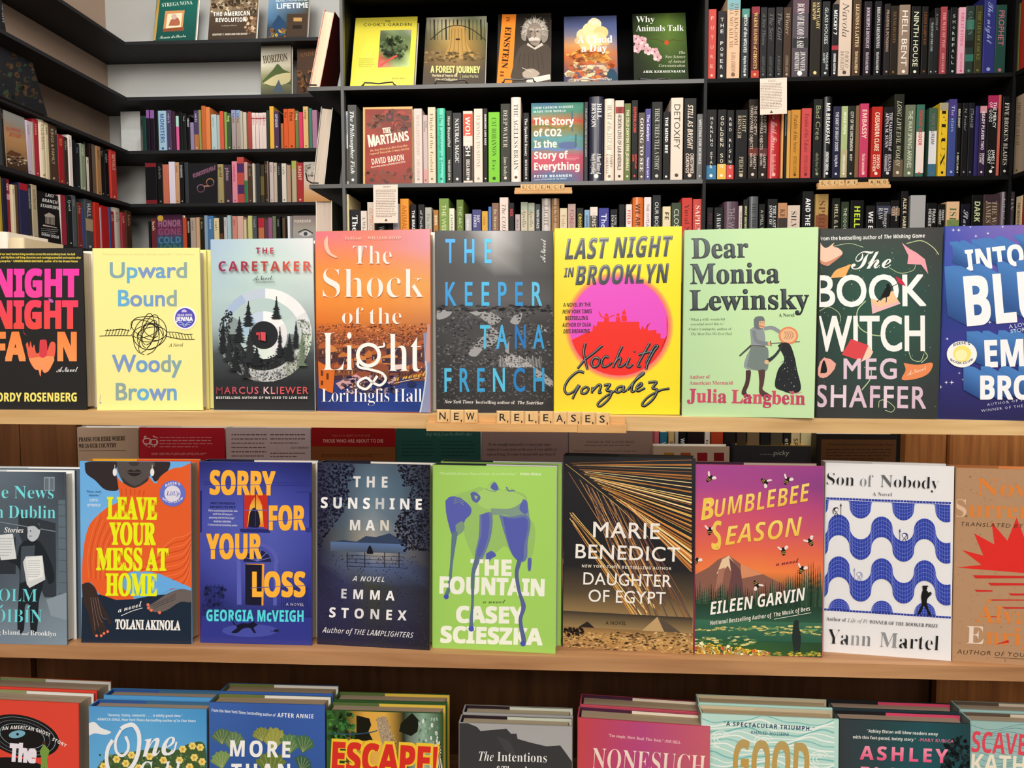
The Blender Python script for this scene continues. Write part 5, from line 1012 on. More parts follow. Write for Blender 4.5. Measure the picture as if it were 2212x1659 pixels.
book('white book with a blue mosaic wave pattern and a walking man', (1777, 1407.5), (2054, 1428), (1775, 999), 'e6e6e8', 'c8c8cc', 'dcdcde', t=0.03, zs=ZB, lean=3, copies=0, inner=('d8d8da', 'eeeef0'), pg='e4e0d8', cop_label='{} spare copy behind the blue mosaic book')
Bg(['eaeaec', 'e6e6e8', 'e8e8ea'])
L([(1776, 1076), (2054, 1087)], 4.6, '2c3c9c'); L([(1777, 1316), (2054, 1334)], 4.6, '2c3c9c'); [L([(1779+k*6.9, 1073+k*.27), (1779+k*6.9, 1080+k*.27)], .8, 'c8ccec') for k in range(40)]; [L([(1779+k*6.9, 1313+k*.45), (1779+k*6.9, 1320+k*.45)], .8, 'c8ccec') for k in range(40)]
def wave(yb, th, col, amp=25.5, hp=46.3):
    xs = np.unique(np.concatenate([np.linspace(1777.5, 2052.5, 200), 1789+hp*np.arange(0, 6), 1789+hp*np.arange(0, 6)+.8, 1789+hp*np.arange(0, 6)-.8])); a = []; bq = []
    for x in xs:
        n = math.floor((x-1789)/hp); d = 2*((x-1789)/hp-n)-1; q = math.sqrt(max(0, 1-d*d))*(1 if n % 2 == 0 else -1); k = (x-1812)*.045
        lo, hi = 1079 + (x-1776)*.04, 1314 + (x-1776)*.062
        a.append((x, min(max(yb-amp*q+k-th/2, lo), hi))); bq.append((x, min(max(yb-amp*q+k+th/2, lo), hi)))
    V = np.array(a+bq); n = len(xs)
    CUR.put(CUR.loc(V), [(i, i+1, n+i+1, n+i) for i in range(n-1)], lin(col), MATK)
    return a, bq
for yb in (1070, 1159, 1249, 1340):
    a, bq = wave(yb, 44, '2b3fa6')
    for q in (.2, .4, .6, .8): L([(x, y0+(y1-y0)*q) for (x, y0), (_, y1) in zip(a, bq)], .7, '7e8cd8')
    for i in range(0, len(a), 4):
        if bq[i][1]-a[i][1] > 4: L([a[i], bq[i]], .6, '7e8cd8')
for x, y, s, c in ((1806, 1108, 1, '222'), (1953, 1163, -1, '2b3580'), (1855, 1247, -1, 'a0a4c8')):
    C(x, y-8, 5, c, n=14); C(x+s*.8, y-7, 3.6, 'e8e8ea', n=12); CL([(x-s*4, y-12), (x-s*7, y-6), (x-s*6, y+1)], 1.6, c); CL([(x-5, y+7), (x, y-1), (x+5, y+7)], 1.3, c); L([(x+s*10, y+6), (x+s*10, y-20)], 1.1, c); P([(x+s*10-2, y-15), (x+s*10, y-22), (x+s*10+2, y-15)], c)
C(1997, 1270, 5, '151515'); P([(1990, 1267), (2005, 1267), (2003, 1264), (1993, 1264)], '151515'); CP([(1992, 1274), (2002, 1275), (2006, 1284), (2013, 1282), (2004, 1290), (2001, 1298), (2002, 1306), (2006, 1318), (2011, 1327), (2005, 1328), (1999, 1314), (1994, 1308), (1990, 1320), (1984, 1326), (1982, 1322), (1990, 1304), (1989, 1288)], '151515', k=3); P([(2003, 1280), (2009, 1277), (2012, 1281), (2006, 1285)], '151515')
PT('title_lettering'); T('Son', 1785, 1046, 1844, 1049, 26, '1f2224', 'R', -.012, m='foil'); T('of', 1857, 1050, 1885, 1051, 26, '8a9094', 'R', -.014, m='foil'); T('Nobody', 1901, 1051, 2027, 1056, 26, ['6a7074', '1f2224', '1f2224', '1f2224', '1f2224', '1f2224'], 'R', -.012, m='foil')
PT('author_lettering'); T('Yann', 1786, 1389, 1880, 1395, 32, ['1f2224', '3c4042', 'a0a4a8', '8a8e92'], 'R', -.012, m='foil'); T('Martel', 1899, 1396, 2026, 1404, 32, ['9a9ea2', '24282a', '1f2224', '1f2224', '1f2224', '1f2224'], 'R', -.012, m='foil')
PT('jacket'); T('A Novel', 1884, 1070, 1926, 1071, 7.5, '6a6a70', 'r', sp=.06); T('Author of', 1784, 1339, 1827, 1342, 8, '54565a', 'r'); T('Life of Pi', 1830, 1342, 1873, 1345, 8, '8a8c90', 'i'); T('WINNER OF THE BOOKER PRIZE', 1877, 1346, 2026, 1355, 7.6, '3c3e42', 'r')

book('kraft brown book with orange serif title and a jagged red starburst', (2056, 1427.5), (2330, 1444), (2053.5, 1010), 'b38d6a', '8a6c4c', 'b38d6a', t=0.03, zs=ZB, lean=2, copies=0, inner=('a8683a', 'd88448'), pg='c8a078', cop_label='{} spare copy behind the kraft brown book')
S(300, (2058, 1016, 2212, 1430), 3, ['ac8562', 'b8926e', 'a88260'], 81)
P([(2066, 1226), (2120, 1220), (2078, 1188), (2124, 1200), (2104, 1152), (2148, 1176), (2142, 1128), (2176, 1168), (2196, 1118), (2212, 1160), (2260, 1120), (2268, 1190), (2320, 1230), (2240, 1240)], 'dc2e28')
for y, x0, x1, h in ((1246, 2101, 2260, 7), (1262, 2134, 2280, 6), (1276, 2104, 2144, 5), (1284, 2178, 2290, 5), (1296, 2134, 2250, 3), (1313, 2164, 2260, 4), (1332, 2126, 2162, 3)): P([(x0, y-h/2), (x1, y-h*.2), (x1, y+h*.4), (x0+6, y+h/2)], 'cc2c28')
PT('title_lettering'); T('Now I', 2110, 1070, 2276, 1076, 37, 'ee8c3e', 'R', -.004, m='foil'); T('Surrender', 2060, 1116, 2316, 1124, 38, ['f2c8a8'] + ['ee8c3e']*8, 'R', -.004, m='foil')
PT('author_lettering'); T('Álvaro', 2108, 1344, 2276, 1352, 38, 'ee8c3e', 'R', -.004, m='foil'); T('Enrigue', 2087, 1390, 2296, 1398, 38, ['fbe8d8'] + ['ee8c3e']*6, 'R', -.004, m='foil'); P([(2150, 1392), (2180, 1388), (2178, 1382)], 'cc2c28')
PT('jacket'); T('TRANSLATED BY NATASHA', 2074, 1136, 2296, 1143, 8.4, '4a3420', 'g', .0, .2, .14, jit=.06); T('AUTHOR OF YOU DREAMED', 2067, 1412, 2300, 1424, 9, '4a3420', 'g', .0, .15, .14, jit=.08); L([(2148, 1420), (2290, 1428)], 1, '4a3420')

# ================================================================ row three, tops only
YC = YF + 0.012
def low(label, TL, TR, yl, yr, **k): return book(label, TL, TR, None, Y=(YC+yl, YC+yr), hh=1, zb=Z3, **k)
low('red book with a black record and white lettering on the lowest row', (-86, 1508), (170, 1526), 0, -.006, cf='e24a3a', cs='b83028', cb='d8382e', t=0.034, lean=3, m='gloss', copies=1, inner=('8a9468', 'e2e2e0'), pg='b8a48c', cop_label='spare copy standing right behind the red record book')
C(48, 1590, 82, '17181a', ry=44, rot=14); [C(48, 1590, 74-k*10, c, ry=39-k*5.4, rot=14) for k, c in ((0, '8aa0a8'), (.14, '17181a'), (1.2, '6a7a84'), (1.34, '17181a'), (2.4, '8aa8b4'), (2.55, '17181a'))]; C(37, 1586, 18, '7ab4cc', ry=8, rot=-10); C(38, 1586, 3, '17181a', n=10)
C(40, 1668, 78, '17181a', ry=30, rot=10)
T('AN AMERICAN GHOST', 4, 1578, 108, 1592, 7.6, 'f0f0f0', 'S', sp=.1, arc=9); T('STORY', 112, 1599, 142, 1614, 7, 'f0f0f0', 'S', sp=.1)
CP([(92, 1612), (95, 1603), (99, 1612), (107, 1622), (102, 1640), (104, 1668), (97, 1668), (96, 1648), (94, 1668), (87, 1668), (90, 1640), (86, 1624)], '7aa048', k=3); C(95.5, 1605, 4, '4a3020', n=12)
PT('title_lettering'); T('The', 19, 1643, 78, 1647, 36, 'f0eaf6', 'S', .04); T('Record', -70, 1700, 110, 1710, 40, 'f0eaf6', 'S', .04)

low('sky blue book with white brush script and a hill of yellow flowers', (190, 1526), (446, 1532), 0, 0, cf='5aa6de', cs='3c78c0', cb='3c70b8', t=0.024, lean=3, m='gloss', copies=1, gap=.008, inner=('30589a', '3c6a8c'), pg='b09c8a', cop_label='spare copy standing right behind the sky blue flower book')
Bg([['58a0dc', '5ca8e0', '4a98d4'], ['64b0e4', '68b6e8', '5aa8e0'], ['80c0ea', '84c4ee', '78bce8'], ['8cc8ec', '8ccaee', '84c4ec']])
T('“Swoony, funny, romantic . . . . A wildly good time.”', 232, 1547, 394, 1549, 5.4, 'e8f4fa', 'S', sp=.04); T('—REBECCA SERLE, New York Times bestselling author of In Five Years', 209, 1556, 423, 1560, 5, 'e8f4fa', 'I')
CP([(191, 1562), (205, 1560), (218, 1572), (240, 1581), (228, 1587), (204, 1584), (191, 1588)], 'eef2f6', k=3)
CP([(200, 1700), (208, 1662), (238, 1632), (300, 1622), (340, 1614), (380, 1620), (410, 1606), (443, 1610), (446, 1700)], '44603a', k=4); S(120, (215, 1630, 442, 1668), 5, ['3c5834', '54744a', '6a8a5a'], 91)
for x, y in ((284, 1631), (323, 1634), (353, 1642), (252, 1640), (272, 1649), (224, 1655), (388, 1642), (395, 1618), (416, 1611), (433, 1614), (420, 1636), (437, 1645), (410, 1656), (300, 1658), (365, 1660), (340, 1665)):
    for k in range(6): C(x+5*math.cos(k*1.05), y+5*math.sin(k*1.05), 3.6, ('f0d468', 'f4e08a')[k % 2], n=8)
    C(x, y, 3, 'd8a838', n=8)
PT('title_lettering'); CL([(262, 1574), (272, 1568), (289, 1566), (301, 1588), (299, 1625), (286, 1655), (262, 1672)], 9, 'f2f6fa'); CL([(272, 1590), (278, 1606), (276, 1622), (264, 1632), (252, 1622), (251, 1598), (262, 1576)], 6, 'f2f6fa'); CL([(244, 1598), (234, 1616), (231, 1640), (236, 1664), (246, 1680)], 8, 'f2f6fa'); T('ne', 309, 1634, 378, 1629, 56, 'f2f6fa', 'J', .0, .1); CL([(364, 1630), (376, 1622), (382, 1602)], 4, 'f2f6fa')
T('Golden', 300, 1695, 430, 1695, 50, 'f2f6fa', 'J')

low('deep blue book with green ginkgo leaves and bold white capitals', (450, 1517), (702, 1527), 0, 0, cf='3a62ac', cs='5a6a30', cb='6a7440', t=0.029, lean=3, copies=1, inner=('6a743c', 'e0dcd4'), pg='a8957a', cop_label='spare copy standing right behind the ginkgo leaf book')
Bg([['4068b4', '3a5eaa', '3c62b0'], ['365a9e', '325496', '365aa0'], ['2e4e90', '2c4a8a', '305292']])
T('From the New York Times bestselling author of', 457, 1537, 595, 1548, 6.4, 'e8f0f4', 'S', -.004); T('AFTER ANNIE', 599, 1549, 677, 1552, 9, 'f4f4f4', 'S', sp=.12)
for x, y, r, c, a in ((502, 1600, 26, '64805a', 0), (480, 1590, 22, '56744c', -15), (590, 1596, 30, '9a9c48', 0), (566, 1585, 20, '828a3c', -20), (626, 1606, 26, '5a8050', 10), (654, 1606, 24, '4a7048', 20), (585, 1652, 34, '6a7c3a', 0), (480, 1640, 24, '7a9858', -20), (650, 1648, 22, '3c6048', 30)):
    pts = []
    for k in range(15):
        t = math.radians(a-70+140*k/14-90); q = r*(1+.1*math.sin(k*2.4)); pts.append((x+q*math.cos(t), y+q*math.sin(t)+6))
    P(pts+[(x+math.sin(math.radians(a))*-2, y+r*.9)], c)
    for k in range(5): t = math.radians(a-50+25*k-90); L([(x, y+r*.75), (x+r*.9*math.cos(t), y+r*.9*math.sin(t)+6)], .6, 'b8c08a')
PT('title_lettering'); T('MORE', 497, 1633, 627, 1636, 34, 'f6f6f4', 'S', .01, sp=.2); T('THAN', 500, 1684, 627, 1684, 34, 'f6f6f4', 'S', .01, sp=.2)

low('jungle adventure book with huge red and yellow capitals and a furry tusked shape', (704, 1534), (957, 1547), 0, 0, cf='33562c', cs='3c5a2c', cb='c8a838', t=0.027, lean=3, m='gloss', copies=1, inner=('56683a', 'd8b848'), pg='a8957c', cop_label='spare copy standing right behind the jungle capitals book')
Bg([['3a6a38', '2c4a24', 'e0a848', 'e2b04e', '24301e', '86a890', '34502c'], ['2c5a30', '1c2c18', 'd8a03e', 'e4b450', '1a2418', 'b0c4b8', '2c4428'], ['2a4a28', '2a3a1c', 'c89034', 'd8a040', '3a5a30', '5a8a64', '2a3a24']])
S(60, (706, 1538, 770, 1600), 9, ['1a2c16', '3c7a3a', '54923e', '2c4a24'], 95, .8); P([(770, 1545), (798, 1552), (802, 1566), (796, 1580), (806, 1600), (770, 1600)], '14180f'); P([(866, 1562), (890, 1540), (905, 1556), (902, 1580), (888, 1590), (862, 1580)], '151a12'); S(40, (905, 1545, 945, 1610), 7, ['dfe6e4', '9ab8a4', '5a8a6a'], 96, .5); CL([(706, 1584), (760, 1586), (800, 1582), (815, 1578)], 2.4, '34506a')
CP([(813, 1556), (824, 1548), (836, 1552), (846, 1590), (855, 1624), (846, 1632), (832, 1620), (820, 1588)], 'a89478', k=4); S(120, (812, 1550, 856, 1630), 3, ['c4b294', '8a765c', 'b8a486'], 97, .6, lambda x, y: abs(x-(814+(y-1550)*.42+8)) < 13)
P([(925, 1640), (935, 1612), (950, 1600), (956, 1660), (930, 1668)], 'd8d0b8'); [CL([(935+k*4, 1664), (942+k*3, 1630), (952, 1606+k*8)], 1.6, '1c1a14') for k in range(5)]
PT('title_lettering'); T('ESCAPE!', 713, 1664, 946, 1676, 64, 'f0c838', 'S', .06); T('ESCAPE!', 716, 1663, 943, 1675, 60, 'd83228', 'S', .02)

low('grey mountain silhouette book with a white serif title', (990.5, 1561), (1236, 1563), .006, .004, cf='a2a2a0', cs='1c1c1e', cb='9aa894', t=0.025, lean=3, copies=1, inner=('2a1c24', 'c2c8b8'), pg='b8aa90', cop_label='spare copy standing right behind the grey mountain book')
Bg(['a8a8a8', 'b0b0b0', 'a8a8a8'])
P([(991, 1562), (1010, 1562), (1030, 1570), (1038, 1579), (1072, 1576), (1094, 1574), (1104, 1585), (1116, 1585), (1118, 1596), (1146, 1604), (1180, 1612), (1210, 1610), (1222, 1626), (1236, 1645), (1236, 1800), (988, 1800)], '3b3b3d'); P([(1072, 1590), (1100, 1600), (1120, 1640), (1090, 1620)], '444446')
PT('title_lettering'); T('The', 1034, 1643, 1066, 1644, 20, 'f0f0ee', 'J', -.006); T('Intentions', 1074, 1644, 1181, 1647, 20, 'f0f0ee', 'R', -.007); T('of Thunder', 1062, 1674, 1156, 1676, 20, 'f0f0ee', 'R', -.007)

low('crimson-to-magenta book with tall cream serif capitals, spine lettering at its left', (1247, 1550), (1534, 1573), .004, -.01, cf='c0485c', cs='8a2c34', cb='4a1c2c', t=0.034, lean=3, m='gloss', copies=1, inner=('44203a', 'e2d6c2'), pg='b8a285', cop_label='spare copy standing right behind the crimson serif book')
Bg([['c84a50', 'b84c80', 'c86070'], ['c84c4c', 'b44884', 'c46468'], ['c44a58', 'b04a7c', 'c26a60']])
T('“You simply. Must. Read. This. Book.” —JOE HILL', 1314, 1591, 1470, 1607, 6, 'f0c8c8', 'R')
PT('title_lettering'); T('NONESUCH', 1278, 1661, 1522, 1678, 46, ('f6e4d4', 'eed0c4'), 'R', -.008)

low('pale aqua book of white wavy lines with gold capitals', (1514, 1541), (1812, 1556), 0, -.006, cf='b4dcd0', cs='9a9484', cb='b8ae9a', t=0.027, lean=3, copies=1, inner=('c8bc9c', 'c0b49a'), pg='c4b08c', cop_label='spare copy standing right behind the pale aqua wave book')
Bg(['bfe2d8', 'b0dad0', 'aed8d2'])
for k in range(16):
    y = 1552+k*8.5; CL([(1516+j*26, y+j*.8+7*math.sin(j*.9+k*.55)+3*math.sin(j*2.1+k)) for j in range(12)], 3.2 if k % 2 else 2.2, 'eef6f0' if k % 3 else '7cc0bc')
for x, y in ((1556, 1596), (1650, 1604), (1770, 1640)):
    for r in (7, 14, 21): CL([(x+r*math.cos(t), y-r*.8*math.sin(t)) for t in np.linspace(.4, 4.6, 8)], 2, 'eef6f0')
T('“A SPECTACULAR TRIUMPH.”', 1563, 1567, 1759, 1579, 9, '22345c', 'S', sp=.16); T('—KHALED HOSSEINI', 1619, 1585, 1703, 1590, 7, '2c4064', 'g', .004, sp=.05)
PT('title_lettering'); T('GOOD', 1581, 1690, 1746, 1698, 92, ('c8b070', 'd8a848'), 'S', .008, m='foil')

low('dark teal book with glossy pink capitals and a white quote', (1812, 1553), (2096, 1566), 0, -.004, cf='2c3c42', cs='1c1e20', cb='141618', t=0.027, lean=3, m='gloss', copies=1, inner=('1c1c1e', 'd0486a'), pg='b09a86', cop_label='spare copy standing right behind the dark teal pink-lettered book')
Bg([['3a4044', '2c484c', '24545c', '20444a'], ['383c40', '2a4a50', '1e5a62', '1a4a50'], ['34383c', '2a4248', '1e5058', '16383e']])
S(140, (2030, 1590, 2094, 1660), 6, ['142226', '1c2e32', '24383a'], 99, 1, lambda x, y: x+y > 3650)
T('“Ashley Elston will blow readers away', 1873, 1582, 2026, 1589, 6.6, 'f0f0ec', 'S', -.002); T('with this fast-paced, twisty story.”', 1842, 1595, 1978, 1601, 6.6, 'f0f0ec', 'S', -.002); T('—MARY KUBICA', 1984, 1601, 2060, 1605, 7, 'e87898', 'g', .012, sp=.06)
PT('title_lettering'); T('ASHLEY', 1857, 1640, 2047, 1648, 29, ('f898b4', 'ee5c86'), 'S', .01, sp=.2); T('ELSTON', 1858, 1685, 2048, 1694, 29, ('f898b4', 'ee5c86'), 'S', .01, sp=.2)

low('blue-green contour-line book with red capitals cut by the right edge', (2096.5, 1557), (2360, 1576), 0, -.004, cf='9cc0bc', cs='6a8a84', cb='8a9c94', t=0.027, lean=3, copies=1, inner=('5a4c40', 'cfc2b0'), pg='b8a890', cop_label='spare copy standing right behind the contour-line book')
for k in range(14): CL([(2098+j*20, 1566+k*9+8*math.sin(j*.8+k*.7)+j*1.2) for j in range(8)], 1, '5c8c8e')
PT('title_lettering'); T('SCAVENGERS', 2098, 1624, 2346, 1640, 45, 'e24a5c', 'S', .0); 
PT('author_lettering'); T('KATHLEEN', 2097, 1668, 2330, 1680, 40, 'f0e8d0', 'S')
done()
# ================================================================ books behind row two, showing their backs
YR = YF + 0.425
BACKG = 'back covers seen on the far side of the fixture'
def back(label, x0, x1, cf, top=924, yy=0.0, **k):
    return book(label, (x0, 990), (x1, 990), ((x0+x1)/2, top), cf, Y=YR+yy, zb=Z2, t=.03, lean=0.5, group=BACKG, pg=k.pop('pg', 'b8a890'), **k)
back('beige back cover with dark condensed capitals behind the orange turtleneck book', 166, 299, 'a8937e'); T('PRAISE FOR HERE WHERE', 170, 954, 271, 951, 9, '2c241e', 'R', .012); T('WE IS OUR COUNTRY', 170, 968, 252, 966, 9, '2c241e', 'R', .012); L([(171, 974), (272, 973)], 1, '2c241e'); T('COUNTRY', 298, 948, 298, 986, 6, '2c241e', 'R')
back('red back cover with a white knot emblem and small white lines', 300, 485, 'b01c2c'); [CL([(312+dx+9*math.cos(t), 953+dy+6*math.sin(t)) for t in np.linspace(0, 6.3, 12)], 2, 'e0c8c4') for dx, dy in ((6, 0), (20, 2))]; S(30, (311, 941, 340, 966), 2, ['e0c8c4'], 5, 1, lambda x, y: 11 < math.hypot((x-325)*.8, y-953) < 14)
greek(345, 946, 459, 966, 4, 2.0, 'd08088', 3); greek(327, 980, 455, 983, 2, 1.6, 'd08088', 6)
back('pale lilac-grey back cover with two columns of dark print', 487, 671, 'bfb0b6'); greek(500, 940, 578, 986, 6, 2, '5c5058', 4); greek(584, 940, 662, 958, 3, 2, '5c5058', 5); T('SCOTT ANDERSON', 628, 969, 666, 969, 4, '5c5058', 'S'); greek(584, 980, 660, 987, 2, 2, '5c5058', 7)
back('two-tone back cover, dark red above brown, with pale capitals', 672, 854, '7a4a28'); Gd(672, 918, 855, 964, ['8c1418', '8c1418']); T('FALL OF A GREAT HOUSE AND', 718, 943, 800, 943, 4, 'a86860', 'g'); T('THOSE WHO ARE ABOUT TO DIE', 697, 956, 828, 956, 7.4, 'cfa8a0', 'g', .012, sp=.06); greek(694, 983, 830, 986, 2, 1.5, '5a3018', 8)
back('dark teal back cover with faint dark columns of print', 855, 1038, '24524c'); T('Self Help from the Middle Ages', 920, 941, 1020, 940, 7, '6a9080', 'c'); greek(868, 954, 938, 985, 5, 1.6, '16332f', 9); greek(952, 954, 1026, 985, 5, 1.6, '16332f', 10)
back('mauve back cover with a dark serif quotation', 1040, 1227, '8c7472'); [T(s, 1053, 963+k*10.5, x1, 963+k*10.5, 6, '2a1f20', 'r') for k, (s, x1) in enumerate((('“To be sexually harassed is to have your value', 1190), ('reduced to your body at the cost of your ability to', 1203), ('earn a living. To come to terms with any form of', 1200)))]
back('dusty rose back cover with faint small capitals right of the mauve one', 1228, 1409, '947c72'); T('WINNER OF THE DAYTON PRIZE', 1266, 957, 1370, 957, 4.6, '5c4a44', 'R', sp=.08); greek(1262, 963, 1378, 966, 1, 2, '6a5850', 11); greek(1240, 975, 1396, 978, 1, 1.6, '6a5850', 12)
back('short pinkish-tan book cover with a row of small colour squares', 1412, 1576, 'bca892', 964, -.02); [Rc(1434+k*36, 978, 1456+k*36, 996, c) for k, c in enumerate(('a8742c', '9c4a24', '8c1c24', '7c1820'))]
back('charcoal book with a gold top edge lettered in small grey script', 1584, 1752, '2a2a2e', 962, .012, pg='c8a040', inner=('b8902c', 'c89c30')); T('we have been', 1641, 983, 1668, 983, 4, '8a8a84', 'g'); T('picky', 1671, 983, 1704, 983, 10, 'a8a898', 'g', .0, .15)
P([(1571, 948), (1752, 956), (1752, 964), (1574, 957)], 'a88428')
back('black-bordered brown back cover with faint dark print, right of the charcoal book', 1764, 1938, '1c1712', 938); Gd(1773, 950, 1936, 1000, ['56371c', '56371c']); T('Praise for the Last History of Unreasonable Things', 1790, 962, 1930, 963, 5, '221408', 'R'); greek(1784, 972, 1928, 992, 4, 1.8, '2e1c0e', 13)
done()
spine_row('peeking through under the pale shelf', ('Y', YR+.035), Z2, '''
1413|1424|930|c06068||
1425|1442|934|2a6a84|b8c8d0|Vox||n
1443|1456|932|c8a870|6a4a2a|Sol||n
1457|1465|930|b8b0a8||
1466|1483|926|1a1a1c|e0dcd4|When||n
1484|1520|927|26181a|8a4a3a|
1521|1534|930|d8ccc0|5a4a40|ruin||n
1535|1562|926|a83c1e||
1563|1590|928|2a2420||
1591|1612|926|3a3028||
1613|1640|927|6a5a44||
1641|1662|926|20242a|a8a8a0|
1663|1690|927|4a4438||
1691|1708|926|2c2c2a|b8b0a0|etc
1709|1729|926|c8b890|5a4a30|SPR
1730|1753|928|d8cc9c||''', 'small spines glimpsed beyond the fixture', D=.05)

# ================================================================ face-out books on the black bookcase and the wall shelves
YT = YB + 0.026
TOPG = dict(t=.03, lean=19, zb=s1, Y=YT)
book('yellow cookery book with a leafy photograph on a wire stand', (755, 186), (893, 184), (772, 39), 'e8da48', 'f2e660', 'a8a838', m='print', **TOPG)
Bg(['c8bc40', 'e4d848', 'eade4e', 'ece050', 'f2e65c']); Gd(816, 64, 889, 146, [['6a7058', '8a9c70', '7c8a6a', 'a8a890'], ['4a5c38', '3c4e2c', '5c7048', '6a7c50'], ['7c8c4c', '2e3e22', '3a4a2c', '7a8c54'], ['c05040', '5c5434', '4a5a34', 'b8cc80'], ['d8505c', 'c09070', 'a8c080', 'c8dc90']])
S(90, (822, 76, 880, 130), 6, ['2c3a20', '4e6238', '5e7048', '242e1a', '7a8c58'], 3, 1.2, lambda x, y: (x-852)**2/800+(y-102)**2/600 < 1); L([(822, 142), (842, 128), (858, 120)], 4, 'c84a3c'); greek(775, 128, 808, 145, 5, 1.6, 'a89c34', 4)
PT('title_lettering'); T('THE', 832, 48, 843, 48, 4, '3c3820', 'S'); T("COOK'S GARDEN", 785, 57, 889, 56, 6.6, '3a3418', 'g', .02, sp=.14); PT('author_lettering'); T('KEVIN WEST', 847, 171, 876, 171, 3.4, '6a6228', 'S', sp=.1)
book('brown forest book with a huge tree trunk photograph', (912, 184), (1047, 182.5), (920, 38), '4c4434', '3a3428', '3c3428', **TOPG)
Bg([['8a8a78', 'c4c0a8', '9a9a84', '7a8468', 'b0b09a'], ['5a5a44', 'a09a70', 'c0a868', '8a7c44', '6c7048'], ['4c4830', '8c7844', 'c09a54', '9c7c40', '5c5c38'], ['6a5638', '8a6c40', '9c7a48', '84683c', '5c5434'], ['54483a', '564a3a', '584c3c', '54483a', '4c4438'], ['4e463a', '4c4438', '4a4236', '4a4236', '463e34']])
for k in range(16): x = 921+k*8.4; L([(x, 42), (x-1+(k % 3), 86)], 1.2+(k % 3), ('3a3428', '5a5440', '2c2a20')[k % 3])
CP([(958, 126), (972, 90), (974, 58), (990, 54), (1004, 60), (1008, 92), (1024, 122), (1010, 128), (980, 128)], 'b8924e', k=4); CL([(930, 86), (960, 62), (990, 55), (1020, 64), (1050, 88)], 1.8, '2a2a18'); [CL([(976+k*7, 62), (974+k*8, 95), (966+k*12, 126)], 1.3, '86642f') for k in range(5)]; C(989, 85, 5, '3a2818', ry=2); S(90, (914, 112, 1046, 134), 4, ['7a6238', '86704a', '6a5634', '947c4c'], 6, 1.8)
PT('title_lettering'); T('A FOREST JOURNEY', 930, 157, 1037, 158, 14.5, 'eef08c', 'S', .012); PT('jacket'); T('The Role of Trees in the', 933, 166, 988, 166.5, 5.6, 'e8d8b0', 'S'); T('Fate of Civilization', 941, 175, 988, 175, 5.6, 'e8d8b0', 'S'); L([(994, 159), (994, 173)], .8, 'b8b090'); PT('author_lettering'); T('John Perlin', 998, 168, 1033, 168, 6, 'b8b48c', 'S')
book('portrait book with an orange strip and a white-haired man in a dark sweater', (1072, 181), (1190, 181), (1086, 31), '3e362e', 'c86820', '2a2420', **TOPG)
Bg([['16110d', '1c1813', '241e18'], ['1e1a15', '2c251e', '28221b'], ['342d25', '3c342b', '352d25'], ['3c342b', '463c31', '3e352b'], ['3a3128', '4a3f33', '463b2f']]); Gd(1068, 24, 1115, 190, ['f08a2c', 'ee8424']) if 0 else P([(1085, 31), (1115, 31), (1106, 182), (1071, 182)], 'f08828')
CP([(1126, 72), (1130, 54), (1140, 44), (1156, 40), (1170, 44), (1180, 56), (1184, 70), (1182, 86), (1172, 92), (1164, 70), (1140, 70), (1136, 88), (1127, 84)], '8e857a', k=4)
hr = random.Random(2)
for k in range(70):
    a = math.radians(hr.uniform(-30, 210)); x0, y0 = 1155+15*math.cos(a), 66-17*math.sin(a); ln = hr.uniform(9, 17); b = a+hr.uniform(-.5, .5)
    CL([(x0, y0), (x0+ln*.5*math.cos(a), y0-ln*.5*math.sin(a)), (x0+ln*math.cos(b), y0-ln*math.sin(b)+(2 if y0 > 70 else 0))], 1.3, hr.choice(['c9c2b6', 'e0dace', 'a89f92', 'd6cfc3']), w1=.4)
CP([(1139, 62), (1148, 54), (1163, 54), (1170, 64), (1169, 84), (1162, 98), (1151, 98), (1142, 88), (1138, 74)], '978a7c', k=4); CP([(1139, 66), (1146, 64), (1148, 90), (1143, 88), (1139, 76)], '766a5e', k=4); CP([(1158, 70), (1166, 72), (1166, 82), (1160, 82)], 'ab9e8f', k=4)
CP([(1142, 84), (1152, 80), (1164, 83), (1166, 88), (1154, 88), (1144, 89)], 'cfc8be', k=4); C(1148, 69, 2.4, '40362e', ry=1.4, n=12); C(1161, 69, 2.4, '40362e', ry=1.4, n=12); CL([(1143, 65), (1149, 63), (1153, 66)], 1.6, 'd8d0c4'); CL([(1157, 66), (1162, 63), (1168, 66)], 1.6, 'd8d0c4'); CL([(1155, 68), (1156, 79), (1153, 82)], 1.6, '6a5c50'); CL([(1148, 92), (1155, 91), (1161, 92)], 1.2, '5a4c42'); CL([(1144, 58), (1155, 55), (1165, 58)], 1, '7a6c60')
CP([(1112, 130), (1122, 104), (1140, 94), (1156, 103), (1170, 94), (1188, 104), (1193, 150), (1190, 178), (1108, 178)], '4c4238', k=3); P([(1140, 93), (1154, 104), (1170, 93), (1174, 98), (1156, 108), (1138, 98)], 'c9c0b2'); [CL([(1124+k*9, 116), (1120+k*11, 150)], 1, '352d25') for k in range(6)]
CP([(1128, 158), (1140, 150), (1154, 150), (1166, 160), (1152, 168), (1132, 168)], 'b0a292', k=4); P([(1140, 170), (1188, 161), (1189, 172), (1150, 180), (1136, 178)], 'ddd5c8'); L([(1128, 147), (1150, 157)], 1.4, 'c8c0b4')
PT('title_lettering'); T('EINSTEIN', 1092, 58, 1083, 147, 13, '2a1408', 'r', -.004); PT('jacket'); T('IN', 1094, 37, 1093, 47, 8, '7a3c10', 'r'); T('II', 1081, 153, 1080, 166, 8, '7a3c10', 'r')
book('cloud book with a towering yellow cumulus over an orange sunset', (1218, 178), (1335, 176), (1227, 36), '3e4668', '2c2c44', '2c2c44', **TOPG)
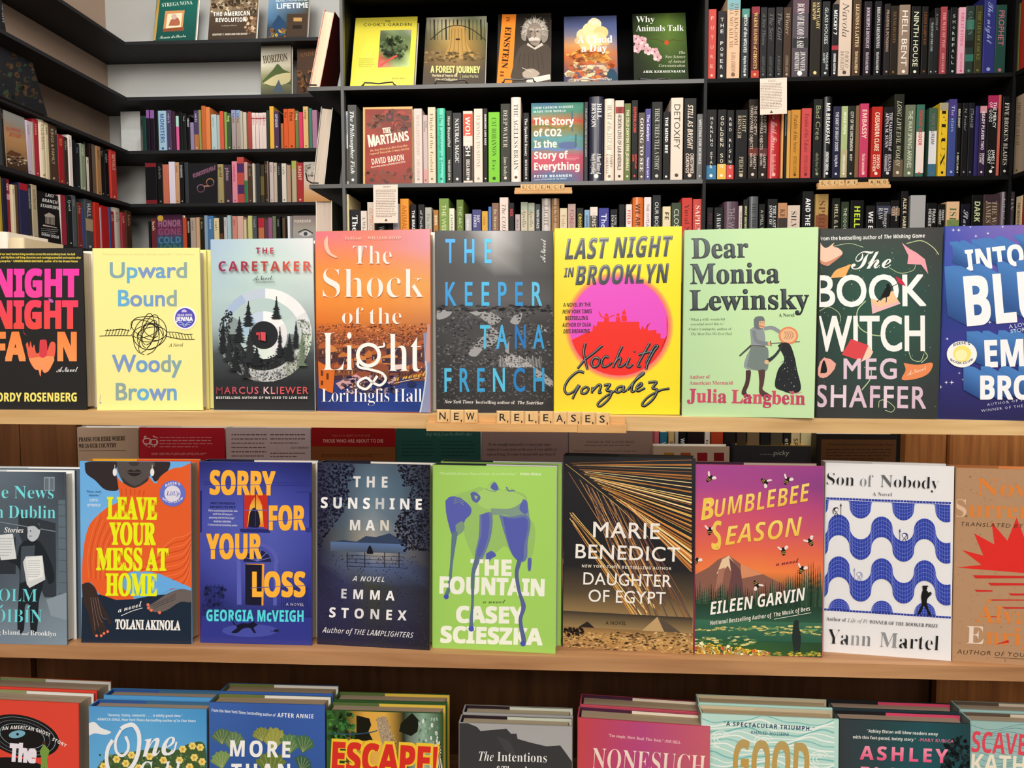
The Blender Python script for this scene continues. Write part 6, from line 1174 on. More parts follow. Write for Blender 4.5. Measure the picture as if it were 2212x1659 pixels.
Bg([['2c3352', '3c4468', '3e4870'], ['4a5278', '4c5680', '4c5884'], ['7a7484', '7c7c94', '5c6890'], ['c89058', 'd8a05c', '8a7c88'], ['c86830', 'd88440', 'b8704c'], ['9a5a40', 'b07850', '8c6c68'], ['4c4860', '6c6070', '5c5878'], ['3c4060', '4c5070', '485074']])
for x, y, r, c in ((1262, 76, 17, 'e8d4a0'), (1284, 52, 15, 'f2e4b8'), (1276, 64, 18, 'f0dca4'), (1298, 70, 16, 'e8cc88'), (1292, 84, 18, 'eed498'), (1268, 94, 17, 'e8c884'), (1250, 88, 9, 'dcb884'), (1308, 90, 10, 'd8b078'), (1283, 46, 9, 'f6ecc8'), (1280, 84, 16, 'f4e0a8')): C(x, y, r, c, ry=r*.85, n=24)
S(46, (1226, 112, 1326, 134), 7, ['e87c30', 'f0a44c', 'c85c2c', 'f2c070', '8a4c40'], 6, 2); S(40, (1228, 140, 1324, 174), 8, ['d87840', 'c8b08c', 'e8c898', '6a5c70', 'b85c38'], 8, 1.6); CP([(1308, 172), (1316, 150), (1328, 152), (1334, 172)], '28485c')
PT('title_lettering'); T('A Cloud', 1247, 93, 1323, 92, 15, 'f6f2e6', 'R', .01); T('a Day', 1256, 112, 1311, 111, 15, 'f6f2e6', 'R', .01); PT('author_lettering'); T('GAVIN PRETOR-PINNEY', 1253, 145, 1304, 144, 3.4, 'f4ead8', 'S', .01)
PT('jacket'); T('365 SKIES FROM THE CLOUD SOCIETY', 1229, 174, 1322, 173, 2.6, 'f0e4d0', 'S')
book('dark green book with pink blossom and white serif title', (1370, 171), (1488, 170), (1370, 30), '26331a', '141a10', '14180f', **TOPG)
Bg([['141a0e', '2c3a1c', '4a6028', '2c3c18'], ['1c260f', '3a5020', '5c7a30', '38501c'], ['222c14', '405826', '587030', '3c5420'], ['202818', '34461e', '48602a', '30421a'], ['1c2214', '28361a', '344a20', '24341a'], ['181c12', '1e2616', '28361a', '1c2614']])
CL([(1378, 82), (1400, 84), (1420, 86), (1440, 92), (1452, 86), (1470, 88), (1486, 82)], 1.8, '4a4a20'); C(1440, 92, 5, 'c84a24', n=12)
for x, y in ((1374, 84), (1380, 96), (1392, 100), (1400, 110), (1414, 112), (1376, 106), (1420, 124), (1388, 88)):
    for k in range(5): C(x+5.4*math.cos(k*1.26+x), y+5*math.sin(k*1.26+x), 4.6, ('d8b0b4', 'c89ca4', 'e4c8c8')[k % 3], n=10)
    C(x, y, 1.8, '8a4050', n=8)
PT('title_lettering'); T('Why', 1374, 49, 1414, 48, 13, 'f2f2ea', 'r', -.004); T('Animals Talk', 1374, 68, 1477, 67, 13, 'f2f2ea', 'r', -.004); PT('jacket')
for s, x0, x1, y in (('The', 1466, 1480, 117), ('New Science', 1436, 1480, 126), ('of Animal', 1444, 1480, 136), ('Communication', 1423, 1480, 145)): T(s, x0, y, x1, y, 6, 'c8d0b0', 'i', .006)
PT('author_lettering'); T('ARIK KERSHENBAUM', 1389, 158, 1480, 157, 5, 'f0f0ea', 'R', sp=.08)
MID = dict(t=.03, lean=3, zb=s2)
book('maroon book with arched cream lettering and a cream border, face-out', (784, 398), (891, 397.5), (782, 232), 'e8c07c', 'f2d890', 'c08c4c', Y=YT+.004, name='paperback_book', **MID)
P([(788.5, 398), (788.5, 236), (890, 235.5), (890.5, 398)], 'a2463c'); Gd(789, 236, 890, 397, [['a04a40', '8c4a40', '9c5448'], ['a84e44', '84443c', 'a85048'], ['9c4038', 'a44a40', 'a84c44'], ['a8463e', 'a64840', '9e443c'], ['8c3c34', '94483c', '8a4840']])
S(26, (790, 240, 888, 286), 8, ['74493e', '8c5a4a', 'b4564a', '5e4640'], 3, 1.4); CL([(850, 284), (852, 266), (862, 260), (872, 270), (873, 284)], 3, '6a4038'); CL([(856, 284), (857, 270), (863, 266), (868, 276)], 2, '7c3c34'); Rc(834, 244, 850, 262, '5a4844'); C(842, 252, 4, '9a4c50'); S(30, (792, 366, 888, 394), 6, ['6c4038', '8a4a40', '7a5448', '584440'], 4, 1.2); C(835, 388, 16, '8a4a3c', ry=14, a0=0, a1=180)
PT('title_lettering'); T('THE', 827, 288, 845, 286, 11, 'faeed8', 'R', .02); T('MARTIANS', 797, 316, 884, 303, 20, 'faeed8', 'S', .012); T('M', 797, 318, 812, 316, 26, 'faeed8', 'S', .006)
PT('jacket' if 0 else 'cover'); T('The True Story of an Alien Craze that', 800, 328, 880, 316, 4.4, 'f0c890', 'J'); T('Captured Turn-of-the-Century America', 799, 335, 884, 323, 4.4, 'f0c890', 'J'); T('Bestselling author of AMERICAN ECLIPSE', 802, 363, 876, 351, 3.4, 'f6e0c8', 'I')
PT('author_lettering'); T('DAVID BARON', 804, 356, 873, 346, 13, 'faeed8', 'S', -.004)
book('multicoloured wavy-striped book with bold rounded white title, face-out', (1147, 396), (1260, 393), (1145, 223), '4f8c84', 'a83a58', '3c6c6c', Y=YT+.01, **MID)
Bg([['4c84a0', '4e7ea8', '4c9a84', '3c8c74'], ['48a08c', '54947c', '4c8c74', '488a70'], ['c8643c', 'd07838', 'c86c38', 'b85c38'], ['8c7c48', '94844c', '8a8450', '7c7848'], ['6c9088', '64948c', '5c9c98', '5c948c'], ['5c8c80', '5c9488', '5c9088', '6a948c'], ['d05868', 'cc5068', 'c84c64', 'c85068'], ['c84a60', 'cc5468', 'c45068', 'b84c60'], ['7c5c78', '4c6c94', '4c6c90', '8c5470'], ['4c6890', '486c94', '486890', '845878']])
for y, c, a in ((262, 'c84c34', 3), (275, '7a7a3c', 4), (300, '5c9ca8', 4), (322, '6a8ac0', 2)): CL([(1148, y+2), (1175, y-a), (1205, y+a), (1235, y-a), (1258, y)], 5, c)
CP([(1206, 310), (1226, 306), (1246, 308), (1244, 320), (1222, 322), (1208, 318)], '5a6c9c', k=4); L([(1236, 240), (1236, 284)], 3, '3c6c74'); L([(1244, 290), (1243, 318)], 4, '3c706c')
PT('title_lettering')
for s, x0, x1, y in (('The Story', 1153, 1240, 270), ('of CO2', 1153, 1213, 294.5), ('Is the', 1154, 1203, 319), ('Story of', 1154, 1227, 343), ('Everything', 1154, 1252, 367)): T(s, x0, y+.5, x1, y-.8, 15.5, 'fbf0e2', 'S', .012)
PT('author_lettering'); T('PETER BRANNEN', 1154, 384, 1235, 382, 5.6, 'eef0f4', 'S', .01, sp=.12); PT('jacket'); T('HOW CARBON DIOXIDE', 1153, 236, 1238, 232.5, 4.6, 'e8f0f0', 'S', sp=.12); T('MADE OUR WORLD', 1153, 244, 1222, 241.5, 4.6, 'e8f0f0', 'S', sp=.12); T('author of THE ENDS OF THE WORLD', 1154, 390, 1224, 387, 2.8, 'd8e0e8', 'S'); greek(1222, 340, 1252, 346, 3, 1, 'f0b0b8', 5)
# far back wall, top shelf
YW = YS+.03
FARB = dict(t=.026, lean=12)
book('dark green picture-book with a framed storybook scene on the top back shelf', (330, 87), (420, 86), (341, -14), '1e5a50', 'b08a4c', '1a4840', Y=YW, zb=ZS[0], **FARB)
Bg(['1e6458', '1c5c52', '1a5048', '174640']); P([(330, 87), (336, 87), (347, -14), (341, -14)], 'b8924c'); P([(357, 24), (399, 22), (394, 66), (352, 68)], 'c88a58'); P([(362, 30), (394, 28), (390, 60), (358, 62)], 'e8d4b0'); CP([(364, 56), (370, 42), (384, 38), (388, 54)], 'a86048', k=3); C(376, 36, 6, 'c8a898', n=12); P([(352, 62), (398, 58), (397, 66), (352, 69)], '8a4a30')
PT('title_lettering'); T('STREGA NONA', 350, 15, 416, 9, 8, 'e0e8d8', 'r'); PT('author_lettering'); T('Tomie dePaola', 345, 84, 402, 80, 6, 'c8d8c0', 'c')
book('sepia history book with white block title on the top back shelf', (448, 84), (551, 83), (455, -16), '4a3a2c', '2c2218', '2c2218', Y=YW, zb=ZS[0], **FARB)
Bg(['6a5a4a', '8a7660', '4c3c2e', '42332a', '3c3026']); S(70, (456, 0, 552, 28), 7, ['8a7258', 'b09878', '3c2e22', '6a543e', 'c8b494'], 4); S(20, (530, 34, 554, 70), 6, ['b08c6c', '8a6a4c', 'c8a888'], 5)
PT('title_lettering'); T('THE AMERICAN', 461, 35, 540, 33, 9, 'ece4d6', 'S', .01, sp=.1); T('REVOLUTION', 466, 48, 532, 46.5, 9, 'ece4d6', 'S', .01, sp=.1); PT('author_lettering'); T('GEOFFREY C. WARD AND KEN BURNS', 459, 77, 534, 75, 4, 'd8ccb8', 'S'); PT('jacket'); T('An Intimate History', 478, 57, 512, 56, 3, 'b8a890', 'r')
book('blue mountain book with a cabin photograph on the top back shelf', (575, 80.5), (662, 80), (584, -22), '46648a', '34404c', '34404c', Y=YW, zb=ZS[0], **FARB)
Bg([['8ab0d0', '88a8c8', '7a98b8'], ['7ca4c4', '6c88a4', '54604c'], ['5c88b0', '4c6070', '4c4436'], ['34485c', '3c4038', '443a2e'], ['4c4430', '3c342a', '3a3026']]); P([(588, 52), (602, 32), (618, 50), (616, 76), (582, 80)], '2c4a6c'); Rc(620, 30, 664, 78, '4c3c2e'); Rc(634, 38, 652, 46, 'c8a060'); Rc(632, 54, 652, 62, '2a2420'); S(24, (582, 64, 616, 80), 4, ['c8a84c', '5a4c2c', '8a5c34'], 3)
PT('title_lettering'); T('BLUE MOUNTAIN', 596, 4, 668, 2, 8, 'e0ecf4', 'g', .01); T('LIFETIME', 598, 19, 668, 16, 11, 'f0f4f6', 'g', .03)
book('pale landscape book with a green mountain and tall lettering on the second back shelf', (563, 201), (628, 200), (565, 97), 'a8a08c', '8a7c68', '8a7c68', Y=YW, zb=ZS[1], t=.03, lean=4)
Bg(['4c4438', '9a9484', 'c8c0a8', '8c8860', '6a6c4c', '4c4838']); CP([(566, 176), (590, 150), (600, 138), (612, 150), (630, 160), (629, 182), (600, 176), (580, 186)], '4c5c30', k=3); CP([(568, 180), (596, 162), (628, 158), (626, 176), (596, 186)], 'c8bc8c', k=3); P([(588, 200), (602, 172), (614, 200)], '4a5a64')
PT('title_lettering'); T('HORIZON', 569, 137, 622, 131, 16, '4a3a2a', 'R', .006)
book('dim brown book tucked right of the pale mountain book, second back shelf', (641, 200), (692, 199), (643, 106), '4a3220', '3a2818', '3a2818', Y=YW+.03, zb=ZS[1], t=.03, lean=4); S(30, (644, 150, 690, 196), 8, ['6a4428', '38281a', '84552c'], 5); T('ANDES', 648, 124, 688, 118, 9, '7a5030', 'r')
book('black book with plum script and a chain emblem, face-out on the far back shelf', (408, 437), (470, 436.5), (407, 353), '1a1a1c', '141414', '141414', Y=YS+.012, zb=ZS[3], t=.03, lean=2, name='paperback_book'); T('CROSSTIDE', 417, 385, 467, 366, 9, '8a5c74', 'c', .01, .2); ring(454, 394, 7, 9, ['a8744c', '7a4c60'], 20); ring(434, 407, 7, 9, ['8a5c74', '6a4458'], 20); CL([(440, 402), (452, 402)], 2.4, 'a8845c')
book('purple and blue book of giant outlined letters with a gold sticker, face-out', (339, 552), (395, 551), (338, 464), '4a2440', '2c1828', '2c1828', Y=YS+.012, zb=ZS[4], t=.03, lean=2, name='paperback_book'); Bg(['2a1424', '5c2c4c', '6a3050', '2c4c6c', '2a5060', '1c3a3c'])
for s, y, c in (('HONOR', 490, '9a6482'), ('GONE', 508, '8a4a6c'), ('COLD', 526, '4c7c94'), ('JON', 543, '3c7068')): T(s, 342, y, 391, y-1, 14, c, 'S', .02)
C(346.5, 471.5, 6.5, 'c8a03c', n=20)
book('white dust-jacketed book with a leaf-like border, far back shelf beside the end shelves', (656, 436), (715, 435.5), (656, 350), 'c8b8a4', 'c09858', 'b89868', Y=YS+.012, zb=ZS[3], t=.026, lean=2, name='paperback_book'); Bg(['bcb4a8', 'c8beb0', 'd8c0b0', 'd8a878', 'c88c50']); S(30, (658, 354, 700, 386), 4, ['8c8478', 'a89c8c', '6a6258'], 4); T('TROPIC', 676, 404, 712, 404, 11, '8a4a50', 'r')
book('grey book with a large eye drawing, face-out low on the far back shelf', (633, 552), (690, 551), (633, 466), '9c9c9a', '7a7a7a', '7a7a7a', Y=YS+.012, zb=ZS[4], t=.026, lean=2, name='paperback_book'); Bg(['8c7c78', 'b0a89c', 'a4a4a2', '949494']); CL([(644, 502), (660, 496), (676, 504)], 2.4, '3c3c3e'); CP([(645, 506), (660, 499), (674, 506), (660, 511)], 'dadada', k=3); C(660, 505, 4.4, '4a4a4e', n=14); T('FOREVER', 636, 481, 672, 480, 5.6, 'e8dccc', 'S')
done()
# left wall, face-out
XF = XS - .012
def leftbook(label, x0, x1, yb, top, cf, z, lean, **k): return book(label, (x0, yb), (x1, yb), top, cf, X=XF+k.pop('dx', 0), zb=z, lean=lean, t=.028, **k)
leftbook('sepia townscape book with red title, face-out on the left wall', 13, 59, 310, (13, 239), '9a7a5c', ZS[3], 2, cs='3a2c20'); Bg(['8c8c88', '8c8880', '9a7c60', 'b08458', 'a87c50', '8c6a4a', '4c3626', '38281a']); T('NATIONAL', 12, 281, 45, 286, 7, 'a84038', 'r', .006); T('ROAD', 19, 294, 44, 299, 9, 'a85038', 'r', .006); S(30, (16, 334, 58, 356), 3, ['c8b49c', '2c2018', '6a5038'], 4, 1.6); CP([(16, 330), (24, 324), (32, 328), (44, 332), (44, 338), (16, 336)], '5c3a20', k=2)
leftbook('black book with white capitals and a pillared building, face-out on the left wall', 84, 131, 480, (84, 412), '121214', ZS[4], 2)
for s, x0, x1, y0, y1 in (('LAST', 98, 116, 424, 427.5), ('BRANCH', 91, 123, 435, 441), ('STANDING', 87, 127, 446.5, 453)): T(s, x0, y0, x1, y1, 7, 'e0e0dc', 'S', .01, sp=.08)
P([(96, 464), (106, 459), (118, 466), (118, 471), (97, 468)], 'b4a89a'); [L([(99+k*3, 469+k*.4), (99+k*3, 483+k*.6)], 1.6, 'b0a494') for k in range(7)]; P([(93, 485), (121, 491), (124, 493), (92, 488)], 'c8b8a8'); greek(89, 494, 127, 502, 3, 1, 'a8a8a4', 4, .1); T('SARAH ISGUR', 89, 508, 127, 516, 6, 'd8d8d4', 'S', .006)
leftbook('tilted dark patterned book jutting out on the left wall shelf', -20, 101, 210, (-18, 90), '16161a', ZS[2], 14, cs='2a2a2c', dx=.02); S(60, (0, 120, 96, 230), 7, ['2c3a28', '3a2c1c', '1c2c2c', '4a3420', '101010'], 6)
leftbook('black-spined book at the top left corner of the frame', -40, 15, 100, (-20, -20), '101012', ZS[1], 6); T('NIGHT', 4, 12, 5, 50, 4, 'a8a8a8', 'g')
done()
# plain cream books behind the black book at the left end, a rack and a pale plate
def plain(label, x0, x1, yt, Y, z, cf, D, name='hardcover_book', k=0.0):
    a, c = atY(x0, 520, Y), atY(x1, 520, Y); h = atY((x0+x1)/2, yt, Y)[2]-z-k*a[0]; T_ = c[0]-a[0]
    a[2] = z + k*a[0] + .0005
    q = MB(); spine_geo(q, T_, D, h, cf, 'o', 'print'); o = q.build(name, None, mwof(a, np.array([1., 0, 0]), np.array([0, 1., 0]), np.array([0, 0, 1.]))); tag(o, label, 'book')
    pb = MB(); pb.box(.001, T_*.25, .0015, T_-.001, D-.001, h-.003, lin('ddccb2'), 'pages'); pb.build('page_block', o)
plain('white spine rising behind the black pink-lettered book at the far left edge', -26, 13, 501, YF+.1, Z1, 'f0e8da', .09, k=K1)
plain('cream spine rising behind the black pink-lettered book, right of the white one', 15, 48, 514, YF+.1, Z1, 'ead9b4', .09, k=K1)
ra = atX(20, 509, XS+.012); rbb = atX(78, 528, XS+.012)
o = boxes('tile_rack', [(0, 0, 0, rbb[1]-ra[1], .012, .012)], 'rack', None, mwof(np.array([XS+.014, ra[1], ZS[4]-.014]), np.array([0, 1., 0]), np.array([-1., 0, 0]), np.array([0, 0, 1.]))); tag(o, 'empty wooden tile rack fixed along the lower left wall shelf', 'tile rack'); boxes('back_rest', [(.001, .007, .0121, rbb[1]-ra[1]-.001, .0135, .024)], 'rack', o)
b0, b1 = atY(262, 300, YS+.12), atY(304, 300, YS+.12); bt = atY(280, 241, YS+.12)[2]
o = boxes('pale_plate', [(0, 0, 0, b1[0]-b0[0], .002, bt-ZS[2])], 'wall', None, mwof(np.array([b0[0], YS+.12, ZS[2]+.0005]), np.array([1., 0, 0]), np.array([0, 1., 0]), np.array([0, 0, 1.]))); tag(o, 'pale plate left of the first books on the third back shelf', 'pale_plate')  # upright pale plate between the corner and the first books
# ================================================================ shelved spines
YSP = YB + 0.012
spine_row('top right black shelf', ('Y', YSP), s1, '''
1529.5|1547.5|20|c8483f|f4bcae|FUTURE|g|s
1551|1570|22|1c1a1c|f0e8e4|THE POWER|g|s
1571.5|1600|-10|e2ba98|7a5a40|THIS KINGDOM/WILL NOT KILL ME~ILONA ANDREWS|r|,0-0.16:7ab0b8
1602|1619|18|2c3236|dfe6e4|WITCH of the WOLVES~Kaylee Archer|S|,0-0.12:4a8a80
1623|1641|14|4a2020|e0b868|WARM HANDS of GHOSTS|R|,0-0.1:8a2430,0.88-1:b83a30
1642.5|1658|15|1b1b1d|70706e|A New Throne~ALISON SAFT|i
1658.5|1675|15|1a1a1c|686866|The Seer~ALISON SAFT|i
1675.5|1692|15|1b1c1e|787876|The Girl~ALISON SAFT|i
1693.5|1711|14|3e2a1c|b09c80|Winter~KATHERINE ARDEN|i
1712.5|1748|-8|4e464e|f0eeee|BORN OF BLOOD & ASH~JENNIFER/ARMENTROUT|r|,0-0.2:5c4450,0.5-0.62:26262a
1751|1775|-10|2a2018|f2d78e|SANCTUARY/SHADOW~|r
1776.5|1794|2|27292c|d4e0e0|GLASS HOUSES~MADELINE/ASHBY|g
1798|1813|7|0f0f11|f4f4f4|MICKEY 7~EDWARD ASHTON|S|,0.56-0.62:a83040
1813.5|1841|-10|d8c4b2|4a4440|Navola~PAOLO/BACIGALUPI|i
1842.5|1860.5|-5|4a3422|ecd4a4|LEGENDS & LATTES~TRAVIS BALDREE|R
1866.5|1884|2|281c28|dccadc|BOOKSHOPS & BONEDUST~TRAVIS BALDREE|R
1890|1906|1|1e1c22|dedede|BRIGANDS & BREADKNIVES~TRAVIS BALDREE|R
1910|1923.5|8|2b2127|b8a088|DRAGONS & DUNGEONS|R
1924.5|1941|11|2c2010|7c5c32|HEXOLOGISTS|r
1942|1966|10|8e7a6a|fbeadb|HELL BENT|g|f
1969|1990.5|12|0e1010|eaeecb|NINTH HOUSE|g|f
1991.5|2006|13|151412|8c4c22|LEIGH BARDUGO|r
2007|2019|38|2a2e2e|b0bab6|WAYWARD DREAMS|r
2020|2031|15|1d1f1f|8a8a8a|A song of|r
2032.8|2047.5|13|9a4048|eca4a4|THE WAY OF THE~MARK T. BAKER|r
2048|2053|20|161616||
2053.5|2070.5|14|0c1210|b0b8b4|SHOREFALL|g|s
2071|2086.8|15|d8a2b2|c04070|GREAT CITIES~ASHLEY POSTON|r
2087.5|2106.3|11|24332e|5c7a6c|GARDEN|r|,0.2-0.34:2f6a5c,0.5-0.6:1a1c1a,0.7-0.8:2f6a5c
2106.8|2123.5|11|34341a|707038|THE LIES OF LOCKE|r
2125|2151.5|-10|2a2c70|8c9cc4|The night|c
2152|2176|9|1c4038|b46478|PROPHET|g''', 'spines on the top right black shelf')
spine_row('middle right black shelf', ('Y', YSP), s2, '''
1526.2|1548.8|236|17171b|f4f4f0|MORNING STAR|g|s,0.79-0.995:3a7aa2
1550|1570|236|161415|f8f0d8|GOLDEN SON|g|s,0.77-0.995:f0b848
1571.5|1588.2|235|161213|f4f0ec|RED RISING|g|s,0.78-0.995:d84a48
1588.8|1615.5|237|111013|c8ba9c|LIGHT/BRINGER~PIERCE|r
1617|1638.7|214|2e2018|e2d4c6|THE SOCIETY/UNKNOWABLE OBJECTS~GARETH/BROWN|g|,0.6-0.7:6a2a22
1640|1659.5|216|2f2119|e0d2c4|THE SOCIETY/UNKNOWABLE OBJECTS~GARETH/BROWN|g|,0.6-0.7:5a2c2c
1660.5|1686.5|222|ba2630|f8bcac|Ten Evil Fires~Christopher Buehlman|c|o
1688|1693|240|e0a264||
1693.7|1700|238|14180f|7c9c9c|OCTAVIA BUTLER DAWN|S
1700.5|1708.3|238|d8a252||
1709|1730|236|c88c32|5c380e|Parable of the Sower~OCTAVIA E. BUTLER|r
1732|1753.8|233|c84a4a|702020|Parable of the Talents~OCTAVIA E. BUTLER|r
1757.7|1778.2|213|1c1d1c|98a07c|Bad Cree~edited by Irene Carr|g
1779|1798.5|208|1a1b1e|f4f4f4|MR BREAKFAST~JONATHAN CARROLL|S|o
1799.5|1816.6|229|1e1f3a|d2d2da|THE SAINT OF BRIGHT DOORS~VAJRA|S
1817.2|1831.4|229|a9b982|eef4d8|MOAK-PUPA~STEVEN SANDERS|I|,0.6-1:b4a884
1832.4|1847.6|228|242a20|e2dacb|CITY OF THE UNCOMMON~KEY|S
1848|1856.8|228|7c5c3c|d8c0a0|
1857.7|1877.5|223|c23a62|fad0c0|EMBASSY~The last command|S
1883|1906.6|230|b22219|f8e2ca|CASSANDRA CLARE~SWORD/CATCHER|S
1908.4|1930.2|231|1a141c|dcd4dc|THE VALENTINES of/ADINA M. SUNN~SILVANA/CHAKRABARTI|R
1932|1954.5|202|2b2d20|d8d6b8|LONG LIVE EVIL WOMAN|i|,0.78-1:6a5a48
1956.5|1978.8|225|6b735c|dce4cc|THE WAY SPRING ARRIVES|g
1982.8|2001.2|223|3a6c5c|c83c38|OKAMI GODOR|S|,0.37-0.93:ecdcd4
2010|2027.8|230|3c5a48|6a6a6a|TROR DURUM|S|,0.33-0.8:dcdce0,0.8-1:3a6a84
2030|2048.8|221|e2bc2a|1a1408|FLUX|r|f,0-0.1:a09884
2049.2|2066|214|3a4a8a|a8b8e0|The stars|r|,0-0.25:453a7c
2066.5|2077.4|222|141214|e4e0cc|RING SHOUT~P. DJELI CLARK|S
2077.8|2091.8|222|181818|8c8c8c|N. Foster|g
2093|2106.2|221|1a1a28|8c8c94|STRANGE|g
2107|2115.4|228|2a2462||
2115.8|2131.5|228|2c1d3a|e4d4dc|READY PLAYER TWO~ERNEST/CLINE|S|,0-0.1:c89098
2133|2156.3|205|121012|f2f2f2|THE MERCY/OF GODS~JAMES S. A./COREY|g|,0-0.16:a42452
2157|2163.4|204|b85a4a||
2164|2182.5|208|0f0f0f|ccc4bc|FIVE BROKEN BLADES|r|f''', 'spines on the middle right black shelf')
spine_row('lowest right black shelf', ('Y', YSP), s3, '''
1526.5|1540.5|448|191519|6a3444|DEEP|r
1542|1562.3|448|1d1d1f|dedede|A HARVEST OF HEARTS|r
1563.5|1595.5|435|5b4553|9c8c94|THE WITCH ROADS|g|o
1596.2|1603.9|444|d8c9c1|5a4a44|THE RIVER HAS|S
1604.6|1616.3|431|1a1c16|d2daa2|WHAT GROWS IN THE DARK|S
1618|1638.3|424|565a5e|24292d|THE THREE|r|o
1639|1653.4|440|111111|c2c2b2|A SPELL TO ADAMS|g
1657|1679.3|430|181a1c|eaeaea|THE LAST/SNOW OF|r
1680|1700.5|438|c28c64|3a2a24|KEEP|r|,0.2-0.6:3a3430
1701.2|1728.6|443|dac6b6|3a3430|SILVER UNDER|r
1732|1757.5|413|121316|f4f4f4|AND THE HIDDEN SKY|S
1760|1788.8|419|b29054|6a3a28|SPIRE|r|,0.25-0.6:84502e
1796|1814.4|428|1d2117|cac2a2|HELL & LOVE|S
1817.2|1834.3|435|2d3b27|d2dacb|THEODORA GOSS|g
1836|1866.3|432|0b0b0b|cae444|HELL'S HEART|S
1869.5|1890.3|444|1b1b1b|eeeeee|WE BI|S
1891|1922.4|436|171821|d0d0d0|Dungeon/RAW|r|,0.05-0.16:3a3c50
1924|1943.8|432|15100f|d0c8c0|Season/CITY|r|,0.1-0.2:8a6a50
1946|1962.7|412|18191b|ead8b2|ALIX E. HARROW|S
1967|2000.3|421|aaaaaa|26262a|
2001|2024.3|438|0d0d0d|cccccc|FRANK/HERBERT|S
2025|2042.3|440|0c0e0c|c4c4c4|FRANK/HERBERT|S
2044|2072.4|435|e2ba92|4c6c3c|ISLAND|r|,0.24-0.36:7a8c54
2075|2095.7|440|151526|bcbcc4|Starling|c
2097|2121.4|421|131313|c8d0a2|DARK|S
2122.5|2157.3|420|4b3b2f|b2a292|THE WAYS/JAMES|r|,0-0.1:3a2a34
2160|2192.6|414|5a4e58|acaab0|IAN/ISLES|r|o''', 'spines on the lowest right black shelf')
spine_row('middle science shelf', ('Y', YSP), s2, '''
743.8|750.5|238|f0f0ee|8a7a6c|TALES OF A FIELD~EDWARD ABBEY|S|,0.05-0.3:b8c8dc,0.5-0.94:7a6a5a
751|770.5|226|555755|f8f8f4|The Philosopher Fish~|J
894|912|234|e6d2ca|b0a098|THE INTELLIGENCE EXPLOSION~JAMES BARRAT|r
912.5|923|246|cabab8|4a4444|IN THE/ATTENTION|r|,0.78-1:d8a0a0
924|941|231|ead6ba|8c7c5c|Flight of the Godwit|r
943.5|961.5|233|4accaa|2c7c72|The Language of Trees|r|o
963|976.4|238|2e3126|dedede|How Beautiful~THE SECRET LIFE|S
977.5|997|243|36383c|f2eae2|NATURAL MAGIC|R
1000|1021|239|f2dacb|f8efe6|WOLFISH~ERICA BERRY|S|f,0.04-0.34:e85a3c,0.48-0.96:332c2a
1023.5|1042.6|234|f2dece|ac9c90|TURNING TO STONE|r
1043.4|1053.4|233|26221e|eeeeee|BORROWED LAND ROAD|S
1055|1079.8|242|7ecc34|2a4c12|CAT BOHANNON~Eve|r
1081|1102.4|223|35372d|dad2c4|DEEP WATER~James Bradley|r
1103.5|1125.6|209|f6e4d4|54483e|THE AGELESS BRAIN|r|o
1130|1143|243|24221c|eeeeee|The Speckled Beauty~RICK BRAGG|R
1262|1270.4|220|3b3b3f|ccccc4|THE LAST UNEXPLORED PLACE ON EARTH|g
1272.5|1304.6|208|27293e|f4f0e8|BILL/BRYSON~A Short History of/Nearly Everything|R|o
1306|1327.6|212|f2dec8|8c7c70|HEART of the JAGUAR~JAMES/CAMPBELL|r|o
1329|1348.3|216|e6d6c6|2c2622|THE HIDDEN LIVES OF LAB ANIMALS|S|,0.08-0.16:a83a38
1348.8|1363.2|223|6c7642|f2eaca|THE COLD CANYON FIRE JOURNALS|S
1364|1378.8|216|131111|f24c3c|SUPERBLOOM~NICHOLAS/CARR|S
1379.3|1393.8|243|5b5149|f6eee2|GOING TO SEE|R|f
1394.2|1407|234|555190|f2eefa|The Catalyst~Thomas R. Cech|S
1408|1431.8|219|2b2d2b|cacaba|THESE TREES TELL A STORY|r
1432.4|1448.3|240|0e0f0c|f6f6f2|THE MIND: BEE|S
1449.2|1475.8|211|eedaca|4c423a|DETOXIFY|g
1477.8|1505.2|211|222420|eedaca|STILL AS BRIGHT~CHRISTOPHER/COKINOS|I
1505.8|1519.4|246|727272|e0e0e0|WRITING FOR SCIENCE|S''', 'spines on the middle science shelf', name='hardcover_book')
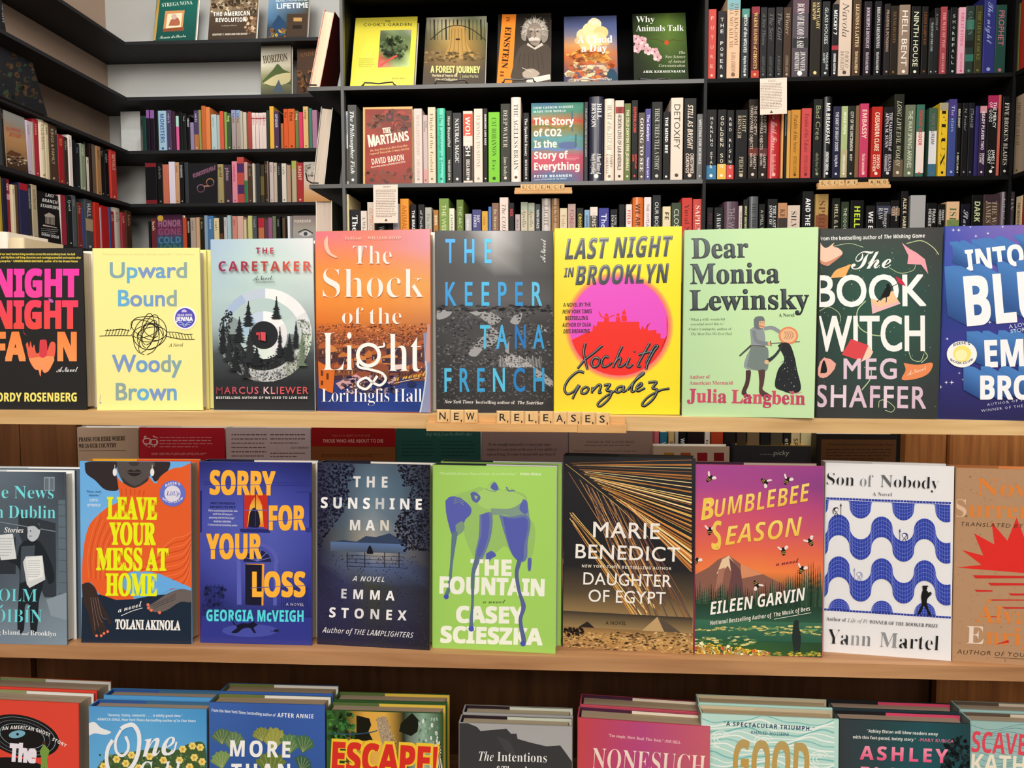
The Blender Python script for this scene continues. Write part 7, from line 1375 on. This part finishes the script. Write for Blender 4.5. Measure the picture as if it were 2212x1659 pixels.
spine_row('lowest science shelf', ('Y', YSP), s3, '''
745|754|419|eadaaa|8a7c58|The secret of apples|r
755.2|778.4|452|2d2d2f|f4f4f4|The Blue|R
779.2|793|455|ecded2|7c746c|A Whole|r
793.5|809.3|436|ded2c4|e27e4e|OUTERCO|g
814|835.6|478|111919|d0d8d8|WORM|r
836|848.5|479|16202a||
849.2|863.8|440|b4b0bc|26282c|DO|g
864.3|883.6|429|ea9a3a|c06a1c|ANIMALS~|S
886|900|441|191519|fafafa|THE BRAIN|S
903|917.4|441|27292b|cccccc|of Darkness|r
918.6|933.3|448|b6b6aa|7c7c74|The Ascent|r
936|947.4|453|b27c42|f2ead2|BURN|S
948.2|970|428|7c9a4a|dae2b2|THE WEEDS~|g
970.4|982.2|450|f2eada|3a342e|A NATURAL HISTORY|R
986|1001.8|431|6a823a|d2dab2|THE ARC OF LIFE|g
1005|1019.4|462|bababa|f0f0f0|moss|r
1020|1039.8|452|4c4e84|dedeea|DAY/HIKES|S
1041|1054.3|456|daaa42|b85030|sun|r
1054.8|1062|446|5279c2||
1062.4|1077.9|438|8a6a5a|e8d8a0|In Search|r
1079|1098.4|426|eedad0|5a544e|The CODE of Creation|i
1099|1111.3|438|1c1a1c|da5254|SEX|S
1113|1123.8|463|baaaaa|6a5c5c|fern|r
1125|1140.2|436|cac2aa|5a564a|Apollo|i|,0-0.1:a8b4a0
1140.8|1155.2|438|cac2aa|5a564a|Apollo|i|,0-0.12:a8b4a0
1155.8|1167.7|440|454b51|e0e0e0|NEW SPACE|S
1170|1190.2|428|c8c0ba|8a7c74|LIGHT|r|o
1191|1208.5|428|a27a52|6a4a2c|FUNGI|r|o
1209.2|1225.4|449|e2d2b2|a09070|Tide|r
1226.5|1243.8|440|bca49c|a63c3c|FOREIGN|g
1245|1260.8|449|22241c|ead24a|CROSSINGS|S
1262.2|1273.8|453|8ab2d2|34485c|SHARKS|S
1274.4|1291.3|447|eedece|d8d0c8|EINSTEIN|S|,0.12-1:4a4038
1293|1315.8|449|3c3e90|f4f4fa|The|g
1317.5|1334.4|452|121212|dedede|UNTIL THE/END OF TIME|r
1336.5|1350.3|441|151515||
1352|1365.4|441|f2e2da|ca3a3e|FIELD|S
1366.2|1389.8|426|da722c|4a260e|WE ARE EATING|S|o
1391|1406.8|426|f2e2e2|5c5654|THE OUTLAW|g
1409|1428.4|421|232527|dedede|OUR BODIES|g
1431|1448.8|446|eadab2|3a3420|FE|S
1450|1471.7|438|3b4731|dadaca|CLOSE|g
1472.3|1495.4|427|ca3e36|5e1a16|Yuval Noah|r
1496.5|1517.8|430|ca4c42|f6e6da|SAPIENS|r''', 'spines on the lowest science shelf')
spine_row('upper left-wall row', ('XL', XS-.012), ZS[3], '''
-4|5.5|226|3a3e42||
7|12|236|2b2521|a87c50|patch|r
60.5|70|262|c4b4c4|8a7c8a|plain|r
70.7|75|265|b2a292||
75.5|86|259|aa2a3a|e0a8a0|crown|r
86.6|100.6|260|eadaba|8a7a5c|CALIFORNIA|r|o
101|108|266|d9c9a4|2a2622|NORTH|S
108.5|122.6|270|4b3727|cabc94|KINGS & FAMILY|g
123.2|128|273|3b3b35|c8c0a8|hymn|S
128.5|140|292|a2222a|d8a050|RED|r
141.5|150|297|3b2b21|c8b8a0|atlas|r
150.5|158|293|eee2da|8a7a74|quiet|r
159|166.4|303|17191b||
167|175.6|311|212529|6a8aa8|sea|r
177|186.5|312|8a967c|e0e4d0|sage|r
187|189.6|308|1b1b19||
190|195.6|340|e2d6c2|3a3028|oak|S
196.2|201|311|2b1d15||
202|209.4|313|6c5a4a||
210.3|219.4|317|aa7e52|4a3420|hills|r
220|228.6|318|1e2022|8a8a8a|far|r
229.3|237.6|325|111315|aaaaaa|night|r
240|252.3|326|c23a32|f0c8b8|REVOLT|r''', 'spines in the upper row on the left wall')
spine_row('lower left-wall row', ('XL', XS-.012), ZS[4], '''
1|6.6|381|b2942c|6a3a20|west|r
7.4|17|386|1d1d36||
17.5|29|387|8e2229|f0c8c8|SPY|S|,0.26-0.36:d89098
29.5|36|400|daccaa|8a3a28|line|r
36.5|43|400|5c442a||
44|62|397|28284c||,0-0.12:a8202a
62.4|71|399|2b2d35|bcbcc0|PAGAN BRITAIN|g
72|83.4|400|baaa8a|6c6232|SIDETRACKS|S
132|134|422|d8ccbc||
134.4|146|422|9a2a3e||
147|157.5|424|1d2b25|c8d8c8|fjord|r
158|166|423|52565c|a0a4a8|iron|r
166.8|170.4|437|2b4b2b||
171|180.4|438|7c2e2a|d8a898|clay|r
181|186.4|448|3c4c84||
187|202.6|432|464a4e|d0d0d0|HALL|S|,0.38-0.62:b09878
206|217|438|c42e1e||
217.5|220.4|449|baaaba||
221|236.4|446|b42222||
237|241.4|448|3e5284||
242|249.4|457|a42a32|f0c0b0|mill|r
250|265.6|450|cabeae|8a7c6c|ash|r|o
266.2|274.4|460|aa363e|e8d0c0|salt|r
275|286|456|4b3121|c88a70|fable|r''', 'spines in the lower row on the left wall')
spine_row('upper back shelf', ('Y', YS+.012), ZS[2], '''
307.3|315.6|250|1b3b35||
316|322.8|237|2b1b2d||,0-0.2:8a5a98
323.6|333|237|2b1b2d||,0-0.2:8a5a98
333.6|341.2|240|151517||
341.8|359|239|9abaca|3b4b90|MONSTERS|S
359.5|369|237|4b3b5b|d0a8c8|witch|r
369.3|377.2|240|3b2331||
378|385.3|249|d85c92||,0-0.3:a8d0c4
386|393.7|241|181918||
394.2|402|245|222322|a0a0a0|bat|r
403|409.8|250|111111|d0d0d0|FRIGHT|S
410.3|418|264|8a7a9a||
418.5|428.7|238|4b3b5b|d0c8e0|owls|r|,0.6-1:a8683c
429.2|434.3|237|8c8c4a||
435|444|228|ba5e32||
444.4|453.6|231|d27a42||
456|467.7|247|aababa|6a8a8a|moss|r
468|474.3|248|a2aaa2||
474.8|483|240|ca523a||
484|489.4|241|7a9a4a||
490|499|244|3b4b35|c8d870|bug|S
499.6|509|237|9c8c8a|6a4a30|tales|S|,0-0.2:8c8cb8
509.5|518.8|237|9c8c82|6a4a30|tales|S|,0-0.2:7c98b8
519.2|524.4|240|b2aa9a||
525|532.4|242|c2b29a||
535.6|543|241|aa423a||
543.4|551|243|e2cec6|b04850|ballet|r|,0.14-0.17:a84050
551.4|558.6|243|e2cec6|b04850|ballet|r|,0.14-0.17:a84050
559|566.4|243|e2cec6|b04850|ballet|r|,0.14-0.17:a84050
566.8|575|243|e2cec6|b04850|ballet|r|,0.14-0.17:a84050
575.6|581.4|238|2b3b31||
582|591.2|229|eab244||
591.7|602.4|240|4b3151|d0d0d8|SPIDER|S
602.8|606|244|161616||
606.3|611.8|266|ba6c3c||
612.2|621.7|235|da5a2a|6a1c10|fox|S
622.2|637|235|da622a|6a1c10|fox|S
637.6|645|239|6c7c42|e0e0b0|frog|S
645.4|654.3|242|da3a62||
655|666|230|e2ba7a|8a4a30|camp|S
666.5|673.4|233|3c7c6e||
674|685|237|aa7a92||''', 'spines on the upper back shelf', D=.13)
spine_row('middle back shelf', ('Y', YS+.012), ZS[3], '''
314|338.6|352|171719||,0-0.1:7a2028,0.9-1:7a2028
339|351.2|352|191919|7a7a7a|shade|r
351.6|363.6|355|c26a52||
364|377.3|349|daceda|3b2b55||,0.15-0.9:3b2b55
377.8|386.3|350|c2926e|5a3a24|dune|r
387|395.6|349|1b1b1b|bcbcbc|SHADOWS|S
398|406.3|350|34373a||
470.4|482|354|a29262|4a3c20|gold|S
483.5|499|355|3c2b36|b09ca8|plum|r
500.3|511.8|348|da8a9a|b83a6a|romance|S
512.2|527|339|ba4a42||,0.14-0.34:4a2a5c,0.6-0.8:4a2a5c
527.5|534.8|350|caa09a||,0.45-1:2e7a4c
535.3|544.7|358|4b3727|a08c74|bark|r
545|550.4|353|d2caba||
553|561.6|353|2b2f31||
562.2|570.3|356|3b3525||,0.3-0.8:6a5c30
570.8|581.3|348|3b291d|8a745c|dusk|r|o
582|590.4|350|cabab6|7a3a5c|rose|r
590.8|598|351|c2b29e|5a4a3a|lane|r
598.6|606.8|352|272b2d|8a9294|steel|r
608.6|618.6|353|dad2c2|5a4c3c|vale|r
619.5|628.3|357|b2927a||
630|640.3|347|baaa8a||,0-0.2:a8b050
641|655|351|aa2e2e|e0c0a8|SAINT|S''', 'spines on the middle back shelf', D=.13)
spine_row('low back shelf', ('Y', YS+.012), ZS[4], '''
321|325.6|478|191919||
326|337|472|6c2a32|d8c8a8|luck|S
395|403|470|c24c2a||
403.4|410.4|471|1b1713|cccccc|MARATHON|S
410.8|422.4|470|b2a292|6a5c50|swan|r
423|430.5|469|d2a682||
432|440.3|472|2b2d19|a8a878|fern|r
440.8|448.3|465|8aa2ba||
448.8|460.8|466|4c7aaa|d0e0f0|wave|r
461.6|473|471|e2d2a2|8a6a3a|oats|r
473.6|483.2|471|2b2521||,0.4-0.62:5a3a28
483.7|491|469|c2c2c2|5a5a5a|snow|r
491.5|499.4|465|aacace||
502|512.2|467|d28a7a|a83a30|jam|r
513|526|467|dab2a2||
526.5|532.2|474|dacaa2||
536|545.3|466|caca82||
545.7|554.7|467|52565e|a8acb0|rail|r
557.6|570|471|c2724a||,0-0.25:b82838
571|579.6|474|5c3c4c||
580|588.7|470|9a5a7e||
589.2|596.6|467|6c7c5a||
597.2|606|467|1b1b1d|b0b0b0|crow|r
610|616.3|471|5c4c3c||
621|626.7|467|f2f2f2||
627.2|632.2|467|8a8a8a||''', 'spines on the low back shelf', D=.13)
spine_row('right corner shelf above', ('XR', xu3+.02), s1, '''
2190|2200|12|8c9c4c|e8e0c8|green|S
2200.5|2222|-2|b03028||
2222.5|2250|-10|3a2c24||''', 'spines on the side bookcase')
spine_row('right corner middle shelf', ('XR', xu3+.02), s2, '''
2187|2203|208|b09c84|7a5a3a|THE WHITE ALBUM|r
2203.5|2214|202|a89888|
2214.5|2240|190|e8d8b0||''', 'spines on the side bookcase')
spine_row('right corner lowest shelf', ('XR', xu3+.02), s3, '''
2190|2203|425|dcc8a0|5a4a34|THE MEMORY|S
2203.5|2222|418|a03024||
2222.5|2250|410|2c3a20||''', 'spines on the side bookcase')
done()
